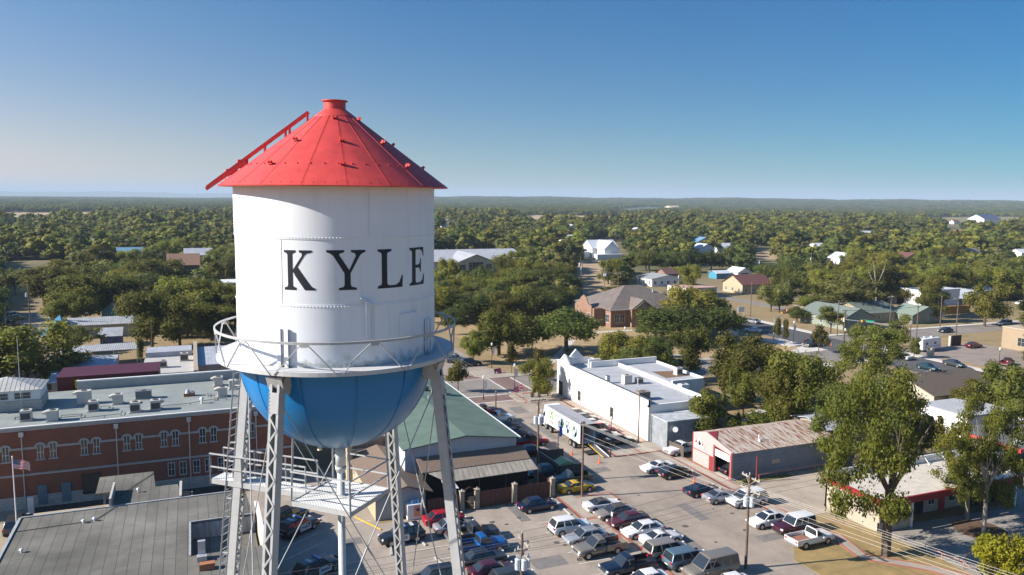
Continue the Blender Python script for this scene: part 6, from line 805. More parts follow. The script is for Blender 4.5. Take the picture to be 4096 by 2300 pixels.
obj('rear_roof', MB().add([(16.3,98.8,3.4),(24.4,98.8,3.4),(24.4,88.6,4.95),(30,88.6,4.9),(30,112,5.0),(16.3,112,5.0)], [(0,1,4,5),(1,2,3,4)]).box(17.4,30,98.85,112,3.2,4.7), SHIN, st)
window(st, 0, 97.2, 97.8, 2.2, 3.0, 'W', 17.2); window(st, 0, 95, 95.6, 1.2, 2.0, 'W', 17.84)
for i, (x, y) in enumerate(((20.5,101),(22.5,104.5),(25,103),(19.6,104.8))): obj('vent', MB().tube((x,y,4.7),(x,y,5.15),.07), METW, st)
obj('roof_exhaust', MB().box(23.4,24.3,100,101,4.6,6.2), TRIMW, st)
t = thing('ice_freezer', 'white outdoor ice freezer with orange panel and blue ICE sign', 'ice freezer', (22.05, 82.2, 0))
obj('cabinet', MB().box(21.2,22.9,81.9,82.8,.05,1.75), WHITE, t); obj('panel', MB().box(21.95,22.75,81.86,81.898,.35,1.6), mat('orange_panel',(.7,.30,.16),.5), t); obj('door', MB().box(21.25,21.9,81.87,81.898,.2,1.6), TRIMW, t)
obj('polar_badge', MB().box(22.2,22.55,81.83,81.858,1.0,1.3), mat('badge_navy',(.03,.05,.15),.5), t); sgn = obj('sign', MB().box(21.7,22.6,82.2,82.4,1.75,2.15), mat('sky_blue_sign',(.25,.55,.75),.5), t)
def text(s, size, m, par, loc, rot, name='lettering', ext=.012, sx=1):
    cu = bpy.data.curves.new(name, 'FONT'); cu.body = s; cu.size = size; cu.extrude = ext; cu.align_x = 'CENTER'; cu.align_y = 'CENTER'; cu.resolution_u = 3; cu.offset = size*.03; o = bpy.data.objects.new(name, cu); COL.objects.link(o)
    dg = bpy.context.evaluated_depsgraph_get(); me = bpy.data.meshes.new_from_object(o.evaluated_get(dg)); bpy.data.objects.remove(o); me.materials.clear(); me.materials.append(m)
    q = bpy.data.objects.new(name, me); COL.objects.link(q); q.parent = par; q.location = Vector(loc)-(wloc(par) if par else Vector((0,0,0))); q.rotation_euler = rot; q.scale = (sx,1,1); return q
text('ICE', .36, mat('deep_blue',(.01,.05,.3),.5), sgn, (22.15,82.18,1.95), (math.radians(90),0,0))
# ---- green roofed bar with white stucco gable, shingled lean-to, tin awning and patio
GRN = mat('green_shingle_light', (.17,.245,.195), .85, .08, .8); GST = mat('white_block_wall', (.38,.40,.43), .85, .08, .8)
GR1 = ribbed('green_seamed_roof', (.10,.15,.12), 'Y', .42, .75, 0, .35, dark=.16)
gb = thing('green_roofed_bar', 'bar with a big green gable roof and white end wall', 'bar', (30, 100, 0))
obj('wall', MB().slabxy([(22.6,0),(37,0),(37,5.95),(30.2,6.9),(22.6,6.0)], 88.35, 124, 'y'), GST, gb)
obj('roof', MB().slabxy([(22.3,6.0),(30.2,6.92),(37.3,5.98),(37.3,6.12),(30.2,7.08),(22.3,6.14)], 88.0, 124.5, 'y'), GR1, gb); obj('edge_trim', MB().box(37.3,37.5,88,124.5,5.92,6.14).box(22.0,22.3,92,124.5,5.9,6.5), TRIMW, gb)
obj('lean_to_roof', MB().add([(23.9,85.6,3.95),(37.9,85.9,3.95),(37.9,88.3,4.95),(23.9,88.3,4.95),(23.9,85.6,3.8),(37.9,85.9,3.8),(37.9,88.3,4.8),(23.9,88.3,4.8)], [(0,1,2,3),(4,7,6,5),(0,4,5,1),(1,5,6,2),(3,7,4,0)]), SHIN, gb)
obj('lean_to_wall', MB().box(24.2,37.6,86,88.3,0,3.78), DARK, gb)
AWN = ribbed('weathered_tin_awning', (.30,.26,.21), 'X', .62, .75, .1, .8, col2=(.42,.38,.32), dark=.45, ridge=.12, nscale=1.2, stretch=(3,.3,1))
aw = obj('tin_awning', MB().add([(26.6,84.1,3.0),(38.3,84.3,3.05),(37.95,85.95,3.9),(24.6,85.65,3.88)]+[(26.6,84.1,2.94),(38.3,84.3,2.99),(37.95,85.95,3.84),(24.6,85.65,3.82)], [(0,1,2,3),(4,7,6,5),(0,4,5,1),(1,5,6,2),(2,6,7,3),(3,7,4,0)]), AWN, gb)
obj('white_awning', MB().add([(25.9,82.9,2.75),(27.6,82.9,2.55),(27.3,84.4,3.1),(25.9,84.4,3.2)], [(0,1,2,3)]).add([(25.9,82.9,2.7),(27.6,82.9,2.5),(27.3,84.4,3.05),(25.9,84.4,3.15)], [(3,2,1,0)]), TRIMW, gb)
for x in (27.2,30.6,34,37.8): obj('awning_post', MB().box(x-.07,x+.07,84.25,84.39,0,2.98), mat('dark_wood',(.06,.045,.035),.9), aw)
obj('patio_floor', MB().box(23.8,39.3,82.75,86,0,.06), mat('patio_boards',(.07,.055,.045),.9,.3,2), gb)
for i, (x, y) in enumerate(((29.5,83.8),(32.2,83.7),(35.6,83.9))):
    t = thing('patio_table', ['dark patio table nearest the gate','dark patio table in the middle of the fenced patio','dark patio table at the corner end of the patio'][i], 'table', (x,y,.06)); obj('tabletop', MB().tube((x,y,.75),(x,y,.79),.5), mat('dark_wood',(.06,.045,.035),.9), t); obj('base', MB().tube((x,y,.06),(x,y,.75),.05), BLACKM, t)
FEN = mat('red_brown_fence_boards', (.125,.055,.04), .9, .3, 1.2, stretch=(7,7,.4)); FEND = mat('grey_brown_fence_boards', (.10,.08,.065), .9, .3, 1.2, stretch=(7,7,.4))
def fence(label, a, b_, h, m, cap=None, name='board_fence', z0=0, group=None):
    a = Vector((*a, 0)); b_ = Vector((*b_, 0)); d = b_-a; L = d.length; d.normalize(); nr = Vector((-d.y, d.x, 0)); t = thing(name, label, 'fence', tuple(a.lerp(b_, .5)), group=group); mb = MB(); k = max(2, int(L/.15))
    for i in range(k):
        p = a+d*(L*i/k); q = a+d*(L*(i+.93)/k); hh = h+random.uniform(-.02,.02); off = nr*(.012 if i % 2 else 0)
        mb.add([p+off, q+off, q+nr*.025+off, p+nr*.025+off]+[v+Vector((0,0,hh)) for v in (p+off, q+off, q+nr*.025+off, p+nr*.025+off)], [(0,3,2,1),(4,5,6,7),(0,1,5,4),(1,2,6,5),(2,3,7,6),(3,0,4,7)])
    obj('boards', mb, m, t); r = MB()
    for z in (.4, h-.35): r.bar(a+nr*.06+Vector((0,0,z)), b_+nr*.06+Vector((0,0,z)), .04, .09)
    obj('rail', r, m, t)
    if cap: obj('top_rail', MB().bar(a+Vector((0,0,h+.03)), b_+Vector((0,0,h+.03)), .12, .05), cap, t)
    return t
fence('short red brown board fence left of the patio gate', (23.7,82.55), (27.55,82.55), 1.9, FEN)
fence('red brown board fence between patio gate and middle stone pillar', (29.95,82.55), (34.1,82.55), 1.95, FEN)
fence('red brown board fence behind the dark blue sedan', (34.7,82.55), (39.1,82.55), 1.95, FEN)
t = fence('side board fence of the patio carrying a bright banner', (39.4,82.9), (39.4,86.5), 1.9, FEN)
ban = obj('banner', MB().box(39.44,39.47,83.7,86.0,1.0,1.75), TRIMW, t); obj('banner_logo', MB().box(39.475,39.485,83.8,84.5,1.05,1.7), mat('banner_red',(.6,.03,.05),.6), ban); obj('banner_logo', MB().box(39.475,39.485,84.9,85.7,1.05,1.7), mat('banner_blue',(.04,.15,.6),.6), ban)
for i, (x, y) in enumerate(((27.8,82.5),(29.65,82.5),(34.4,82.5),(39.4,82.6),(39.5,87.0))):
    t = thing('stone_pillar', ['tan stone pillar left of the patio gate','tan stone pillar right of the patio gate','tan stone pillar in the middle of the patio fence','tan stone pillar at the corner of the patio fence','tan stone pillar behind the corner one, by the banner'][i], 'pillar', (x,y,0)); obj('shaft', MB().box(x-.25,x+.25,y-.25,y+.25,0,2.25), TANS, t); obj('cap', MB().box(x-.3,x+.3,y-.3,y+.3,2.25,2.35), TANS, t); obj('finial', MB().tube((x,y,2.35),(x,y,2.6),.1,.03), METW, t)
t = thing('patio_gate', 'dark wrought iron patio gate with arched top', 'gate', (28.7,82.5,0)); mb = MB()
for i in range(9): mb.tube((28.1+i*.15,82.5,.1),(28.1+i*.15,82.5,1.95),.02,n=6)
mb.bar((28.05,82.5,.25),(29.4,82.5,.25),.04); mb.bar((28.05,82.5,1.9),(29.4,82.5,1.9),.04); obj('leaf', mb, BLACKM, t); obj('arch', MB().path([(28.05,82.5,2.1),(28.3,82.5,2.5),(28.72,82.5,2.7),(29.15,82.5,2.5),(29.4,82.5,2.1)], .04), mat('rusty_arch',(.12,.04,.03),.8), t)
fence('dark fence at the back of the bin enclosure', (42.7,93.8), (46.4,93.8), 1.8, FEND); fence('dark fence on the left of the bin enclosure', (42.9,88.2), (42.7,93.6), 1.8, FEND, cap=TANW); fence('dark fence in front of the bin enclosure', (43.2,88.1), (46.6,88.3), 1.5, FEND)
t = thing('rubbish_skip', 'metal bin with a pale green sloping lid in the fenced enclosure', 'bin', (44,89.6,0)); obj('body', MB().box(43.3,45.6,88.8,90.6,.1,1.3), mat('bin_dark',(.05,.06,.05),.7), t); obj('lid', MB().add([(43.2,88.7,1.32),(44.5,88.7,1.95),(44.5,90.7,1.95),(43.2,90.7,1.32),(45.7,88.7,1.35),(45.7,90.7,1.35)], [(0,1,2,3),(1,4,5,2),(0,4,1),(3,2,5)]), mat('green_lid',(.28,.40,.20),.6), t)
# rooftop gear on the green roof
for i, (x, y, w, h) in enumerate(((31.9,112.5,1.0,1.1),(33.1,111.0,.9,.9),(34.0,110.2,1.0,1.0))): hvac(x, y, 6.55, w=w, h=h, label=['cooling unit on the green roof, first from the ridge side','cooling unit in the middle of the trio on the green roof','cooling unit nearest the street edge of the green roof'][i], m=mat('unit_grey',(.28,.29,.28),.6), group='cooling units on the green roof')
for i, (x, y) in enumerate(((30.9,107),(32.4,107.5),(33.3,108.5),(33.6,107.3))): tag(obj('roof_stack', MB().tube((x,y,6.2),(x,y,7.4),.06), TRIMW), 'thin white vent pipe standing on the green roof', 'vent pipe', 'white vent pipes on the green roof')
# ---- white commercial building
WST = mat('white_painted_masonry', (.80,.78,.75), .8, .04, .6); WRF = mat('pale_grey_roof_coat', (.36,.37,.39), .75, .12, .4)
wb = thing('white_commercial_building', 'long white painted building with stepped pointed parapet and pale flat roof', 'building', (68, 112, 0))
mb = MB(); mb.box(61.9, 74, 97, 128.4, 0, 5.3); mb.box(74.0, 80.5, 108.8, 124.5, 0, 5.3); obj('wall', mb, WST, wb)
obj('roof', MB().box(62.3,73.8,97.3,127.9,5.3,5.4).box(74,80.2,109.1,124.2,5.3,5.42), WRF, wb)
mb = MB(); mb.box(61.85,62.25,97,123.2,5.3,6.35); mb.box(61.85,73.9,97,97.3,5.3,5.6); mb.box(72.0,72.3,97.3,123.7,5.4,5.95); mb.box(80.2,80.5,108.8,124.5,5.3,5.8); mb.box(66.5,80.5,123.8,124.1,5.4,6.5); mb.box(74,80.5,108.8,109.1,5.3,5.7)
mb.slabxy([(97,5.29),(128.4,5.29),(128.4,6.4),(127.4,6.4),(125.6,7.9),(123.6,6.35),(97,6.34)], 61.86, 62.2, 'x')
mb.slabxy([(61.9,5.29),(69,5.29),(69,6.2),(67.2,6.5),(65.6,8.1),(64,6.4),(62.2,6.4),(61.9,6.4)], 128.1, 128.42, 'y')
mb.add([(62.2,125.45,7.75),(62.2,125.75,7.75),(65.5,128.08,6.3),(65.2,128.08,6.3),(62.2,125.45,5.3),(62.2,125.75,5.3),(65.5,128.08,5.3),(65.2,128.08,5.3)], [(0,3,2,1),(0,4,7,3),(1,2,6,5)]); mb.box(68.6,69,124.1,128.1,5.3,6.3); mb.box(66.2,68.6,124.12,124.4,5.3,6.9)
obj('parapet', mb, WST, wb); obj('parapet_cap', MB().box(61.8,62.3,97,123.5,6.36,6.42), mat('dark_cap',(.10,.11,.13),.7), wb)
for v in (119.3, 107.8):
    w = window(wb, 0, v-.45, v+.45, .9, 2.5, 'W', 61.85, mull=(0,1), fr=mat('red_brown_frame',(.30,.13,.10),.7)); 
obj('doorway', MB().box(61.8,61.852,126,127.6,0,2.6), DARK, wb); door(wb, 98.8, 99.7, .05, 2.2, 'W', 61.85, TRIMW)
hvac(66.3,110.8,5.4,w=1.4,h=1.5,side=False,label='tan box cooler on the white roof beside a round fan',group='cooling gear on the white building'); hvac(68.3,110.2,5.4,w=1.0,h=1.0,m=mat('unit_grey',(.28,.29,.28),.6),label='small grey fan unit on the white roof right of the tan cooler',group='cooling gear on the white building')
hvac(63.5,112.3,5.4,w=.6,d=.6,h=1.2,side=False,label='narrow white vent box on the white roof',m=TRIMW,group='cooling gear on the white building'); hvac(73.2,104.5,5.4,w=1.5,h=.8,side=False,label='low white unit near the right edge of the white roof',m=TRIMW,group='cooling gear on the white building'); hvac(78.3,113.5,5.42,w=1.2,h=1.3,label='grey cooler among brown leaves on the rear white roof',group='cooling gear on the white building')
hvac(63.3,101.0,5.4,w=1.9,d=1.5,h=1.3,side=False,label='large brown crate like unit at the near end of the white roof',m=mat('brown_unit',(.22,.18,.15),.8),group='cooling gear on the white building'); 
tag(obj('leaf_litter', MB().prism([(74.8,112),(79.8,112),(79.9,116),(75.2,117.2)], 5.425, 5.435), mat('brown_leaves',(.16,.09,.05),.95,.4,3)), 'brown leaf litter drifted on the rear white roof', 'leaves', kind='stuff')
t = thing('lean_to_store', 'shaded blue grey lean-to with rusty roof behind the white building', 'lean-to', (66,94,0)); obj('wall', MB().box(62.3,70,92.5,96.9,0,4.2), mat('shaded_tin',(.22,.24,.26),.7,.25,1.5), t); obj('roof', MB().box(62.1,70.2,92.3,96.9,4.2,4.35), mat('patchy_tin',(.4,.42,.44),.6,.3,1), t); obj('satellite_dish', MB().tube((63.4,92.2,3.1),(63.25,91.9,3.2),.35,.4,n=16), TRIMW, t)
fence('grey brown board fence between the white building and parked white pickup', (62.2,91.8), (62.6,84.6+4.2), 1.7, FEND)
# ---- pink garage with rusty roof
PINK = mat('pink_metal_wall', (.42,.325,.315), .7, .05, .8); RED = mat('barn_red_trim', (.23,.028,.03), .6, .1, 2); BLU = ribbed('blue_grey_siding', (.165,.215,.275), 'Z', .45, .65, 0, .4, dark=.25)
RUS = bpy.data.materials.new('rusty_corrugated_roof'); RUS.use_nodes = True; n = RUS.node_tree; b = n.nodes['Principled BSDF']; b.inputs['Roughness'].default_value = .7
tc = n.nodes.new('ShaderNodeTexCoord'); mp = n.nodes.new('ShaderNodeMapping'); mp.inputs['Scale'].default_value = (3.2,.45,.5); n.links.new(tc.outputs['Object'], mp.inputs[0])
nz = n.nodes.new('ShaderNodeTexNoise'); nz.inputs['Scale'].default_value = 1.1; nz.inputs['Detail'].default_value = 7; nz.inputs['Roughness'].default_value = .7; n.links.new(mp.outputs[0], nz.inputs['Vector'])
rp = n.nodes.new('ShaderNodeValToRGB'); e = rp.color_ramp.elements; e[0].position = .40; e[0].color = (.50,.47,.43,1); e[1].position = .58; e[1].color = (.20,.07,.03,1); q_ = e.new(.5); q_.color = (.46,.38,.31,1); n.links.new(nz.outputs['Fac'], rp.inputs[0])
sx = n.nodes.new('ShaderNodeSeparateXYZ'); n.links.new(tc.outputs['Object'], sx.inputs[0]); mu = n.nodes.new('ShaderNodeMath'); mu.operation = 'MULTIPLY'; mu.inputs[1].default_value = 2.9; n.links.new(sx.outputs[0], mu.inputs[0]); fr = n.nodes.new('ShaderNodeMath'); fr.operation = 'FRACT'; n.links.new(mu.outputs[0], fr.inputs[0]); lt = n.nodes.new('ShaderNodeMath'); lt.operation = 'LESS_THAN'; lt.inputs[1].default_value = .25; n.links.new(fr.outputs[0], lt.inputs[0])
mx = n.nodes.new('ShaderNodeMix'); mx.data_type = 'RGBA'; mx.blend_type = 'MULTIPLY'; mx.inputs[7].default_value = (.7,.62,.58,1); n.links.new(lt.outputs[0], mx.inputs[0]); n.links.new(rp.outputs[0], mx.inputs[6]); n.links.new(mx.outputs[2], b.inputs['Base Color'])
ga = thing('pink_garage', 'pink fronted repair garage with open bay and rusty corrugated roof', 'garage', (70, 83, 0)); GX0, GX1, GY0, GY1 = 63.2, 80.5, 79.0, 87.6; DY0, DY1 = 79.5, 82.6
mb = MB(); mb.box(GX0+.2,GX1,GY0,GY0+.15,0,3.7); mb.box(GX0+.2,GX1,GY1-.15,GY1,0,3.9); mb.box(GX1-.15,GX1,GY0+.15,GY1-.15,0,3.7); obj('side_wall', mb, BLU, ga)
mb = MB(); mb.slabxy([(DY1,0),(GY1,0),(GY1,4.1),(84.7,4.95),(GY0,3.75),(GY0,0),(DY0,0),(DY0,3.25),(DY1,3.6)], GX0, GX0+.18, 'x'); obj('front_wall', mb, PINK, ga)
k = (4.8-3.7)/(84.7-79); mb = MB(); mb.add([(GX0+.2,GY0-.2,3.72),(GX1+.3,GY0-.2,3.72),(GX1+.3,84.7,4.85),(GX0+.2,84.7,4.85),(GX1+.3,GY1+.2,4.0),(GX0+.2,GY1+.2,4.0)], [(0,1,2,3),(3,2,4,5)]); mb.add([(GX0+.2,GY0-.2,3.66),(GX1+.3,GY0-.2,3.66),(GX1+.3,84.7,4.79),(GX0+.2,84.7,4.79),(GX1+.3,GY1+.2,3.94),(GX0+.2,GY1+.2,3.94)], [(3,2,1,0),(5,4,2,3)]); mb.add([(GX0+.2,GY0-.2,3.66),(GX1+.3,GY0-.2,3.66),(GX1+.3,GY0-.2,3.72),(GX0+.2,GY0-.2,3.72)], [(0,1,2,3)]); ro = obj('roof', mb, RUS, ga)
obj('roof_flue', MB().tube((69.2,81.2,4.1),(69.2,81.2,4.9),.1).tube((69,80.8,3.9),(69,80.8,4.4),.22,.12), TRIMW, ro); obj('red_roof_patch', MB().add([(63.3,84.6,4.9),(63.3,82.4,4.47),(65.1,84.6,4.9)], [(0,1,2)]), RED, ro)
mb = MB(); mb.box(GX0-.05,GX0-.002,GY0,GY0+.25,0,3.7); mb.box(GX0-.05,GX0-.002,DY1,DY1+.3,0,3.75); mb.box(GX0-.05,GX0-.002,GY1-.15,GY1,0,4.1); mb.box(GX0-.05,GX0-.002,DY0-.1,DY0,0,3.3); mb.bar((GX0-.03,DY0,3.3),(GX0-.03,DY1,3.6),.05,.1); mb.box(GX0-.05,GX0-.002,DY1+.3,GY1-.15,1.9,1.98); obj('red_trim', mb, RED, ga)
door(ga, 83.0, 83.75, .05, 1.88, 'W', GX0, RED); obj('roller_door', MB().box(GX0+.02,GX0+.1,DY0,DY1,2.35,3.25), WHITE, ga)
sg = obj('sign', MB().slabxy([(84.9,2.45),(87.0,2.3),(87.0,2.75),(86.5,3.0),(86.2,3.5),(85.7,3.6),(85.3,3.0),(84.9,2.85)], GX0-.07, GX0-.052, 'x'), TRIMW, ga); obj('sign_emblem', MB().tube((GX0-.075,85.9,3.0),(GX0-.085,85.9,3.0),.32,n=16), BLACKM, sg); obj('sign_emblem', MB().slabxy([(85.1,2.8),(85.5,2.8),(85.3,3.15)], GX0-.09, GX0-.075, 'x').slabxy([(86.4,2.9),(86.9,2.9),(86.7,3.25)], GX0-.09, GX0-.075, 'x'), mat('sign_red',(.6,.04,.05),.5), sg); obj('sign_emblem', MB().box(GX0-.085,GX0-.075,85.0,86.9,2.5,2.62), mat('sign_text_grey',(.3,.33,.33),.6), sg)
obj('wall_patch', MB().box(69.6,70.9,78.93,78.998,1.6,2.15), mat('tan_patch',(.42,.36,.27),.8), ga); obj('floor', MB().box(GX0,GX1,GY0+.2,GY1-.2,0,.05), CONC, ga)
t = thing('pipe_railing', 'rusty pink pipe rail along the blue side of the garage', 'railing', (72,78,0)); obj('rail', MB().tube((66.6,78.0,.75),(79,78.2,.75),.05).tube((67.5,78.2,1.1),(67.7,78.2,1.12),.03), mat('pink_pipe',(.35,.16,.13),.7), t)
for x in (66.8,69.6,72.8,76,79): obj('post', MB().tube((x,78.05,0),(x,78.05,.75),.05), mat('pink_pipe',(.35,.16,.13),.7), t)
tag(obj('red_post', MB().box(66.0,66.14,77.6,77.74,0,3.4), RED), 'tall thin red post in front of the blue garage wall', 'post')
# ---- red trimmed service station
sv = thing('service_station', 'low white service station with dark red fascia and pale flat roof', 'service station', (79,64,0)); SX0,SX1,SY0,SY1 = 68.3, 90.3, 60.3, 68.2
mb = MB(); mb.box(SX0,SX0+.25,SY0,SY1,0,3.3); mb.box(SX0,SX1,SY1-.25,SY1,0,3.3); mb.box(SX1-.25,SX1,SY0,SY1,0,3.3); mb.box(73.4,84.5,62.6,SY1,0,3.3); mb.box(SX0,73.2,SY0-.01,SY0+.24,0,1.1); obj('wall', mb, mat('cream_block',(.36,.31,.245),.85,.06,.6), sv)
obj('roof', MB().box(SX0,SX1+.2,SY0,SY1,3.4,3.5), mat('pale_gravel_roof',(.50,.46,.40),.9,.14,1.2), sv)
mb = MB(); mb.box(SX0-.2,SX1+.2,SY0-.5,SY0-.25,3.0,3.75); mb.box(SX0-.2,SX0+.05,SY0-.25,SY1,3.1,3.75); obj('fascia', mb, mat('dark_red_fascia',(.26,.012,.02),.5), sv)
obj('parapet', MB().box(SX0+.05,SX1,SY1-.2,SY1,3.5,4.4).box(SX1-.05,SX1+.2,SY0,SY1,3.5,3.9), TRIMW, sv); mb = MB()
for x in range(72,90,3): mb.bar((x,SY1-.2,4.2),(x,SY1-1.0,3.5),.08)
obj('parapet_brace', mb, TRIMW, sv)
for x in (73.0,84.8,89.9): obj('post', MB().box(x-.12,x+.12,SY0-.2,SY0+.05,0,3.0), TRIMW, sv)
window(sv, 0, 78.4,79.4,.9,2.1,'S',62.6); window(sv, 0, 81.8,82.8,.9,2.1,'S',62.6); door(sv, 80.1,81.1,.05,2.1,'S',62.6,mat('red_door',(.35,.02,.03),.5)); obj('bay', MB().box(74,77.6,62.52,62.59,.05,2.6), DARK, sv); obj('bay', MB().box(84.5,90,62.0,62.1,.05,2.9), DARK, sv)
for x, y in ((74.5,66.4),(83.5,65.8)): tag(obj('roof_ventilator', MB().tube((x,y,3.5),(x,y,3.85),.14,.2), METW), 'small grey vent cap on the service station roof', 'roof vent', 'vents on the service station roof')
cn = thing('filling_canopy', 'flat canopy with bright red edge at the right margin', 'canopy', (108,69,0)); obj('roof', MB().box(98.2,118,65.6,75.5,4.1,4.3), mat('tar_roof',(.10,.10,.105),.9,.2,.6), cn); obj('fascia', MB().box(98.0,98.2,65.4,75.5,3.8,4.35).box(98.2,118,65.38,65.58,3.8,4.35), mat('bright_red',(.55,.05,.05),.5), cn)
for x, y in ((100,73.5),(104,70.5),(109,69),(115,69)): obj('post', MB().box(x-.14,x+.14,y-.14,y+.14,0,4.1), TRIMW, cn)
tag(obj('fuel_pump', MB().box(101.8,102.6,71,71.5,0,1.7).box(101.7,102.7,70.9,71.6,1.7,1.9), TRIMW), 'old white pump under the red edged canopy', 'fuel pump')
# ---- brown roofed church hall and neighbours on the right
h_ = house('brown hip like gable roofed hall with white front beside the highway', 115.5, 131.5, 92.5, 105.0, 3.6, 5.6, 'x', mat('pale_siding',(.38,.35,.29),.8), mat('dark_brown_shingle',(.10,.078,.06),.95,.15,2.5), 'hall', 'hall', ov=.8)
house('white block building behind the right hand trees', 108, 118, 80.5, 89, 3.5, 3.8, 'f', WST, WRF, 'building', 'building')
house('long low pale building hidden in trees behind the pink garage', 84, 98, 84, 92, 3.2, 4, 'x', TANW, SHEET, 'building', 'building')
t = house('tan stucco office building at the right edge', 186.4, 215, 108, 131.5, 5.2, 5.4, 'f', mat('tan_office',(.30,.23,.155),.85,.05,.5), mat('tan_roof',(.4,.33,.24),.9), 'office', 'office', wins=[]); window(t, 0, 125.6, 127.4, 1.2, 3.2, 'W', 186.4, fr=TANW)
# ---- brick civic house with hip roof
bh = thing('brick_civic_house', 'orange brick house with a large brown metal hip roof and white windows', 'civic building', (120,200,0)); obj('wall', MB().box(108.3,134,190.5,211,0,5.1).box(104.8,108.3,194,206,0,5.1).box(114,121,188.6,190.5,0,5.1), BRICKR, bh)
BRM = ribbed('brown_standing_seam', (.165,.135,.115), 'X', .7, .6, 0, .6, dark=.3)
obj('roof', hip(MB(), 108.3,134,190.5,211,5.1,10.6,.8), BRM, bh); obj('gable', MB().slabxy([(113.6,5.1),(121.4,5.1),(117.5,7.9)], 188.2, 196, 'y'), BRM, bh)
obj('dormer_wall', MB().slabxy([(114.3,5.15),(120.7,5.15),(117.5,7.4)], 187.9, 188.19, 'y'), mat('brown_siding',(.16,.14,.11),.8), bh); window(bh,0,117.2,117.8,5.7,6.3,'S',187.9,mull=(0,0))
obj('shaped_gable', MB().slabxy([(195,0),(205,0),(205,5.6),(203,6.0),(201.6,7.6),(200,8.4),(198.4,7.6),(197,6.0),(195,5.6)], 104.5, 104.8, 'x'), BRICKR, bh); obj('gutter', MB().box(107.4,134.8,189.6,189.75,4.9,5.12), TRIMW, bh)
for x in (110.2,112.0): window(bh,0,x-.7,x+.7,1.3,3.5,'S',190.5)
for x in (116.2,118.0): window(bh,0,x-.6,x+.6,1.3,3.5,'S',188.6)
for x in (124,128,131.5): window(bh,0,x-.7,x+.7,1.3,3.5,'S',190.5)
for y in (196.5,203.5): window(bh,0,y-.6,y+.6,1.3,3.5,'W',104.5)
window(bh,0,191.5,193.3,1.3,3.5,'W',108.3)
obj('chimney_vent', MB().tube((126,197,8),(126,197,9.6),.25).tube((128,196.5,7.5),(128,196.5,8.8),.2), METW, bh)
# ---- middle distance houses
MR = ribbed('grey_metal_roof_far', (.42,.43,.45), 'X', 1.2, .5, .1, .6, dark=.3)
t = house('big library like building with pale ribbed roof and stone gable', 96, 152, 352, 392, 6.2, 10.2, 'x', STONE, MR, 'community_building', 'community building', wins=[], ov=1)
obj('entrance_gable', MB().slabxy([(113,0),(131,0),(131,6.2),(122,9.6),(113,6.2)], 342, 352, 'y'), STONE, t); obj('entrance_roof', MB().slabxy([(111.8,5.9),(122,9.75),(132.2,5.9),(132.2,6.15),(122,10.0),(111.8,6.15)], 341, 368, 'y'), MR, t)
window(t,0,118.4,125.6,2.6,6.2,'S',342,mull=(3,2)); window(t,0,114.2,117,2.6,5.2,'S',342,mull=(1,2)); window(t,0,127,129.8,2.6,5.2,'S',342,mull=(1,2)); obj('entry', MB().box(116,128,341.9,341.99,0,2.2), DARK, t)
W2 = mat('white_house_wall', (.72,.72,.72), .7, .04, 1); WR2 = mat('white_metal_roof', (.55,.58,.62), .5, .06, .6)
t = house('white two storey house with crossing white gables in the woods', 228, 246, 426, 440, 6, 10.5, 'x', W2, WR2); obj('cross_gable', gwall(MB(), 231, 241, 416, 428, 6, 10.6, 'y'), W2, t); obj('cross_roof', gable(MB(), 231, 241, 416, 432, 6, 10.6, 'y'), WR2, t); obj('porch', MB().box(214,228,428,434,0,3.5).box(224,242,412,416,0,3), W2, t)
house('long low white house with grey roof and blue shutters', 176, 192, 276, 288, 3.2, 4.6, 'y', W2, mat('grey_shingle',(.25,.26,.27),.8)); house('orange brick cottage behind the long low white house', 196, 204, 296, 304, 3, 5, 'x', BRICKR, mat('dark_red_roof',(.12,.06,.05),.9))
house('small white gabled garage with brown cross braced door', 232, 239.5, 291.5, 300, 3, 5, 'y', W2, WR2, 'garage', 'garage', wins=[], dr=None); obj('cross_door', MB().box(233.8,237.8,291.4,291.49,0,2.6), mat('brown_door',(.16,.09,.08),.8), bpy.data.objects['garage'])
house('blue painted shed beside the small white garage', 222, 230, 294, 300, 2.6, 3.6, 'x', mat('blue_shed',(.05,.22,.33),.7), WR2, 'shed', 'shed', wins=['S'])
t = house('flat pink roofed grey block building near the park', 166.5, 180, 238, 250, 3.6, 3.9, 'f', mat('grey_block',(.36,.36,.38),.9,.05,1), mat('pink_roof',(.42,.28,.24),.9,.1,.5), 'building', 'building', wins=[])
obj('front', MB().box(166.4,166.5,238,250,0,3.6), WST, t)
house('dark red roofed cream house half behind trees', 195, 209, 242, 254, 3.8, 7, 'x', CREAM, mat('dark_red_shingle',(.13,.05,.045),.9,.1,1)); house('dark red hip roofed house right of the cream one', 246, 262, 247, 260, 3.4, 6.6, 'h', CREAM, mat('dark_red_shingle',(.13,.05,.045),.9,.1,1))
house('cream cottage behind a spreading tree by the highway', 176, 190, 184, 192, 3, 3.8, 'x', CREAM, SHEET); house('pale gabled house with white roof among the right hand trees', 285, 299, 250, 262, 5, 8, 'y', CREAM, WR2)
house('green roofed bungalow with white gable beside the traffic lights', 168.5, 180, 165.2, 182, 3.2, 5.8, 'y', mat('green_grey_siding',(.22,.25,.20),.8), mat('green_grey_shingle',(.13,.16,.14),.85,.1,1.5)); house('long grey green roofed house behind the bungalow', 184, 198, 172, 186, 3, 5.4, 'x', CREAM, mat('green_grey_shingle',(.13,.16,.14),.85,.1,1.5)); house('small green roofed cottage right of the long green roofed house', 196, 208, 166, 174, 2.8, 5, 'y', mat('green_grey_siding',(.22,.25,.20),.8), mat('green_shingle3',(.17,.22,.18),.85))
t = house('white square building with dark arched opening', 231.5, 250, 193, 208, 5.5, 5.8, 'f', W2, WR2, 'building', 'building', wins=[]); obj('opening', MB().box(231.4,231.49,200,203,0,2.4), DARK, t)
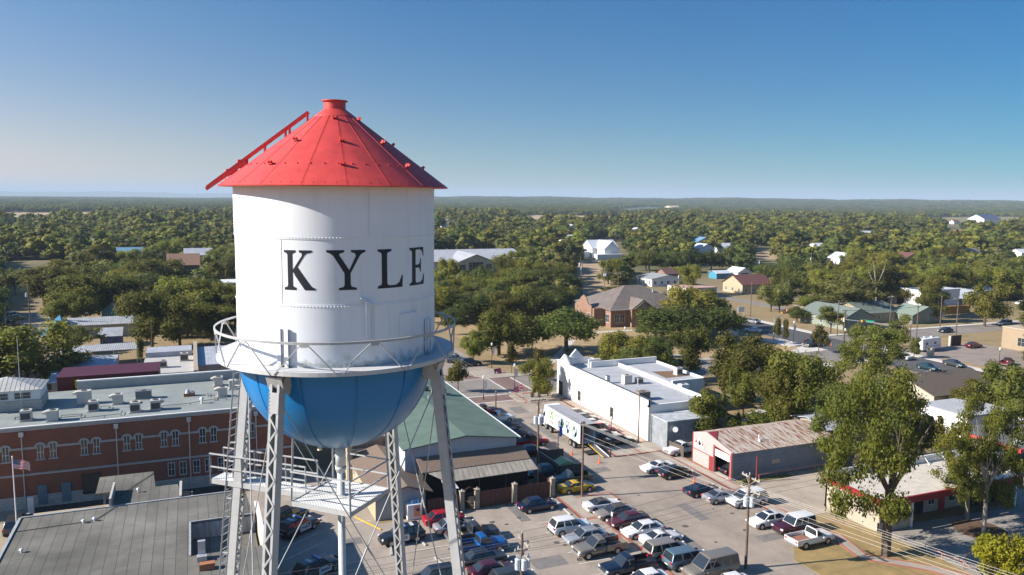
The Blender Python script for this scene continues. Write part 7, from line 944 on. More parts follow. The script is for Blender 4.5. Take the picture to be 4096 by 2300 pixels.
t = house('orange fenced yard store beside the white square building', 224, 236, 178, 179, 2.2, 2.4, 'f', mat('orange_wall',(.55,.25,.06),.7), mat('orange_wall',(.55,.25,.06),.7), 'orange_wall', 'wall', wins=[]); house('blue grey metal shed behind the orange wall', 258, 276, 196, 206, 4, 5, 'x', mat('blue_metal_wall',(.25,.30,.36),.6), WR2, 'shed', 'shed', wins=[])
house('white flat building with blue roof at the far right', 290, 322, 196, 214, 4.2, 4.6, 'f', W2, mat('blue_white_roof',(.5,.57,.66),.5), 'building', 'building'); house('orange tiled house in the trees at right', 640, 668, 500, 520, 6, 11, 'h', W2, mat('orange_tile',(.36,.17,.10),.9), 'house', 'house', wins=[]); house('white farmhouse with blue roof beyond the far right field', 1210, 1250, 900, 930, 9, 16, 'x', W2, mat('blue_metal_roof',(.07,.09,.16),.5), 'farmhouse', 'house', wins=[])
house('white gabled house just right of the tank rim in the woods', 262, 280, 850, 868, 6, 12, 'y', W2, mat('dark_roof2',(.1,.09,.09),.8), 'house', 'house', wins=[]); house('brown roofed house in the right hand woods', 322, 338, 262, 274, 4, 7, 'h', W2, mat('brown_roof3',(.18,.14,.11),.9), 'house', 'house'); house('tan farm buildings on the far ridge field', 1500, 1540, 2250, 2290, 10, 16, 'x', mat('farm_tan',(.55,.45,.33),.8), mat('farm_roof',(.45,.36,.3),.8), 'farm_building', 'farm building', wins=[])
house('red barn wall glimpsed between trees on the right', 268, 276, 300, 306, 4, 5, 'f', mat('barn_red2',(.4,.08,.05),.8), WR2, 'barn', 'barn', wins=[])
t = thing('ticket_kiosk', 'tiny white gabled booth on brick posts near the highway', 'kiosk', (133,170,0)); obj('roof', gable(MB(), 131.5,135,168,171.5,2.6,4.3,'y',.4), WHITE, t); obj('wall', gwall(MB(), 131.7,134.8,168.1,171.4,2.5,4.1,'y'), W2, t)
# ================================================================ VEHICLES (front towards +X, origin on the ground)
TYRE = mat('tyre_rubber', (.015,.015,.016), .85); RIM = mat('alloy_rim', (.45,.46,.48), .3, metal=.7); CARG = mat('car_glass', (.02,.025,.03), .05, spec=.9, coat=.3)
HL = mat('headlight', (.75,.77,.8), .1, spec=.8); TL = mat('tail_light', (.45,.01,.015), .25); PL = mat('black_plastic', (.02,.02,.022), .6)
def paint(name, c, r=.28, metal=0.0): return mat('paint_'+name, c, r, coat=.6, metal=metal, spec=.5)
BASEP = paint('base', (.5,.5,.5))
def loft(mb, st, flat=False):
    """st: list of (x, halfwidth, zlow, zbelt, ztop) -> closed body with rounded shoulders"""
    st = np.array(st, float); t0 = np.arange(len(st)); tt = np.linspace(0, len(st)-1, (len(st)-1)*3+1); out = []
    for k in tt:
        i = min(int(k), len(st)-2); f = k-i; p0, p1, p2, p3 = st[max(i-1,0)], st[i], st[i+1], st[min(i+2,len(st)-1)]
        q = .5*((2*p1)+(-p0+p2)*f+(2*p0-5*p1+4*p2-p3)*f*f+(-p0+3*p1-3*p2+p3)*f**3); q[0] = p1[0]+(p2[0]-p1[0])*f; out.append(q)
    st = out; R_ = []
    for x, w, zl, zb, zt in st:
        c = [(-w*.93, zl), (-w, zl+(zb-zl)*.35), (-w*.985, zb), (-w*.9, zt-.02), (-w*.55, zt), (w*.55, zt), (w*.9, zt-.02), (w*.985, zb), (w, zl+(zb-zl)*.35), (w*.93, zl)]
        R_.append([(x, y, z) for y, z in c])
    n = 10; V = [p for r in R_ for p in r]; F = []
    for j in range(len(R_)-1):
        for i in range(n): a = j*n+i; b_ = j*n+(i+1) % n; F.append((a, b_, b_+n, a+n))
    F += [tuple(range(n))[::-1], tuple(range((len(R_)-1)*n, len(R_)*n))]
    F = [f[::-1] for f in F]; return mb.add(V, F)
def wheel(root, x, y, r=.33, w=.22):
    s_ = 1 if y > 0 else -1; mb = MB(); mb.tube((x, y-s_*w, r), (x, y, r), r, n=18); t = obj('wheel', mb, TYRE, root, world=False)
    mb = MB(); mb.tube((x, y, r), (x, y+s_*.012, r), r*.62, n=14); mb.tube((x, y+s_*.012, r), (x, y+s_*.03, r), r*.2, n=8)
    obj('rim', mb, RIM, t, world=False)
def arches(root, xs, y, r=.41):
    for x in xs:
        for s_ in (-1, 1):
            mb = MB(); P = [(x+r*math.cos(a*math.pi/12), s_*(y+.004), max(.2, .33+r*math.sin(a*math.pi/12))) for a in range(0, 13)]; P2 = [(a, s_*(y-.3), c) for a, b_, c in P]
            mb.quad(*(P if s_ < 0 else P[::-1])); obj('wheel_arch', mb, PL, root, world=False)
def cabin(root, x0, x1, x2, x3, zb, zt, wb, wt, bodym, glassx=None, rear=True, splits=(.5,)):
    """greenhouse: base x0..x3, roof x1..x2 (x0 = rear). Painted shell with separate glass panes"""
    mb = MB(); zr = zt; P = [(x0,-wb,zb),(x3,-wb,zb),(x3,wb,zb),(x0,wb,zb),(x1,-wt,zr),(x2,-wt,zr),(x2,wt,zr),(x1,wt,zr)]
    e = .13; q = [(x1+e,-wt+e,zr+.05),(x2-e,-wt+e,zr+.05),(x2-e,wt-e,zr+.05),(x1+e,wt-e,zr+.05)]
    mb.add(P+q, [(0,1,5,4),(1,2,6,5),(2,3,7,6),(3,0,4,7),(4,5,9,8),(5,6,10,9),(6,7,11,10),(7,4,8,11),(8,9,10,11)]); cb_ = obj('cabin', mb, bodym, root, world=False, smooth=True); bm_ = bmesh.new(); bm_.from_mesh(cb_.data); bmesh.ops.bevel(bm_, geom=list(bm_.edges), offset=.045, segments=2, affect='EDGES', profile=.5); bm_.to_mesh(cb_.data); bm_.free(); cb_.data.polygons.foreach_set('use_smooth', [True]*len(cb_.data.polygons))
    def pane(a, b_, c, d, name, ins=.1, off=.012):
        a, b_, c, d = map(Vector, (a, b_, c, d)); n_ = (b_-a).cross(d-a).normalized()*off; m_ = (a+b_+c+d)/4
        def sh(p): return p+(m_-p)*ins+n_
        return obj(name, MB().quad(sh(a), sh(b_), sh(c), sh(d)), CARG, root, world=False)
    V_ = P
    pane(V_[1], V_[2], V_[6], V_[5], 'windscreen', .09)
    if rear: pane(V_[3], V_[0], V_[4], V_[7], 'rear_window', .12)
    xs = [0]+list(splits)+[1]
    for a, b_ in zip(xs, xs[1:]):
        def L(p, q_, f): return tuple(p[i]+(q_[i]-p[i])*f for i in range(3))
        pane(L(V_[0],V_[1],a), L(V_[0],V_[1],b_), L(V_[4],V_[5],b_), L(V_[4],V_[5],a), 'side_window', .13)
        pane(L(V_[3],V_[2],b_), L(V_[3],V_[2],a), L(V_[7],V_[6],a), L(V_[7],V_[6],b_), 'side_window', .13)
def lights(root, xf, xr, w, zf, zr, plate=True):
    for s_ in (-1, 1):
        obj('headlight', MB().box(xf-.12, xf+.012, *sorted((s_*w*.6, s_*w*.93)), zf-.07, zf+.07), HL, root, world=False)
        obj('tail_light', MB().box(xr-.012, xr+.1, *sorted((s_*w*.62, s_*w*.95)), zr-.09, zr+.09), TL, root, world=False)
        obj('mirror', MB().box(xf-1.75, xf-1.6, *sorted((s_*(w*.97), s_*(w+.17))), .92, 1.04), BASEP, root, world=False)
    obj('grille', MB().box(xf-.05, xf+.015, -w*.5, w*.5, zf-.18, zf-.02), PL, root, world=False); obj('number_plate', MB().box(xr-.02, xr, -.25, .25, .5, .64), TRIMW, root, world=False)
def mk_sedan(name='sedan', L=4.75, W=.9, H=1.44, coupe=False):
    t = thing(name, 'x', 'car'); h = L/2; zb, zh = .84, .93
    obj('body', smooth=True, world=False, m=BASEP, parent=t, mb=loft(MB(), [(-h,.72*W,.38,.62,.86),(-h+.12,.93*W,.28,.74,.97),(-h+.7,W,.22,zb,1.0),(-h+1.5,W,.2,zb,.98),(.6,W,.2,zb,.96),(h-1.2,W,.2,zb-.02,.92),(h-.5,.96*W,.22,.72,.82),(h-.1,.85*W,.28,.6,.7),(h,.7*W,.34,.5,.6)]))
    if coupe: cabin(t, -h+.75, -h+1.7, .15, .95, .94, H-.08, W*.9, W*.66, BASEP, splits=(.42,))
    else: cabin(t, -h+.55, -h+1.25, .3, 1.12, .94, H, W*.92, W*.68, BASEP)
    arches(t, (-h+.95, h-.92), W)
    for x in (-h+.95, h-.92):
        for s_ in (-1, 1): wheel(t, x, s_*(W+.012))
    lights(t, h-.03, -h+.02, W, .63, .8); return register(t)
def mk_suv(name='suv', L=4.7, W=.93, H=1.7, van=False, old=False):
    t = thing(name, 'x', 'suv' if not van else 'minivan'); h = L/2
    obj('body', smooth=True, world=False, m=BASEP, parent=t, mb=loft(MB(), [(-h,.85*W,.4,.85,1.02),(-h+.1,.97*W,.3,.98,1.08),(-h+.8,W,.24,1.0,1.08),(.6,W,.22,.98,1.06),(h-1.15,W,.24,.93,1.03),(h-.45,.96*W,.28,.85,.96),(h-.08,.88*W,.34,.72,.86),(h,.76*W,.4,.6,.74)]))
    if van: cabin(t, -h+.05, -h+.35, .55, 1.55, 1.04, H, W*.95, W*.76, BASEP, splits=(.33,.66))
    elif old: cabin(t, -h+.06, -h+.22, .35, .85, 1.04, H, W*.95, W*.82, BASEP, splits=(.4,.68))
    else: cabin(t, -h+.1, -h+.5, .3, 1.05, 1.04, H, W*.94, W*.74, BASEP, splits=(.36,.66))
    obj('bumper', MB().box(-h-.05,-h+.12,-W*.85,W*.85,.35,.55).box(h-.1,h+.05,-W*.8,W*.8,.3,.5), PL, t, world=False)
    arches(t, (-h+.95, h-.95), W, .45)
    for x in (-h+.95, h-.95):
        for s_ in (-1, 1): wheel(t, x, s_*(W+.012), .36)
    lights(t, h-.02, -h, W, .8, .95); return register(t)
def mk_pickup(name='pickup', L=5.5, W=.96, H=1.78, ext=True):
    t = thing(name, 'x', 'pickup'); h = L/2; xb = -.35 if ext else .1
    obj('body', smooth=True, world=False, m=BASEP, parent=t, mb=loft(MB(), [(xb-.02,W,.4,.98,1.1),(h-1.5,W,.38,.98,1.1),(h-1.1,W,.38,.96,1.08),(h-.15,.97*W,.4,.9,1.02),(h,.9*W,.45,.8,.94)]))
    mb = MB(); mb.box(-h,xb-.03,-W,-W+.08,.5,1.12); mb.box(-h,xb-.03,W-.08,W,.5,1.12); mb.box(-h,-h+.07,-W+.081,W-.081,.5,1.1); mb.box(-h+.05,xb,-W+.081,W-.081,.5,.62); obj('cargo_bed', mb, BASEP, t, world=False)
    obj('bed_floor', MB().box(-h+.08,xb-.04,-W+.09,W-.09,.621,.64), PL, t, world=False)
    cabin(t, xb, xb+.08, h-2.25, h-1.5, 1.09, H, W*.93, W*.78, BASEP, splits=(.36,) if ext else ())
    obj('bumper', MB().box(-h-.12,-h,-W*.9,W*.9,.5,.68).box(h-.02,h+.1,-W*.9,W*.9,.42,.62), RIM, t, world=False)
    arches(t, (-h+1.15, h-.98), W, .46)
    for x in (-h+1.15, h-.98):
        for s_ in (-1, 1): wheel(t, x, s_*(W+.012), .38, .24)
    lights(t, h-.01, -h, W, .85, .9); return register(t)
def mk_van(name='conversion_van'):
    t = thing(name, 'x', 'van'); L, W = 5.6, 1.0; h = L/2
    obj('body', smooth=True, world=False, m=BASEP, parent=t, mb=loft(MB(), [(-h,.93*W,.42,1.05,1.2),(-h+.2,W,.34,1.1,1.22),(h-1.6,W,.32,1.1,1.22),(h-1.1,W,.34,1.02,1.14),(h-.2,.95*W,.38,.9,1.02),(h,.85*W,.44,.75,.88)]))
    cabin(t, -h+.04, -h+.2, h-2.05, h-1.2, 1.18, 2.15, W*.96, W*.82, BASEP, splits=(.26,.52,.76))
    arches(t, (-h+1.2, h-1.0), W, .45)
    for x in (-h+1.2, h-1.0):
        for s_ in (-1, 1): wheel(t, x, s_*(W+.012), .37)
    lights(t, h-.02, -h, W, .82, 1.0); return register(t)
V = {'sedan': mk_sedan(), 'coupe': mk_sedan('coupe', 4.7, .9, 1.38, True), 'suv': mk_suv(), 'minivan': mk_suv('minivan', 5.0, .97, 1.76, van=True), 'oldsuv': mk_suv('sport_utility', 4.8, .97, 1.85, old=True), 'pickup': mk_pickup(), 'pickup1': mk_pickup('old_pickup', 5.2, .96, 1.72, False), 'van': mk_van()}
PC = dict(white=(.66,.66,.66), silver=(.34,.35,.37), tan=(.24,.21,.17), dkred=(.07,.006,.01), red=(.30,.008,.016), maroon=(.05,.006,.014), dkblue=(.006,.009,.035), blue=(.006,.08,.26), black=(.012,.013,.015), yellow=(.50,.31,.003), dkgrey=(.05,.055,.06), dkgreen=(.035,.045,.035), navy=(.006,.011,.026), teal=(.006,.035,.045), bluegrey=(.12,.18,.22), champ=(.29,.25,.21), orange=(.5,.1,.02))
GP = 'vehicles parked in the car park'; GS = 'vehicles parked along the main street'; GF = 'vehicles on the far streets'; GT = 'patrol vehicles in the yard'
# kind, colour, x, y, heading deg, label, group
CARS = [('sedan','dkblue',36.1,79.6,2,'dark blue sedan parked beside the red brown patio fence',GP),('suv','white',36.9,72.7,0,'white crossover parked between blue sedan and silver sedan',GP),('sedan','silver',37.3,69.9,180,'silver sedan parked nose out between white crossover and tan pickup',GP),
('pickup','tan',37.4,67.0,181,'tan silver pickup with green tinted windscreen, empty bed at the brick walk',GP),('pickup','navy',38.0,62.4,181,'very dark blue pickup parked alone, front of the lower lot',GP),('sedan','white',38.1,59.4,180,'white sedan cut off by the picture edge below the dark blue pickup',GP),
('coupe','white',43.2,76.9,0,'long white classic convertible with a dark grey folded top',GS),('sedan','champ',43.4,74.4,180,'silver beige sedan between white convertible and dark red sedan',GS),('sedan','dkred',43.7,71.9,180,'dark red sedan parked nose towards the brick walk',GS),('sedan','white',43.9,69.2,181,'modern white sedan parked beside the dark red sedan',GS),('coupe','white',44.6,66.8,2,'older white coupe parked next to the tan minivan',GS),
('minivan','champ',43.5,63.9,0,'tan minivan with rear window towards the brick walk',GS),('minivan','bluegrey',44.3,61.5,0,'blue grey minivan between tan minivan and brown van',GS),('van','tan',45.1,58.9,181,'brown grey high roofed conversion van with side windows',GS),('sedan','white',45.0,55.9,180,'white car roof below the conversion van at the picture edge',GS),
('coupe','white',56.4,85.7,180,'white sporty coupe angled in front of the pink garage',GS),('sedan','black',57.3,83.1,2,'black sedan beside the white sporty coupe near orange cones',GS),('coupe','navy',56.9,76.7,2,'dark navy classic two door with chrome bumper near the cones',GS),('coupe','silver',57.8,74.1,2,'silver grey notchback coupe beside the navy classic',GS),('minivan','white',60.0,72.0,180,'white minivan behind the wooden utility pole',GS),
('sedan','white',58.3,66.4,180,'white sedan with black sunroof left of the maroon utility',GS),('oldsuv','maroon',59.9,64.0,180,'maroon two tone utility with white roof',GS),('pickup1','white',59.2,60.9,2,'old white pickup with rusty bed beside the straw lawn',GS),('pickup','white',63.6,90.6,184,'white pickup nosing out beside the pink garage',GS),('pickup1','white',66.6,93.6,180,'white work lorry half hidden behind the white pickup by the trees',GS),
('sedan','black',57.4,97.6,0,'black sedan on the street side of the white building walk',GS),('sedan','dkgrey',56.6,100.4,0,'dark grey car behind the black sedan by the white building',GS),('suv','red',57.4,103.4,0,'red car roof showing behind the dark cars at the lorry',GS),('sedan','silver',57.6,106.2,0,'silver car beside the white wall behind the lorry trailer',GS),('sedan','black',57.8,109.6,0,'black car at the white wall near the middle window',GS),('sedan','champ',58.0,112.6,0,'beige car at the white wall beyond the lorry roof',GS),
('sedan','black',65.6,81.0,0,'dark car with round tail lights inside the open garage bay','cars inside the garage'),('van','white',82.6,98.0,200,'white van parked under trees behind the garage',GS),('coupe','yellow',42.9,82.2+.9,0,'bright yellow coupe with black bonnet beside the utility pole',GS),('pickup1','dkgreen',43.6,85.7,180,'old dark olive pickup beside the bin enclosure',GS),('sedan','teal',41.3,89.6,180,'dark teal car inside the board fenced enclosure',GS),
('pickup','red',44.6,101.4,0,'red pickup with black bed cover at the green roof edge',GS),('sedan','dkred',43.4,97.6,0,'dark red car below the red pickup by the shingle roof',GS),('sedan','dkgrey',44.0,106.2,0,'grey car half hidden by the green roof above the red pickup',GS),('sedan','black',44.2,110.2,0,'black car roof just past the green roof edge',GS),('pickup','white',44.6,114.6,0,'white pickup with open bed beyond the green roof',GS),('pickup','red',43.8,119.2,0,'red and black pickup beyond the rooftop cooling units',GS),
('suv','silver',52.6,161.2,0,'silver blue car in the row beside the shaded park','x'),('suv','black',54.6,156.2,0,'black utility nearest the corner beside the shaded park','x'),('sedan','blue',52.6,165.4,0,'blue car behind the silver one under the park trees','x'),('sedan','white',52.5,170,0,'pale car half seen past the gallery rail','x'),
('sedan','red',24.8,79.8,0,'bright red sedan against the short patio fence',GP),('sedan','silver',25.3,77.3,0,'silver sedan next to the bright red sedan',GP),('pickup','dkgrey',26.4,74.7,0,'dark grey pickup with tan load in its bed behind the tower leg',GP),('pickup','blue',26.2,71.8,0,'bright blue pickup parked past the tower leg',GP),('sedan','black',25.6,69.1,0,'black sedan with lit tail lights below the blue pickup',GP),('sedan','maroon',25.5,66.5,0,'dark plum sedan below the black sedan',GP),('suv','dkgrey',26.6,63.9,0,'charcoal utility cut off at the picture edge beside the plum sedan',GP),('suv','black',19.7,66.8,180,'black car with pale windscreen at the bottom edge by the tower',GP),
('suv','black',19.3,77.0,184,'black and white patrol utility facing the yellow kerb line',GT),('suv','black',9.5,83.2,35,'black and white patrol utility in the shade, white door lettered',GT),('suv','black',10.0,72.8,30,'black and white patrol utility at the bottom edge with roof numbers',GT),('suv','black',8.8,86.4,35,'plain black utility behind the shaded patrol utility',GT),('suv','dkgrey',-18.6,94.6,90,'dark utility with red tail light beside the flagpole',GF),
('oldsuv','white',-50.6,262,225,'white lorry cab front at the far left car park',GF),('pickup','dkred',-46.6,246,250,'dark red pickup at the far left below the white lorry',GF),('sedan','white',-49.3,251,230,'pale blue white car at the left picture edge',GF),
('suv','white',221,155.4,180,'white crossover driving on the grey road at far right',GF),('sedan','black',193,152.5,186,'black sedan driving on the road beside the lawn',GF),('sedan','dkred',179.4,133.6,0,'dark red car parked by the black sign panel',GF),('pickup1','dkred',167,116.2,20,'red and orange pickup at the right side of the office car park',GF),('sedan','dkgrey',154.8,119.6,270,'grey car facing the camera on the highway pavement ramp',GF),('sedan','teal',146,119,270,'dark teal car just beyond the brown roof ridge',GF),('sedan','white',150.4,129.6,90,'white car on the dark highway beside the tall tree',GF),
('sedan','white',272,186,180,'white car parked at the far right edge of the town',GF),('sedan','white',141.6,173.6-3,120,'pale car in tree shade at the highway edge',GF),('sedan','silver',152.2,183.4,90,'silver car going away on the upper highway',GF),('pickup','dkgreen',141.5,148.8,200,'dark pickup turning at the signal crossing',GF),('sedan','yellow',-47.6,259,10,'small yellow vehicle behind the pole at the far left',GF),('sedan','red',230,143,0,'dark red car partly behind the tan office',GF),('sedan','silver',100.5,143.0-2,0,'white car glimpsed under trees on the cross street',GF),('sedan','dkgrey',-3.4,97.2,0,'dark car in the alley below the brick hall with a white bar on its roof',GF),('suv','red',240,196,40,'dark red hatchback beside the green roofed cottage',GF)]
used = set()
for kd, c, x, y, hd, lb, gp in CARS:
    pm = paint(c, PC[c], metal=.35 if c in ('silver','bluegrey','champ','tan','dkgrey') else 0)
    if gp == 'x': gp = 'vehicles parked beside the park'
    rc = {'paint_base': pm}
    o = copy_tree(V[kd], (x, y, .022), math.radians(hd), lb, gp, rc)
    def part_of(nm): return [q for q in o.children if q.name.split('.')[0] == nm]
    def ext(nm, mb, m): return obj(nm, mb, m, o, world=False)
    if 'convertible' in lb: 
        q = part_of('cabin')[0]; q.material_slots[0].material = mat('soft_top', (.05,.048,.05), .9)
    if 'black bonnet' in lb: ext('bonnet', MB().add([(1.1,-.7,.955),(2.2,-.62,.80),(2.2,.62,.80),(1.1,.7,.955)], [(0,1,2,3)]), paint('black', PC['black']))
    if 'white roof' in lb: part_of('cabin')[0].material_slots[0].material = paint('white', PC['white'])
    if 'bed cover' in lb: ext('bed_cover', MB().box(-2.65,-.42,-.86,.86,1.1,1.14), PL)
    if 'tan load' in lb: ext('load', MB().box(-2.4,-1.2,-.5,.3,.65,.95), mat('tan_load',(.4,.28,.14),.9))
    if 'sunroof' in lb: ext('sunroof', MB().box(-.6,.1,-.4,.4,1.486,1.495), CARG)
    if 'rusty bed' in lb: ext('bed_load', MB().box(-2.3,-.3,-.7,.7,.65,.8), mat('rust',(.25,.11,.07),.9,.3,3))
    if gp == GT and 'plain' not in lb:
        for s_ in (-1, 1):
            dr = ext('front_door', MB().box(-.55,.95,*sorted((s_*.92,s_*.94)),.4,1.02), paint('white', PC['white']))
            tx = text('POLICE', .32, BLACKM, dr, (0,0,0), (math.radians(90),0,0 if s_ < 0 else math.pi)); tx.location = (.2, s_*.945, .75)
            ext('window_surround', MB().box(-.5,.75,*sorted((s_*.88,s_*.9)),1.05,1.1), paint('white', PC['white']))
        ext('light_bar', MB().box(-.25,-.02,-.62,.62,1.76,1.86), mat('light_bar_blue',(.15,.25,.5),.2))
        ro_ = ext('roof_marking', MB().box(-1.3,-1.29,-.01,.01,1.74,1.75), TRIMW); tx = text('1805' if 'bottom' in lb else '1808', .5, TRIMW, ro_, (0,0,0), (0,0,math.radians(90))); tx.location = (-1.0,0,1.752)
        ext('push_bar', MB().box(2.36,2.42,-.4,.4,.4,.95), BLACKM)
def drop(o):
    for c in list(o.children): drop(c)
    bpy.data.objects.remove(o)
for o in V.values(): drop(o)      # the master vehicles are not part of the town
# long delivery lorry
tk = thing('delivery_lorry', 'white articulated lorry with US lettering, open rear and yellow edged ramp', 'lorry', (51.5,103,.02)); LW = 1.28; LX = 51.5
obj('trailer', MB().box(LX-LW,LX+LW,96.3,96.4,1.2,1.25).box(LX-LW,LX-LW+.05,96.3,107.4,1.2,3.9).box(LX+LW-.05,LX+LW,96.3,107.4,1.2,3.9).box(LX-LW,LX+LW,107.35,107.4,1.2,3.9).box(LX-LW+.051,LX+LW-.051,96.3,107.34,1.2,1.3), WHITE, tk)
obj('trailer_roof', MB().box(LX-LW,LX+LW,96.3,107.4,3.9,3.96), mat('trailer_roof_grey',(.33,.33,.345),.6,.08,.6), tk)
obj('frame', MB().box(LX-.5,LX+.5,96.5,107.2,.8,1.18), DARK, tk); obj('rear_frame', MB().box(LX-LW-.02,LX-LW+.1,96.2,96.3,.6,3.98).box(LX+LW-.1,LX+LW+.02,96.2,96.3,.6,3.98).box(LX-LW,LX+LW,96.2,96.3,3.75,3.98), DARK, tk)
tq = text('US', 1.6, mat('lime_green',(.09,.27,.01),.5), tk, (LX-LW-.01,106.1,2.85), (math.radians(90),0,math.radians(-90)), sx=.8); tq = text('FOODS', .5, mat('soft_red',(.35,.05,.04),.5), tk, (LX-LW-.01,106.0,1.75), (math.radians(90),0,math.radians(-90)))
for g_ in range(3):
  mb = MB()
  for i in range(16): y = 97.2+g_*2.2+rng.random()*1.5; z = 1.5+rng.random()*1.3; s_ = .15+rng.random()*.35; mb.box(LX-LW-.008,LX-LW-.003,y,y+s_,z,z+s_*1.3)
  obj('side_graphic', mb, mat('graphic_blue',(.13,.24,.29),.6), tk)
obj('side_slogan', MB().box(LX-LW-.008,LX-LW-.003,99.6,100.8,3.25,3.45).box(LX-LW-.008,LX-LW-.003,101.6,102.6,3.2,3.42).box(LX-LW-.008,LX-LW-.003,103.2,104.4,3.2,3.42), mat('slogan_grey',(.2,.22,.25),.6), tk)
for y in (98.3,99.5,106.3):
    for s_ in (-1, 1): w_ = obj('wheel', MB().tube((LX+s_*(LW-.35),y,.5),(LX+s_*(LW-.02),y,.5),.5,n=18), TYRE, tk); obj('rim', MB().tube((LX+s_*(LW-.02),y,.5),(LX+s_*LW,y,.5),.28,n=12), RIM, w_)
cab = obj('cab', MB().slabxy([(107.8,.6),(110.8,.6),(110.8,1.7),(109.5,1.9),(109.1,2.8),(108.7,3.9),(107.8,3.9)], LX-1.15, LX+1.15, 'x'), WHITE, tk)
obj('cab_window', MB().slabxy([(108.5,2.0),(109.3,2.0),(109.0,2.75),(108.5,2.75)], LX-1.17, LX-1.155, 'x'), CARG, cab); obj('windscreen', MB().add([(LX-1.0,109.52,1.95),(LX+1.0,109.52,1.95),(LX+1.0,109.14,2.8),(LX-1.0,109.14,2.8)], [(0,3,2,1)]), CARG, cab)
for y in (108.2,110.1):
    for s_ in (-1, 1): w_ = obj('wheel', MB().tube((LX+s_*.85,y,.5),(LX+s_*1.17,y,.5),.5,n=18), TYRE, tk); obj('rim', MB().tube((LX+s_*1.17,y,.5),(LX+s_*1.19,y,.5),.28,n=12), RIM, w_)
rp_ = obj('ramp', MB().add([(LX-.1,96.1,1.15),(LX+.75,96.1,1.15),(LX+1.5,92.8,.08),(LX+.65,92.8,.08)], [(0,3,2,1)]).add([(LX-.1,96.1,1.08),(LX+.75,96.1,1.08),(LX+1.5,92.8,.02),(LX+.65,92.8,.02)], [(0,1,2,3)]), mat('ramp_grey',(.16,.15,.15),.7), tk)
obj('ramp_edge', MB().bar((LX-.12,96.1,1.2),(LX+.63,92.8,.13),.08,.1), YEL, rp_); obj('ramp_edge', MB().bar((LX+.77,96.1,1.2),(LX+1.52,92.8,.13),.08,.1), TRIMW, rp_); obj('tail_lift', MB().box(LX-1.0,LX+.9,94.5,96.0,.15,.25), DARK, tk)
# travel trailer
rv = thing('travel_trailer', 'white travel trailer parked in the office car park', 'caravan', (165,135,0), math.radians(8)); obj('body', loft(MB(), [(-3.8,1.15,.6,1.6,3.1),(-3.6,1.25,.5,1.6,3.2),(3.2,1.25,.5,1.6,3.2),(3.6,1.2,.7,1.6,3.0),(3.8,1.1,1.0,1.8,2.7)]), WHITE, rv, world=False)
for x, y in ((-2.2,-1),(1.2,-1),(0,1)): obj('window', MB().box(x-.4,x+.4,*sorted((y*1.255,y*1.27)),1.7,2.3), CARG, rv, world=False)
obj('window', MB().box(-3.83,-3.79,-.3,.3,1.8,2.2), CARG, rv, world=False); obj('stripe', MB().box(-3.6,3.4,-1.268,-1.256,1.25,1.35), mat('stripe_blue',(.1,.15,.3),.5), rv, world=False)
for x in (-.6,.3): 
    for s_ in (-1, 1): wheel(rv, x, s_*1.27, .34)
for x in (-1.2,1.4): obj('roof_unit', MB().box(x-.35,x+.35,-.3,.3,3.2,3.5), TRIMW, rv, world=False)
# ================================================================ TREES
LEAF = {'o': leafmat('live_oak_leaves', (.068,.094,.019), (.155,.175,.036), .38), 'e': leafmat('elm_leaves', (.108,.126,.018), (.25,.24,.042), .42), 'm': leafmat('mesquite_leaves', (.105,.12,.028), (.225,.225,.06), .3), 't': leafmat('pecan_leaves', (.095,.122,.016), (.225,.235,.038), .15), 's': leafmat('street_tree_leaves', (.055,.068,.012), (.16,.135,.028), .2)}
BARK = mat('bark', (.10,.075,.055), .95, .3, 4, stretch=(1,1,.3), bump=.4); BARKL = mat('pale_bark', (.30,.26,.21), .9, .3, 3, stretch=(1,1,.3))
def lobes(kind, rs):
    L = []
    if kind == 'o':
        for i in range(15): a = rs.random()*6.283; r = .36*math.sqrt(rs.random()); L.append((r*math.cos(a), r*math.sin(a), .48+.28*rs.random()-r*.55, .08+.14*rs.random()**1.3, .10+.09*rs.random()))
        L.append((0,0,.56,.28,.24))
    elif kind in 'em':
        for i in range(17): a = rs.random()*6.283; z = .26+.58*rs.random(); rr = .38*math.sqrt(max(.06, 1-((z-.52)/.44)**2)); r = rr*math.sqrt(rs.random()); L.append((r*math.cos(a), r*math.sin(a), z, .06+.15*rs.random()**1.5, .07+.10*rs.random()))
        L.append((0,0,.52,.25,.27))
    elif kind == 't':
        for i in range(64): a = rs.random()*6.283; z = .26+.66*rs.random(); rr = .40*math.sqrt(max(.08, 1-((z-.55)/.48)**2)); r = rr*math.sqrt(rs.random()); L.append((r*math.cos(a), r*math.sin(a), z, .05+.045*rs.random(), .04+.03*rs.random()))
    else:
        for i in range(9): a = rs.random()*6.283; z = .42+.42*rs.random(); r = .26*rs.random(); L.append((r*math.cos(a), r*math.sin(a), z, .13+.07*rs.random(), .13+.05*rs.random()))
    return L
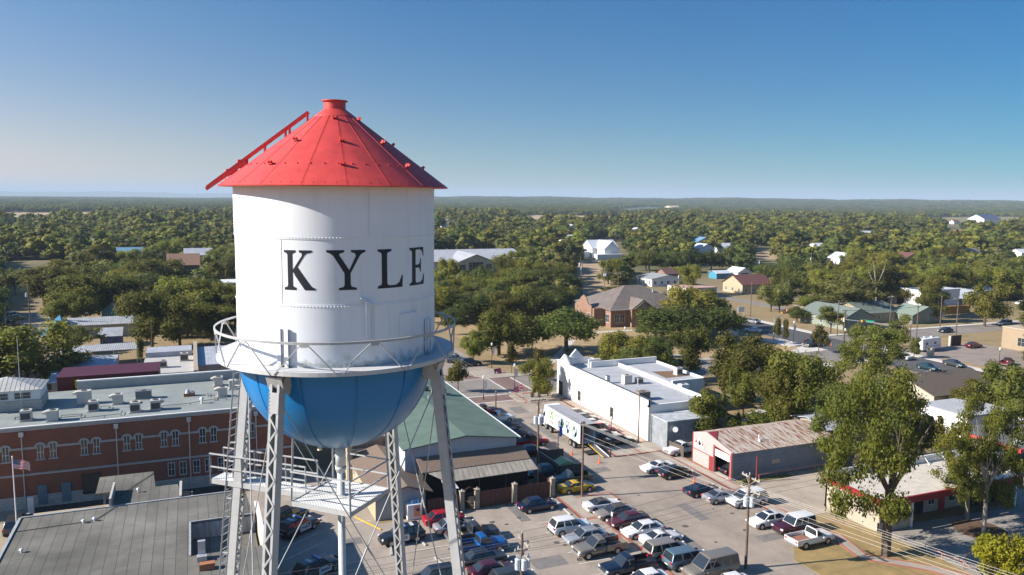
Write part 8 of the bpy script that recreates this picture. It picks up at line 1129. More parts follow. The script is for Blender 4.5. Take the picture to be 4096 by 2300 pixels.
def crown_mesh(kind, seed, n, leaf, core=.72):
    """unit tree crown (height 1, spread 1): small leaf clumps through many uneven lobes; leaf = clump size in tree units"""
    rs = np.random.default_rng(seed); L = lobes(kind, rs); w = np.array([l[3]**2 for l in L]); w /= w.sum(); idx = rs.choice(len(L), n, p=w); A_ = np.array(L)[idx]
    d = rs.normal(size=(n,3)); d /= np.linalg.norm(d, axis=1)[:,None]; rad = rs.random(n)**.33; rad = np.where(rs.random(n) < (.3 if kind == 't' else .14), rad*(1.45 if kind == 't' else 1.25), rad)
    lump = 1+.18*np.sin(d[:,0]*7+A_[:,0]*40)*np.sin(d[:,1]*6+A_[:,1]*31)
    c = A_[:,:3]+d*np.stack([A_[:,3], A_[:,3], A_[:,4]], 1)*(rad*lump)[:,None]
    keep = c[:,2] > .12; c, d = c[keep], d[keep]; n = len(c)
    nr = d+rs.normal(size=(n,3))*.75+np.array([0,0,.35]); nr /= np.linalg.norm(nr, axis=1)[:,None]
    t = np.cross(nr, rs.normal(size=(n,3))); t /= np.linalg.norm(t, axis=1)[:,None]; bt = np.cross(nr, t); s_ = leaf*(.6+.8*rs.random(n))[:,None]
    P = np.stack([c+t*s_*.62, c+bt*s_*.4, c-t*s_*.55, c-bt*s_*.45], 1).reshape(-1, 3)
    F = np.arange(n*4).reshape(-1, 4); verts = [P]; faces = [F]; o = n*4
    if core:
        for l in L:
            u = []; 
            for j in range(1, 5):
                for i in range(7): a = i*6.283/7+j*.4; ph = j*math.pi/5; k = core*(.85+.3*rs.random()); u.append((l[0]+l[3]*k*math.sin(ph)*math.cos(a), l[1]+l[3]*k*math.sin(ph)*math.sin(a), l[2]+l[4]*k*math.cos(ph)))
            f = [(o+j*7+i, o+j*7+(i+1) % 7, o+(j+1)*7+(i+1) % 7, o+(j+1)*7+i) for j in range(3) for i in range(7)]
            verts.append(np.array(u)); faces.append(np.array(f)[:, ::-1]); o += 28
    Vv = np.concatenate(verts).astype(np.float32); Ff = np.concatenate(faces).astype(np.int32); me = bpy.data.meshes.new('crown_'+kind)
    me.vertices.add(len(Vv)); me.vertices.foreach_set('co', Vv.ravel()); me.loops.add(len(Ff)*4); me.loops.foreach_set('vertex_index', Ff.ravel()); me.polygons.add(len(Ff)); me.polygons.foreach_set('loop_start', np.arange(0, len(Ff)*4, 4, dtype=np.int32)); me.update(calc_edges=True); me.materials.append(LEAF[kind]); return me
def trunk_mesh(kind, seed):
    r = random.Random(seed); mb = MB(); th = {'o': .022, 'e': .018, 'm': .018, 't': .024, 's': .014}[kind]; fork = {'o': .25, 't': .34, 's': .4}.get(kind, .3)
    mb.tube((0,0,-.01), (r.uniform(-.01,.01), r.uniform(-.01,.01), fork), th*1.25, th, n=8)
    for i in range({'t': 9, 'o': 7}.get(kind, 5)):
        a = i*2.4+r.random(); l = r.uniform(.16,.30); z1 = r.uniform(.5,.8); mid = (l*.45*math.cos(a), l*.45*math.sin(a), fork+(z1-fork)*.45); end = (l*math.cos(a), l*math.sin(a), z1)
        mb.tube((0,0,fork-.02), mid, th*.55, th*.4, n=6); mb.tube(mid, end, th*.4, th*.12, n=5)
        e2 = (mid[0]+r.uniform(-.1,.1), mid[1]+r.uniform(-.1,.1), z1+.08); mb.tube(mid, e2, th*.28, th*.08, n=5)
    return mb.mesh('trunk_'+kind, BARKL if kind == 't' else BARK)
SPEC = {'o': (9000, .027), 'e': (9000, .026), 'm': (5000, .028), 't': (19000, .0165), 's': (1500, .052)}
NV = {'o': 4, 'e': 5, 'm': 3, 't': 4, 's': 3}
CM = {k: [crown_mesh(k, 100+i*7+ord(k), *SPEC[k], core=0 if k in 't' else .6) for i in range(NV[k])] for k in SPEC}
TM = {k: [trunk_mesh(k, i) for i in range(NV[k])] for k in SPEC}
NM = {'o': ('oak_tree', 'oak'), 'e': ('elm_tree', 'elm'), 'm': ('mesquite_tree', 'mesquite'), 't': ('pecan_tree', 'pecan'), 's': ('street_tree', 'street tree')}
DESC = {'o': ('dark green wide crowned oak', 'almost black green spreading oak', 'low broad deep green oak', 'deep green oak with lumpy crown'), 'e': ('mid green round elm', 'bright green bushy elm', 'full leafy olive green elm', 'sunlit yellow green elm'), 'm': ('thin pale olive tree', 'feathery light green tree', 'dry looking pale olive tree'), 't': ('tall airy yellow green tree', 'tall loose crowned tree with pale bark'), 's': ('small round street tree', 'slim young street tree')}
OWN = {'0': 'big yellow green tree filling the left edge beyond the ribbed roof lantern'}
TR = []
TREES += ';'+';'.join('e,%g,%g,%g,%g' % q for q in ((-2,212,9,11),(3.5,206,9,11),(-8,224,10,12),(-14,236,10,12),(-31,243,9,11),(-37,298,11,13),(-22,284,11,13),(-4,264,11,13),(8,243,11,12),(-46,325,12,14),(-27,262,10,12),(10,222,11,12),(122,176,13,15),(131,180,12,14),(94,103,10,12),(85.5,96.5,9,10),(97,121,8,9)))
for row in TREES.replace('\n', ';').split(';'):
    k, x, y, h, w = row.split(','); TR.append((k, float(x), float(y), float(h), float(w)))
# the tall trees in front stand 15 m high
FRONT = {(87.7,67.0): ('t', 78.8, 55.9, 16, 8.2, 'pale barked tree by the shaded forecourt island'), (67.6,63.5): ('t', 64.5, 55.9, 20.5, 11.0, 'tallest airy tree with thick trunk on the straw lawn, in front of the service station')}
occ = {}
MARKS = [((-21,113),'the brick hall roof lantern'),((-18,160),'the white sheet roofed sheds'),((-18,186),'the striped carport'),((-21,225),'the blue ended long shed'),((-21,252),'the teal gabled house'),((-4,393),'the brown roofed house'),((5,157),'the tan stone building'),((-75,300),'the far left road'),((-100,480),'the far left road bend'),((57,127),'the red stop sign corner'),((57,150),'the cars beside the park'),((75,170),'the shaded park'),((105,168),'the park picnic lawn'),((120,200),'the brick civic house'),((124,345),'the ribbed roof community building'),((150,395),'the back of the community building'),((236,425),'the crossing gabled white house'),((184,282),'the long white house'),((173,244),'the pink roofed block building'),((235,296),'the brown doored garage'),((202,248),'the cream house'),((254,254),'the red hip roofed house'),((183,188),'the cream cottage'),((133,170),'the tiny white booth'),((145,150),'the signal crossing'),((155,150),'the traffic lights'),((74,120),'the pale flat roof'),((85,100),'the white van behind the garage'),((72,92),'the pink garage'),((80,72),'the service station'),((108,70),'the red edged canopy'),((123,98),'the brown hip roofed hall'),((113,85),'the white block building'),((165,135),'the travel trailer'),((186,133),'the tan office'),((190,178),'the green roofed bungalow'),((240,200),'the white square building'),((267,200),'the blue grey metal shed'),((292,256),'the pale gabled house on the right'),((330,268),'the far brown roofed house'),((305,205),'the far right blue roofed building'),((212,155),'the grey east road'),((272,300),'the red barn'),((390,430),'the tan clearing'),((45,300),'the flat white building'),((270,858),'the far white gabled house'),((-60,440),'the shaded car park at far left'),((-40,560),'the dark oak belt at left'),((170,460),'the upper middle woods'),((300,380),'the upper right woods'),((330,330),'the far upper right woods'),((0,470),'the upper left woods'),((100,300),'the civic woods'),((430,300),'the far right woods'),((400,240),'the far right field edge')]
BUSHM = crown_mesh('e', 77, 12000, .03, core=.5); BUSHM.materials.clear(); BUSHM.materials.append(leafmat('yellow_green_leaves', (.17,.17,.012), (.34,.29,.02), .1))
DTM = TM['t'][1].copy(); DTM.materials.clear(); DTM.materials.append(BARK)
for i, (k, x, y, h, w) in enumerate(TR):
    lab = None
    h, w = h*1.08, w*(1.4 if x < 20 and y < 360 else 1.05 if 70 < x < 106 and 84 < y < 132 else 1.32)
    if (x, y) in FRONT: k, x, y, h, w, lab = FRONT[(x, y)]
    if i == 0: lab = OWN['0']
    v = (i*7+3) % NV[k]; t = empty(NM[k][0], (x, y, 0), (i*2.399) % 6.283); t.scale = (w, w, h)
    c = bpy.data.objects.new('crown', CM[k][v]); COL.objects.link(c); c.parent = t
    if (round(x, 1), round(y, 1)) == (64.5, 55.9): a_ = -((i*2.399) % 6.283); dx, dy = -2.3*math.cos(YAW), 2.3*math.sin(YAW); c.location = ((dx*math.cos(a_)-dy*math.sin(a_))/w, (dx*math.sin(a_)+dy*math.cos(a_))/w, 0)
    q = bpy.data.objects.new('trunk', TM[k][v]); COL.objects.link(q); q.parent = t
    if (x, y) == (69, 46.2): c.data = BUSHM; lab = 'bright yellow green tree filling the bottom right corner'; c.location.z = -.12
    if (x, y) == (64.5, 55.9): q.data = DTM; q.scale = (1.5, 1.5, 1)
    if lab is None:
        d2 = sorted(((x-a)**2+(y-b_)**2, nm, (a, b_)) for (a, b_), nm in MARKS)[0]; a, b_ = d2[2]
        dx, dy = x*math.cos(YAW)-y*math.sin(YAW)-(a*math.cos(YAW)-b_*math.sin(YAW)), x*math.sin(YAW)+y*math.cos(YAW)-(a*math.sin(YAW)+b_*math.cos(YAW))
        rel = ('beyond' if dy > 0 else 'in front of') if abs(dy) > abs(dx) else ('to the right of' if dx > 0 else 'to the left of')
        for var in range(40):
            de = DESC[k][(i+var) % len(DESC[k])]; size = ('tall ', 'squat ', 'narrow ', 'broad ', '')[(int(h*3)+var//4) % 5] if var else ''
            close = ('close ', 'a little way ', 'well ', 'just ')[min(3, int(math.sqrt(d2[0])/14))] if var < 20 else ('some way ',)[0]
            lab = f'{size}{de} {close}{rel} {d2[1]}'
            if len(lab.split()) > 16: lab = ' '.join(w for w in lab.split() if w not in ('some', 'way', 'little', 'looking', 'the', 'crowned', 'a'))
            if lab not in occ: break
        occ[lab] = occ.get(lab, 0)+1
    tag(t, lab, NM[k][1], {'s': 'young street trees', 't': 'tall airy trees on the right'}.get(k, 'trees in and around the town'))
# bare pale tree and shrubs
bt_ = thing('dead_tree', 'bare pale leafless tree standing out in the right hand woods', 'tree', (214,196,0)); mb = MB(); mb.tube((214,196,0),(213.6,196,8),.28,.2); 
for a, z in ((0,14),(1.2,16),(2.4,13.5),(3.6,15),(5,17)): mb.tube((213.6,196,7),(213.6+2.2*math.cos(a),196+2.2*math.sin(a),(z+7)/2+1),.14,.08,6); mb.tube((213.6+2.2*math.cos(a),196+2.2*math.sin(a),(z+7)/2+1),(213.6+3*math.cos(a),196+3*math.sin(a),z),.08,.02,5)
obj('trunk', mb, BARKL, bt_)
for i, (k, x, y, h, w, l) in enumerate((('e',64.5,79.1-1.6,1.2,2.2,'low weedy bush at the base of the garage corner'),('e',150,264,3.2,16,'long clipped dark hedge by the thin pale road'),('e',75.5,90,6.2,9,'bright green rounded tree against the white building rear'))):
    t = empty('bush', (x, y, 0)); t.scale = (w, w if i != 1 else 2.5, h); c = bpy.data.objects.new('foliage', CM[k][i % 3]); COL.objects.link(c); c.parent = t; c.location = (0,0,-.25 if i < 2 else -.1); tag(t, l, 'bush')
# ---------------- far woods: everything past the trees one can tell apart
def inside(p, poly):
    x, y = p; r = False; j = len(poly)-1
    for i in range(len(poly)):
        (x1, y1), (x2, y2) = poly[i], poly[j]
        if (y1 > y) != (y2 > y) and x < (x2-x1)*(y-y1)/(y2-y1)+x1: r = not r
        j = i
    return r
def hill(x, y):
    X = x*math.cos(YAW)-y*math.sin(YAW); Y = x*math.sin(YAW)+y*math.cos(YAW); d = math.hypot(X, Y); az = math.degrees(math.atan2(X, Y))
    side = 1/(1+math.exp(-(az+13)/2.5)); t = min(1, max(0, (d-2900)/3600)); s_ = t*t*(3-2*t)
    bump = 3.0*math.sin(az*.45+1)+2.2*math.sin(az*1.1+d/1400)+1.6*math.sin(az*2.3+d/700)+5*math.exp(-((az-17)/2.4)**2)+4*math.exp(-((az-24)/3.5)**2)
    return s_*(22+16*side+bump*(.35+.65*side)-2*(1-side)*8) if t > 0 else 0.0
near_pts = {}
for t_ in TR: near_pts.setdefault((int(t_[1]//14), int(t_[2]//14)), []).append((t_[1], t_[2], t_[4]))
FARH = [(596.6,846.1,'o','orange roofed house alone in the upper middle woods'),(996,1410,'w','tiny white house in the far woods below the horizon ridge'),(858,1318,'g','tiny pale house left of the far white one'),(1134,1471,'w','white speck of a house right of the far woods gap'),(822,1069,'w','small white house in the middle of the upper woods'),(305.5,420,'w','white house deep in the dark trees beyond the brown doored garage'),(336,436,'w','small white outbuilding beside the white house in dark trees'),(360,496,'b','blue grey roofed house behind the white outbuilding'),(402,421,'w','white round ended shed among the right hand trees'),(682,678,'g','grey roofed house far in the right hand woods'),(617,585,'w','low pale roof in the right hand woods'),(369,318,'r','dark red roofed house amid yellow trees'),(458,349,'g','brown grey roofed house with dark wall at right'),(555,508,'r','reddish roof showing over a low hedge in the woods'),(486,334,'w','white gabled house at the right picture edge'),(802,578,'g','pale house beyond the orange tiled one'),(852,590,'w','white roofed house by the far right field'),(331,328,'w','white house behind the bare pale tree'),(284,794,'w','tiny white roof in the woods right of the tank'),(383,765,'w','tall white shed in the upper middle woods'),(279,566,'w','white roof glimpsed above the community building woods'),(1128,2127,'o','tan farmhouse left of a pair beyond the long straw field'),(1212,2232,'o','tan farmhouse right of a pair beyond the long straw field'),(410,675,'w','white cottage beside the narrow far road'),(-333,1894,'w','white farmhouse at the far left field'),(-365,1950,'g','grey barn at the far left edge'),(-33,481,'b','blue roofed shed under the dark oaks at left'),(-42,434,'w','pale blue roof by the shaded car park at left'),(1304,1155,'w','low white building on the far right plain'),(1109,929,'g','grey house near the far right poles'),(1171,923,'r','brown roofed house near the far right field')]
def near_house(x, y):
    for hx, hy, c_, l_ in FARH:
        if abs(x-hx) > .22*abs(hx)+16 or y > hy+12 or y < hy*.78: continue
        for s_ in (1, 1.03, 1.06, 1.09, 1.12, 1.16, 1.2):
            if abs(x*s_-hx) < 10 and abs(y*s_-hy) < 10: return True
    return False
pts = []
def try_add(D, azd, sz, kind):
    X = D*math.sin(math.radians(azd)); Y = D*math.cos(math.radians(azd)); x, y = town(X, Y)
    gx, gy = int(x//14), int(y//14)
    if D < 560:
        for a in (-1,0,1):
            for b_ in (-1,0,1):
                for p in near_pts.get((gx+a, gy+b_), ()):
                    if (p[0]-x)**2+(p[1]-y)**2 < (.33*(p[2]+sz))**2: return
    if D < 2600 and near_house(x, y): return
    for poly in CLEAR.values():
        for s_ in (1.0, 1.1, 1.22):
            if inside((x*s_, y*s_), poly): return
    pts.append((x, y, hill(x, y)-.3, sz, kind))
def patch(x, y): return math.sin(x/61+1)*math.sin(y/73)+.6*math.sin(x/23+y/31)
def patch(x, y): return math.sin(x/61+1)*math.sin(y/73)+.6*math.sin(x/23+y/31)
for q in EXTRA.split(';'):
    k, x, y, w = q.split(','); x, y, w = float(x), float(y), float(w)
    if not near_house(x, y) and patch(x, y) < 1.2: pts.append((x, y, 0, w*1.5, 'oem'.index(k)))
for i in range(1500):          # the woods go on behind the tower
    az = rng.uniform(-18.4, -6.8); d_ = math.sqrt(rng.random()*(505**2-178**2)+178**2); x, y = town(d_*math.sin(math.radians(az)), d_*math.cos(math.radians(az))); w_ = 10+6*rng.random()
    if 40 < x < 61 and y < 340 or 4 < x < 27 and 280 < y < 306 or y < 172 or any((x-p[0])**2+(y-p[1])**2 < (.33*(w_+p[3]))**2 for p in pts): continue
    pts.append((x, y, 0, w_, int(rng.integers(0, 3))))
D = 505.0
while D < 1500:
    gap = 9.5 if D < 800 else 12.5; n_ = int(math.radians(76)*D/gap)
    for i in range(n_):
        az = -38+76*(i+rng.random())/n_; d2 = D+rng.random()*gap
        if d2 < 520 and (az > 34 or -12 > az and d2 < 360): pass
        X = d2*math.sin(math.radians(az)); Y = d2*math.cos(math.radians(az)); x, y = town(X, Y); f = patch(x, y)
        if f > .82: continue
        kind = 0 if f > .25 else (2 if f < -.55 else 1)
        if rng.random() < .25: kind = int(rng.integers(0, 3))
        sz = (11+12*rng.random()**1.5 if kind != 2 else 9+6*rng.random())*(1 if D < 800 else 1.2); try_add(d2, az, sz, kind)
    D += gap*.92
while D < 7200:
    gap = 17 if D < 2600 else 17*(D/2600)**1.6; n_ = int(math.radians(74)*D/gap)
    for i in range(n_):
        az = -37+74*(i+rng.random())/n_; d2 = D+rng.random()*gap; try_add(d2, az, (18+8*rng.random())*(1 if D < 2600 else (D/2600)**.75), 3+int(rng.integers(0, 2)))
    D += gap*1.05
print('far wood points', len(pts))
def grove(seed):
    rs = np.random.default_rng(seed); me = bpy.data.meshes.new('grove'); Vs, Fs, o = [], [], 0
    for j in range(6):
        k = 'oem'[int(rs.integers(0, 3))]; src = SMALL[k][j % 2]; n = len(src.vertices); co_ = np.empty(n*3, np.float32); src.vertices.foreach_get('co', co_); co_ = co_.reshape(-1, 3)
        a = rs.random()*6.283; r = .38*math.sqrt(rs.random()); s_ = .42+.2*rs.random(); co_ = co_*np.array([s_, s_, .75+.35*rs.random()])+np.array([r*math.cos(a), r*math.sin(a), 0]); m_ = len(src.polygons); lv = np.empty(m_*4, np.int32); src.loops.foreach_get('vertex_index', lv); Vs.append(co_); Fs.append(lv+o); o += n
    Vv = np.concatenate(Vs).astype(np.float32); Ff = np.concatenate(Fs); me.vertices.add(len(Vv)); me.vertices.foreach_set('co', Vv.ravel()); me.loops.add(len(Ff)); me.loops.foreach_set('vertex_index', Ff); me.polygons.add(len(Ff)//4); me.polygons.foreach_set('loop_start', np.arange(0, len(Ff), 4, dtype=np.int32)); me.update(calc_edges=True); me.materials.append(LEAF['e' if seed % 2 else 'o']); return me
SMALL = {k: [crown_mesh(k, 900+i, 420, .095, core=.8) for i in range(2)] for k in 'oem'}
FARM = [SMALL['o'][0], SMALL['e'][0], SMALL['m'][0], grove(1), grove(2)]
FARO = [bpy.data.objects.new('far_crown_source', m_) for m_ in FARM]        # mesh sources, never linked to the scene
me = bpy.data.meshes.new('woodland_points'); me.vertices.add(len(pts)); me.vertices.foreach_set('co', np.array([p[:3] for p in pts], np.float32).ravel())
for nm, vals, ty in (('tsize', [p[3] for p in pts], 'FLOAT'), ('tkind', [p[4] for p in pts], 'INT'), ('tspin', list(rng.random(len(pts))*6.283), 'FLOAT'), ('thigh', [((.56+.26*rng.random()) if p[4] < 3 else (.42+.12*rng.random()))*(1 if p[3] < 27 else 27/p[3]) for p in pts], 'FLOAT')):
    at = me.attributes.new(nm, ty, 'POINT'); at.data.foreach_set('value', vals)
wood = bpy.data.objects.new('woodland', me); COL.objects.link(wood); tag(wood, 'endless wooded plain of mixed green trees reaching the hazy horizon', 'woodland', kind='stuff')
ng = bpy.data.node_groups.new('woodland_scatter', 'GeometryNodeTree'); ng.interface.new_socket('Geometry', in_out='INPUT', socket_type='NodeSocketGeometry'); ng.interface.new_socket('Geometry', in_out='OUTPUT', socket_type='NodeSocketGeometry')
N = ng.nodes; gi = N.new('NodeGroupInput'); go_ = N.new('NodeGroupOutput'); jn = N.new('GeometryNodeJoinGeometry')
def attr(nm, ty): a = N.new('GeometryNodeInputNamedAttribute'); a.data_type = ty; a.inputs[0].default_value = nm; return [s_ for s_ in a.outputs if s_.enabled][0]
aS, aK, aR, aH = attr('tsize', 'FLOAT'), attr('tkind', 'INT'), attr('tspin', 'FLOAT'), attr('thigh', 'FLOAT')
mu = N.new('ShaderNodeMath'); mu.operation = 'MULTIPLY'; ng.links.new(aS, mu.inputs[0]); ng.links.new(aH, mu.inputs[1])
cs = N.new('ShaderNodeCombineXYZ'); ng.links.new(aS, cs.inputs[0]); ng.links.new(aS, cs.inputs[1]); ng.links.new(mu.outputs[0], cs.inputs[2])
cr = N.new('ShaderNodeCombineXYZ'); ng.links.new(aR, cr.inputs[2])
for i, fo in enumerate(FARO):
    oi = N.new('GeometryNodeObjectInfo'); oi.inputs['Object'].default_value = fo; oi.inputs['As Instance'].default_value = False
    cp = N.new('FunctionNodeCompare'); cp.data_type = 'INT'; cp.operation = 'EQUAL'
    A_ = [s_ for s_ in cp.inputs if s_.enabled]; ng.links.new(aK, A_[0]); A_[1].default_value = i
    ip = N.new('GeometryNodeInstanceOnPoints'); ng.links.new(gi.outputs[0], ip.inputs['Points']); ng.links.new(cp.outputs[0], ip.inputs['Selection']); ng.links.new(oi.outputs['Geometry'], ip.inputs['Instance']); ng.links.new(cr.outputs[0], ip.inputs['Rotation']); ng.links.new(cs.outputs[0], ip.inputs['Scale']); ng.links.new(ip.outputs[0], jn.inputs[0])
ng.links.new(jn.outputs[0], go_.inputs[0]); md = wood.modifiers.new('scatter', 'NODES'); md.node_group = ng
FC = {'w': ((.72,.72,.72),(.55,.57,.6)), 'g': ((.6,.58,.55),(.2,.19,.18)), 'o': ((.6,.5,.4),(.40,.2,.12)), 'r': ((.6,.55,.5),(.14,.06,.05)), 'b': ((.5,.55,.6),(.12,.25,.36))}
for i, (x, y, c, l) in enumerate(FARH):
    w_ = 5+i % 4; house(l, x-w_, x+w_, y-4.5, y+4.5, 4+i % 3*.5, 7+i % 2, 'xy'[i % 2], mat('far_wall_'+c, FC[c][0], .8), mat('far_roof_'+c, FC[c][1], .7), wins=['S'] if y < 600 else [])
# hills
mb = MB(); AZ = np.linspace(-42, 42, 260); DS = [2700,2900,3100,3300,3600,3900,4200,4600,5000,5500,6000,6500,7000,7600,8500,10000]
vs = []
for d in DS:
    for a in AZ:
        x, y = town(d*math.sin(math.radians(a)), d*math.cos(math.radians(a))); z = hill(x, y)+(.6 if d > 2750 else -1)
        if d > 7000: z -= (d-7000)/3000*20
        vs.append((x, y, z))
na = len(AZ); mb.add(vs, [(j*na+i, j*na+i+1, (j+1)*na+i+1, (j+1)*na+i) for j in range(len(DS)-1) for i in range(na-1)])
hm = mat('far_hill_woods', (.03,.05,.02), .95, col2=(.07,.09,.035), scale=.012, thr=(.4,.6)); h_o = struct('hills', mb, hm, smooth=True, label='low wooded rise along the horizon')
def ridge(name, d0, zt, azr, col, lab, seed):
    mb = MB(); r = random.Random(seed); ph = [r.uniform(0, 6) for _ in range(4)]; A2 = np.linspace(*azr, 160); P = []
    for k_, (dd, f) in enumerate(((0,0),(900,.75),(1800,1),(3600,.0))):
        for a in A2:
            x, y = town((d0+dd)*math.sin(math.radians(a)), (d0+dd)*math.cos(math.radians(a))); P.append((x, y, f*(zt+zt*.12*(math.sin(a*.7+ph[0])+.6*math.sin(a*1.9+ph[1])+.3*math.sin(a*5+ph[2])))-(2 if f == 0 else 0)))
    mb.add(P, [(j*160+i, j*160+i+1, (j+1)*160+i+1, (j+1)*160+i) for j in range(3) for i in range(159)]); struct(name, mb, col, smooth=True, label=lab)
ridge('distant_hills', 17000, 92, (-42, -6), mat('far_blue_hill', (.06,.075,.05), .95, col2=(.10,.10,.07), scale=.003), 'faint blue hills beyond the plain at left', 3)
ridge('distant_hills', 15000, 52, (-8, 42), mat('far_blue_hill', (.06,.075,.05), .95), 'faint far rise behind the wooded ridge', 5)
for (u0, v0, u1, v1, z, l) in (): pass
struct('dry_fields', MB().prism(CLEAR['field_left'], -.3, .05).prism(CLEAR['field_left2'], -.3, .05).prism(CLEAR['field_mid'], -.3, .05).prism(CLEAR['far1'], -.3, .05), mat('straw_field', (.36,.26,.155), .95, .12, .02), label='pale straw coloured fields among the woods')
struct('green_brown_field', MB().prism(CLEAR['field_right'], -.3, .05), mat('olive_field', (.19,.16,.06), .95, .15, .02)); struct('tan_clearing', MB().prism(CLEAR['clearing'], -.3, .06).prism(CLEAR['lot'], -.3, .03), mat('tan_clearing_soil', (.34,.24,.14), .95, .15, .1)); struct('far_road', MB().prism(CLEAR['road_n'], -.3, .08), ASPG); struct('far_track', MB().prism(CLEAR['track'], -.3, .08), CONC)
# ================================================================ POLES, WIRES, SIGNS, SMALL THINGS
INS = mat('porcelain_insulator', (.55,.56,.56), .35); XF = mat('transformer_grey', (.50,.55,.60), .4, .08, 3)
POLES = {}
def pole(key, label, x, y, h, arms=((-.5, 'x', 2.4),), xf=0, r=.15, m=WOODP, arm_x=0, group='wooden utility poles'):
    t = thing('utility_pole', label, 'utility pole', (x, y, 0), group=group); obj('pole', MB().tube((x,y,0),(x,y,h),r,r*.7,n=10), m, t)
    for dz, ax, ln_ in arms:
        z = h+dz; mb = MB(); mb.bar((x-(ln_/2 if ax == 'x' else .16), y-(ln_/2 if ax == 'y' else .16), z), (x+(ln_/2 if ax == 'x' else -.16 if False else .16)-(.32 if False else 0), y+(ln_/2 if ax == 'y' else -.16), z), .1, .12) if False else None
        d = Vector((1,0,0)) if ax == 'x' else Vector((0,1,0)); o_ = Vector((x,y,z))+Vector((d.y,d.x,0))*.17
        mb.bar(o_-d*ln_/2, o_+d*ln_/2, .1, .13); mb.bar(o_-d*ln_*.28, Vector((x,y,z-.7)), .04); mb.bar(o_+d*ln_*.28, Vector((x,y,z-.7)), .04); a_ = obj('crossarm', mb, mat('pale_crossarm',(.30,.27,.23),.85,.2,4), t); mb = MB()
        for f in (-.46,-.25,.25,.46): c = o_+d*ln_*f; mb.tube(c+Vector((0,0,.06)), c+Vector((0,0,.24)), .05, .035, n=8)
        obj('insulator', mb, INS, a_)
    obj('cap_pin', MB().tube((x,y,h),(x,y,h+.22),.045,n=8), INS, t)
    for i in range(xf):
        a = math.radians(200+i*70); c = Vector((x+.48*math.cos(a), y+.48*math.sin(a), h-2.6)); tr = obj('transformer', MB().tube(c-Vector((0,0,.45)), c+Vector((0,0,.45)), .24, n=14).tube(c+Vector((0,0,.45)), c+Vector((0,0,.52)), .26,.1, n=14), XF, t); obj('bushing', MB().tube(c+Vector((.08,0,.5)), c+Vector((.12,0,.8)), .035, n=6).tube(c+Vector((-.08,0,.5)), c+Vector((-.12,0,.8)), .035, n=6), INS, tr); 
    POLES[key] = (x, y, h); return t
pole('garage','tall wooden utility pole with three crossarms standing in the street near the maroon utility',49.2,58.8,9.6,((-.35,'y',2.6),(-1.6,'y',2.8),(-2.6,'x',2.8)),2)
pole('walk','wooden utility pole beside the yellow coupe with wires fanning to the right',42.7,81.1,9.5,((-.3,'x',.7),))
pole('lower','wooden pole with transformers low in the car park, cut by the bottom edge',25.0,58.2,7.8,((-.8,'y',2.2),(-1.9,'y',2.6),(-1.6,'x',1.2)),3)
pole('bin','dark utility pole with pale transformers in front of the delivery lorry',39.6,87.4,10.9,((-.15,'x',2.2),(-1.3,'y',1.6)),3)
pole('stub','short dark pole beside the rooftop units on the green roof',44.9,116,4.6,(),0,.13)
pole('white','thin dark pole against the white building wall',60.3,97.0,8.0,(),0,.12)
pole('park','tall bare brown pole at the park corner by the lamp',63.1,165.5,8.2,(),0,.14); pole('station','leaning brown pole with crossarm and transformers at the right edge',90.4,60.9,10.4,((-.3,'x',2.2),),2)
pole('hl1','pole behind the travel trailer, taller of the pair',177.8,149,8.6,((-.3,'x',1.8),)); pole('hl2','pole just left of the travel trailer',159.5,135.4,7.4,()); pole('hl3','tall pole with crossarm on the lawn beside the road',183,141.5,11.5,((-.4,'x',2.6),)); pole('hl4','pole in front of the orange wall',199.1,159.2,9,())
pole('hw1','pole in front of the green roofed bungalow with curved lamp arm',159.6,158.4,9.4,()); pole('hw2','tall crossarm pole at the signal crossing',145,141.7,10.2,((-.3,'x',2.4),),1); pole('hw3','pole with crossarm before the long green roofed house',185.4,164.5,9,((-.3,'x',2.4),)); pole('hw4','dark pole by the small white sign across the highway',159.8,194,10.5,())
pole('w1','pole with white transformer among the pale olive trees',264,280,12,(),1); pole('w2','thin pole near the brown doored garage',252,300.8,9,(),1); pole('m1','tall dark pole right behind the brick civic house',124,214,13,((-.4,'x',2),),0); pole('m2','tall pole on the open ground left of the white gabled house',130,251.6,15,(),1); pole('m3','pole with crossarm beyond the brick civic house',134,258,13,((-.6,'x',2.4),),1); pole('m4','pole with many transformers above the civic house ridge',137,246,11.5,((-.6,'x',2),),3); pole('m5','thin pole beside the pink roofed block building',162,236,11,(),1); pole('m6','pole beside the long low white house',163,262,10,(),0)
pole('l1','dark pole with transformer in front of the left hand trees',-38.4,224.7,13.5,(),1); pole('l2','thin grey pole at the far left edge',-41.1,211.7,9.5,(),0,.1); pole('l3','thin pole in the middle of the left hand trees',-24,430,16,((-.5,'x',2),)); pole('l4','short pole left of the striped carport',-29,205,6.5,(),0,.1); pole('l5','dark pole beside the slim conifer by the carport',-9,186,8.5,(),0,.12)
off = {'left': (-6,57.4,8.2), 'south': (45.5,34,9.2), 'east': (140,62,10), 'north': (38.5,150,10)}
def wire(label, a, b_, sag=.35, r=.014, m=None):
    a = Vector(a); b_ = Vector(b_); P = [a.lerp(b_, i/10)-Vector((0,0,sag*4*(i/10)*(1-i/10))) for i in range(11)]; tag(obj('overhead_wire', MB().path(P, r, 5), m or mat('grey_wire',(.16,.155,.15),.6)), label, 'wire', 'overhead wires')
WL = mat('bright_wire', (.42,.40,.36), .45)
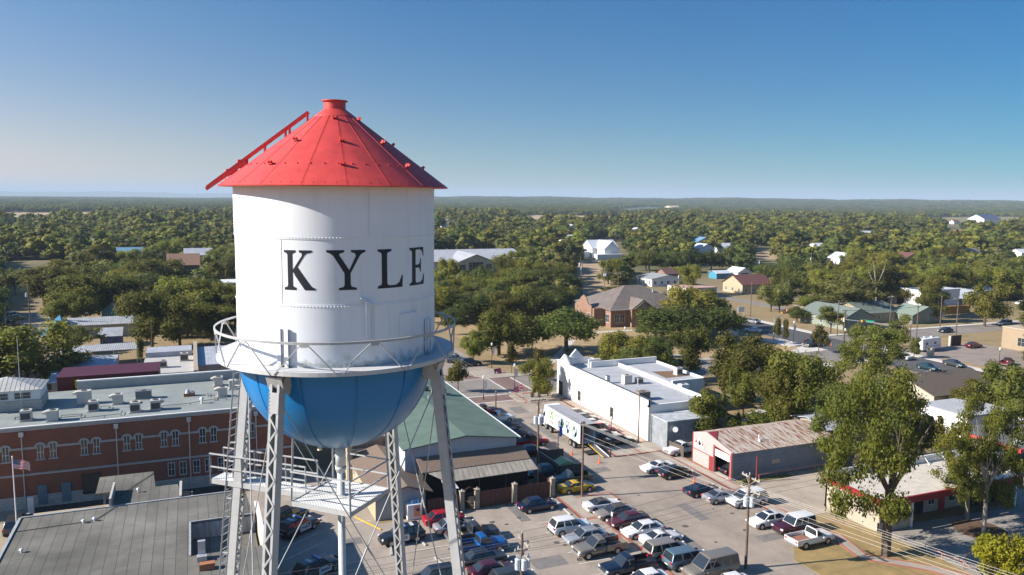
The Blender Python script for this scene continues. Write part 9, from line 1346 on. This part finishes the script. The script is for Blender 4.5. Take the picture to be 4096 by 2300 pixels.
for i, (dx, dz) in enumerate(((-1.1,-.3),(-.4,-.3),(.4,-.3),(1.1,-.3),(0,-1.4),(.3,-2.0))):
    wire(f'pale wire running down the street from the pole beside the yellow coupe, number {i+1} from the west' if False else ['outer left','inner left','inner right','outer right','upper middle','lowest'][i]+' pale wire running down the street from the yellow coupe pole', (42.7+dx*.25,81.1,9.4+dz), (56.5+dx*.9,27,9.4+dz*.6), .5, .012, WL)
for i, (dy, dz) in enumerate(((-1.1,-.3),(1.1,-.3),(-1.2,-1.5),(0,-1.5),(1.2,-1.5),(0,-2.6))):
    n_ = ['front upper','rear upper','front middle','centre middle','rear middle','lowest'][i]
    wire(n_+' wire between the lower car park pole and the street pole', (25,58.2+dy*.8,7.7+dz*.6), (49.2,58.8+dy,9.4+dz)); wire(n_+' wire running left from the lower car park pole', (25,58.2+dy*.8,7.7+dz*.6), (-6,57.4+dy,8.2+dz*.5)); 
    if i < 4: wire(n_+' wire between the street pole and the leaning right hand pole', (49.2,58.8+dy,9.4+dz), (90.4,60.9+dy*.8,10.0+dz*.4), .6)
for i, dx in enumerate((-.7,0,.7)):
    n_ = ['left','middle','right'][i]; wire(n_+' wire from the bin enclosure pole to the yellow coupe pole', (39.6+dx,87.4,10.7), (42.7+dx*.3,81.1,9.3), .1); wire(n_+' wire running away up the street from the bin enclosure pole', (39.6+dx,87.4,10.7), (39+dx,165,10.5), 1); wire(n_+' wire over the civic house between two tall poles', (124+dx,214,12.5), (134+dx,258,12.3), .6); wire(n_+' long wire along the grey east road', (159.6+dx*.5,158.4,9.2), (185.4+dx*.5,164.5,8.8), .5); wire(n_+' wire crossing the highway at the signals', (145+dx,141.7,9.9), (183+dx,141.5,11.1), .9); wire(n_+' wire across the upper right woods', (264+dx,280,11.8), (400+dx,190,11.8), 1.2)
# street lamps with banners
def lamp(label, x, y, h, ban=None, bcol=None, two=False):
    t = thing('street_lamp', label, 'street lamp', (x, y, 0), group='black ornamental street lamps'); obj('post', MB().tube((x,y,0),(x,y,.9),.12,.07).tube((x,y,.9),(x,y,h),.055,.04), BLACKM, t); obj('lamp_head', MB().tube((x,y,h),(x,y,h+.1),.08,.2).tube((x,y,h+.1),(x,y,h+.5),.17,.22).tube((x,y,h+.5),(x,y,h+.65),.24,.03), mat('lamp_globe',(.7,.7,.66),.3), t)
    if ban: b_ = obj('banner', MB().slabxy([(x+.12,h-1.9),(x+.6,h-1.75),(x+.68,h-1.2),(x+.6,h-.4),(x+.12,h-.3)], y-.015, y+.015, 'y'), mat('banner_'+ban, bcol, .7), t)
    return t
lamp('black street lamp on the brick edged pad by the black cars',53.3,92.9,5.2); lamp('black lamp with blue banner between the lorry and bin enclosure',46.9,96.6,4.4,'blue',(.05,.14,.45)); lamp('black lamp with tall white banner at the park corner',58.2,152.9,4.8,'white',(.7,.7,.72)); lamp('black lamp with pale banner beside the pink board and stop sign',55.4,133.4,4.4,'pale',(.6,.6,.7)); lamp('dark tall lamp post on the park lawn',88.1,148.5,7.3); lamp('lamp with white flag left of the small tree above green roof',47.4,128.6,3.8,'white',(.7,.7,.72)); lamp('black lamp on the pavement left of the office car park lower corner',155.6+.5,110.3,5.2); lamp('lamp with white banner at the signal crossing',144.6,142.4-1.4,5); lamp('lamp with pale banner above the orange cone at the crossing',142.3-1.5,154.1,5,'pale',(.6,.6,.7)); lamp('yard lamp on a rusty pole beside the flag',-21.8,97.5,7.2)
# flag
fl = thing('flagpole', 'white flagpole flying the stars and stripes left of the grey roof', 'flagpole', (-18,91.6,0)); obj('pole', MB().tube((-18,91.6,0),(-18,91.6,9.0),.07,.045).tube((-18,91.6,9.0),(-18,91.6,9.12),.09,.05), WHITE, fl)
def flagpt(u, v): return (-18+.06+u*1.62*.93, 91.6+.10*math.sin(u*7+v*1.2)*u-.35*u, 8.8-v*1.05-.42*u*u-.06*math.sin(u*6))
def patchm(u0, u1, v0, v1, k=10):
    mb = MB()
    for i in range(k):
        a, b_ = u0+(u1-u0)*i/k, u0+(u1-u0)*(i+1)/k; mb.quad(flagpt(a, v1), flagpt(b_, v1), flagpt(b_, v0), flagpt(a, v0))
    return mb
f0 = obj('flag', patchm(0, 1, 0, 1, 16), mat('flag_white',(.75,.75,.75),.8), fl)
def shift(mb, d=.012): mb.v = [(x, y-d, z) for x, y, z in mb.v]; return mb
m_ = MB(); 
for i in range(0, 13, 2):
    u0 = .4 if i < 7 else 0; p_ = shift(patchm(u0, 1, i/13, (i+1)/13, 14)); m_.add(p_.v, p_.f)
    p_ = shift(patchm(u0, 1, i/13, (i+1)/13, 14), -.012); m_.add(p_.v, [f[::-1] for f in p_.f])
obj('stripes', m_, mat('flag_red',(.45,.02,.04),.8), f0); m_ = shift(patchm(0, .4, 0, 7/13, 8)); q_ = shift(patchm(0, .4, 0, 7/13, 8), -.012); m_.add(q_.v, q_.f); cn_ = obj('canton', m_, mat('flag_navy',(.02,.03,.14),.8), f0)
m_ = MB()
for r_i in range(5):
    for c_i in range(6): u_c, v_c = .035+c_i*.066, .06+r_i*.105; p_ = shift(patchm(u_c-.012, u_c+.012, v_c-.022, v_c+.022, 1), .018); m_.add(p_.v, p_.f)
obj('stars', m_, mat('flag_white',(.75,.75,.75),.8), cn_)
# signs, cones, furniture
t = thing('stop_sign', 'round edged red stop sign on the corner pavement', 'stop sign', (53.6,125.7,.12)); obj('post', MB().tube((53.6,125.7,.12),(53.6,125.7,2.9),.035), METW, t)
cdir = Vector((-53.6,-125.7,0)).normalized(); rt = Vector((-cdir.y, cdir.x, 0)); c0 = Vector((53.6,125.7,2.55))+cdir*.05
P = [c0+rt*.42*math.cos(math.radians(22.5+45*i))+Vector((0,0,.42*math.sin(math.radians(22.5+45*i)))) for i in range(8)]; fc = obj('sign_face', MB().add(P+[p-cdir*.02 for p in P], [tuple(range(8)), tuple(range(8,16))[::-1]]+[(i, i+8, (i+1) % 8+8, (i+1) % 8) for i in range(8)]), mat('sign_red2',(.45,.015,.03),.5), t); text('STOP', .3, TRIMW, fc, tuple(c0+cdir*.02), (math.radians(90),0,math.atan2(-cdir.x, cdir.y)+math.pi if False else math.atan2(rt.y, rt.x)))
for x, y, l in ((57.6,148.6-1.6,'pink folding board sign at the park corner lamp'),(54.9,132.8-1.7,'pink and dark folding board sign near the stop sign')):
    t = thing('folding_board', l, 'board sign', (x,y,.12)); obj('panel', MB().add([(x-.35,y-.3,.12),(x+.35,y-.3,.12),(x+.35,y,1.2),(x-.35,y,1.2)], [(0,1,2,3)]).add([(x-.35,y+.3,.12),(x+.35,y+.3,.12),(x+.35,y,1.2),(x-.35,y,1.2)], [(3,2,1,0)]), mat('magenta_board',(.5,.04,.18),.6), t)
for x, y, l in ((58.3,80.2,'taller orange traffic cone in front of the black sedan'),(58.6,77.9,'orange traffic cone beside the navy classic'),(48.6,95.6,'small orange cone at the rear wheels of the lorry'),(50.6,91.2,'orange cone at the foot of the lorry ramp'),(147,147.6,'orange cone on the crossing far right')):
    t = thing('traffic_cone', l, 'traffic cone', (x,y,.02), group='orange traffic cones'); obj('cone', MB().tube((x,y,.05),(x,y,.75),.16,.03,n=12), mat('cone_orange',(.8,.13,.02),.6), t); obj('base', MB().box(x-.2,x+.2,y-.2,y+.2,.02,.06), mat('cone_orange',(.8,.13,.02),.6), t)
t = thing('work_barrel', 'bright orange construction barrel at the highway crossing', 'barrel', (141,150.2,0)); obj('drum', MB().tube((141,150.2,.1),(141,150.2,1.4),.45,.38), mat('cone_orange',(.8,.13,.02),.6), t)
t = thing('litter_bin', 'black litter bin on the corner pavement', 'litter bin', (56.2,126.9,.12)); obj('body', MB().lathe([(.22,.12),(.3,.3),(.32,.9),(.25,1.05),(.02,1.15)],14,56.2,126.9), BLACKM, t)
def bench(x, y, l, rz=0):
    t = thing('bench', l, 'bench', (x,y,.12), rz, group='street benches'); obj('seat', MB().box(-.9,.9,-.22,.22,.42,.47), BLACKM, t, world=False); obj('backrest', MB().box(-.9,.9,.2,.25,.5,.9), BLACKM, t, world=False)
    for s_ in (-.8,.8): obj('leg', MB().box(s_-.04,s_+.04,-.2,.2,0,.42), BLACKM, t, world=False)
bench(58.5,126.8,'black bench under the tree on the corner pavement'); bench(57.4,147.2,'dark bench at the park corner',.4); bench(107,168,'bench on the park lawn near the bin',.3)
for x, y, l in ((103,172,'dark picnic table on the park lawn, left one'),(109,170.5,'dark picnic table on the park lawn, nearer the litter bin')):
    t = thing('picnic_table', l, 'picnic table', (x,y,0), group='park picnic tables'); obj('tabletop', MB().box(x-.9,x+.9,y-.4,y+.4,.7,.76), mat('dark_wood',(.06,.045,.035),.9), t); obj('seat', MB().box(x-.9,x+.9,y-.85,y-.6,.42,.46), BLACKM, t); obj('seat', MB().box(x-.9,x+.9,y+.6,y+.85,.42,.46), BLACKM, t); obj('leg', MB().box(x-.6,x-.5,y-.7,y+.7,0,.42).box(x-.65,x-.45,y-.2,y+.2,.4,.7), BLACKM, t)
t = thing('park_bin', 'dark litter bin on the park lawn', 'litter bin', (112.5,171,0)); obj('body', MB().tube((112.5,171,0),(112.5,171,1.1),.35), BLACKM, t)
for x, y, l in ((81.5,143.8,'red and green gift box shaped planter nearer the white roof'),(96,146.6,'red and green box planter beside the young tree')):
    t = thing('festive_planter', l, 'planter', (x,y,.12)); obj('box', MB().box(x-1.8,x+1.8,y-.6,y+.6,.12,1.1), mat('festive_red',(.45,.03,.05),.7), t); obj('lid', MB().add([(x-1.9,y-.7,1.1),(x+1.9,y-.7,1.1),(x+1.9,y+.7,1.1),(x-1.9,y+.7,1.1),(x,y,1.9)], [(0,1,4),(1,2,4),(2,3,4),(3,0,4)]), mat('festive_green',(.04,.20,.05),.7), t)
t = thing('walk_sign', 'small white parking sign on a thin post on the brick walk', 'sign', (41.2,71.2,.12)); obj('post', MB().tube((41.2,71.2,.12),(41.2,71.2,2.2),.025), METW, t); obj('panel', MB().box(41.16,41.19,71.05,71.35,1.75,2.2), WHITE, t)
# traffic signals
def signal(l, x, y, h, x1, y1, n_=2):
    t = thing('traffic_signal', l, 'traffic signal', (x,y,0)); obj('mast', MB().tube((x,y,0),(x,y,h),.16,.12).tube((x,y,h-.2),(x1,y1,h+.6),.09,.06), METW, t)
    for i in range(n_):
        f = .6+.32*i/max(1,n_-1) if n_ > 1 else .9; c = Vector((x+(x1-x)*f, y+(y1-y)*f, h+.2+.5*f)); hd = obj('signal_head', MB().box(c.x-.75,c.x+.75,c.y-.15,c.y+.15,c.z-.35,c.z+.2), mat('signal_yellow',(.70,.33,.02),.5), t); obj('backplate', MB().box(c.x-.8,c.x+.8,c.y+.16,c.y+.18,c.z-.4,c.z+.25), BLACKM, hd)
    return t
s1 = signal('grey signal mast with long arm, two yellow heads and green street sign',158.9,137.2,6.2,149,147.5,2); obj('street_sign', MB().add([(152.5,144.0,6.35),(154.6,141.8,6.25),(154.6,141.8,6.85),(152.5,144.0,6.95)], [(0,1,2,3)]).add([(152.5,144.02,6.35),(154.6,141.82,6.25),(154.6,141.82,6.85),(152.5,144.02,6.95)], [(3,2,1,0)]), mat('street_sign_green',(.02,.30,.17),.5), s1)
signal('grey signal mast with two yellow heads at the far side of the crossing',136.9,156.9,6.0,150,166,2)
t = thing('monument_sign', 'pale stone monument sign beside the travel trailer', 'sign', (158.5,128.8,0)); obj('slab', MB().box(158.2,158.9,128,129.5,0,2.3), TANW, t)
t = thing('dark_sign_panel', 'black backed sign wall beside the dark red parked car', 'sign', (176.4,137.4,0)); obj('slab', MB().box(175.8,179.5,137.2,137.4,0,2.6), mat('dark_brown_panel',(.05,.035,.03),.8), t); obj('post', MB().box(175.3,175.8,136.9,137.5,0,2.6), TANW, t)
t = thing('shop_sign', 'tall white shop sign with purple and cream bands', 'sign', (214,172,0)); obj('panel', MB().box(211.5,216.5,171.8,172.2,.4,6.2), WHITE, t); obj('band', MB().box(211.6,216.4,171.75,171.79,4.2,4.8), mat('purple_band',(.35,.15,.45),.6), t); obj('band', MB().box(211.6,216.4,171.75,171.79,1.8,3.2), mat('cream_band',(.7,.6,.3),.6), t)
t = thing('yellow_sign', 'tall yellow and white sign by the far right road', 'sign', (226,147,0)); obj('post', MB().tube((226,147,0),(226,147,2.4),.1), METW, t); obj('panel', MB().box(225.4,226.6,146.9,147.1,2.4,5.4), WHITE, t); obj('band', MB().box(225.4,226.6,146.85,146.89,4.4,5.4), mat('sign_yellow',(.75,.6,.02),.5), t)
t = thing('cemetery_statue', 'white stone figure by the far road in the woods', 'monument', (400,520,0)); obj('stone', MB().tube((340,590,0),(340,590,6),1.2,.3), WHITE, t); t.location = (340,590,0); [setattr(c, 'location', (0,0,0)) for c in t.children]
t = thing('road_sign_white', 'plain white sign panel on two posts across the highway', 'sign', (158.5,197,0)); obj('panel', MB().box(157.4,159.8,197,197.1,1.2,2.8), WHITE, t); obj('post', MB().box(157.5,157.6,197.1,197.2,0,2.8).box(159.6,159.7,197.1,197.2,0,2.8), METW, t)
t = thing('utility_cabinet', 'beige utility cabinet at the foot of the brick hall', 'cabinet', (-18.0,99.2,0)); obj('box', MB().box(-18.3,-17.7,99,99.5,0,1.9), TRIMW, t)
t = thing('street_frame', 'empty white metal sign frame left of the blue canopy', 'frame', (-33,207,0)); obj('frame', MB().bar((-35,207,4.2),(-31.6,207,4.2),.12).bar((-35,207,5.6),(-31.6,207,5.6),.12).bar((-35,207,4.2),(-35,207,5.6),.12).bar((-31.6,207,4.2),(-31.6,207,5.6),.12).bar((-35,207,4.3),(-31.6,207,5.2),.08), WHITE, t); obj('post', MB().tube((-31.4,207,0),(-31.4,207,5.7),.08), METW, t)
t = thing('antenna', 'thin whip antenna standing on the roof lantern wall', 'antenna', (-20.3,110.0,9.2)); obj('mast', MB().tube((-20.3,110.0,9.2),(-20.3,110.0,18.5),.045,.03), METW, t)
tag(obj('forecourt_rail', MB().path([(69.2,55.2,.8),(68.9,53,.8),(69.3,50.9,.8),(68.6,49.6,.8)], .05).tube((68.9,53,0),(68.9,53,.8),.05).tube((69.2,55.2,0),(69.2,55.2,.8),.05).tube((69.3,50.9,0),(69.3,50.9,.8),.05), mat('pink_pipe',(.35,.16,.13),.7)), 'rusty pink pipe rail along the lawn by the shaded forecourt', 'railing')
# horizon things
for x_, h_, az, d, nm, l, c in ((0,230,-21.9,13500,'radio_mast','thin tall radio mast on the left horizon','mast'),): 
    x, y = town(d*math.sin(math.radians(az)), d*math.cos(math.radians(az))); tag(obj(nm, MB().tube((x,y,0),(x,y,h_),3.2,2,n=6), mat('mast_red',(.2,.12,.12),.7)), l, c)
for az, d, l in ((-.65,9200,'distant white water tower on the horizon right of the tank'),(13.6,9800,'faint pale water tower on the far horizon at right')):
    x, y = town(d*math.sin(math.radians(az)), d*math.cos(math.radians(az))); t = thing('distant_water_tower', l, 'water tower', (x,y,0)); obj('bowl', MB().lathe([(3,50),(11,56),(12,62),(8,68),(.1,70)],16,x,y), WHITE, t); obj('stem', MB().tube((x,y,0),(x,y,52),3,3), WHITE, t)
x, y = town(9500*math.sin(math.radians(-3.9)), 9500*math.cos(math.radians(-3.9))); tag(obj('distant_plant', MB().box(x-60,x+60,y-10,y+10,0,58), WHITE), 'long white building on the horizon beside the tank', 'building')
# air: one closed box of thin haze round everything
HZ = bpy.data.materials.new('thin_haze'); HZ.use_nodes = True; n = HZ.node_tree; n.nodes.remove(n.nodes['Principled BSDF']); pv_ = n.nodes.new('ShaderNodeVolumePrincipled'); pv_.inputs['Density'].default_value = 1.0e-4; pv_.inputs['Color'].default_value = (.58,.74,.90,1); pv_.inputs['Anisotropy'].default_value = 0.0
n.links.new(pv_.outputs[0], n.nodes['Material Output'].inputs['Volume']); hz = obj('haze', MB().box(-61000,61000,-61000,61000,-3,260), HZ); tag(hz, 'thin pale blue haze over the wooded plain', 'haze', kind='stuff'); hz.display_type = 'WIRE'
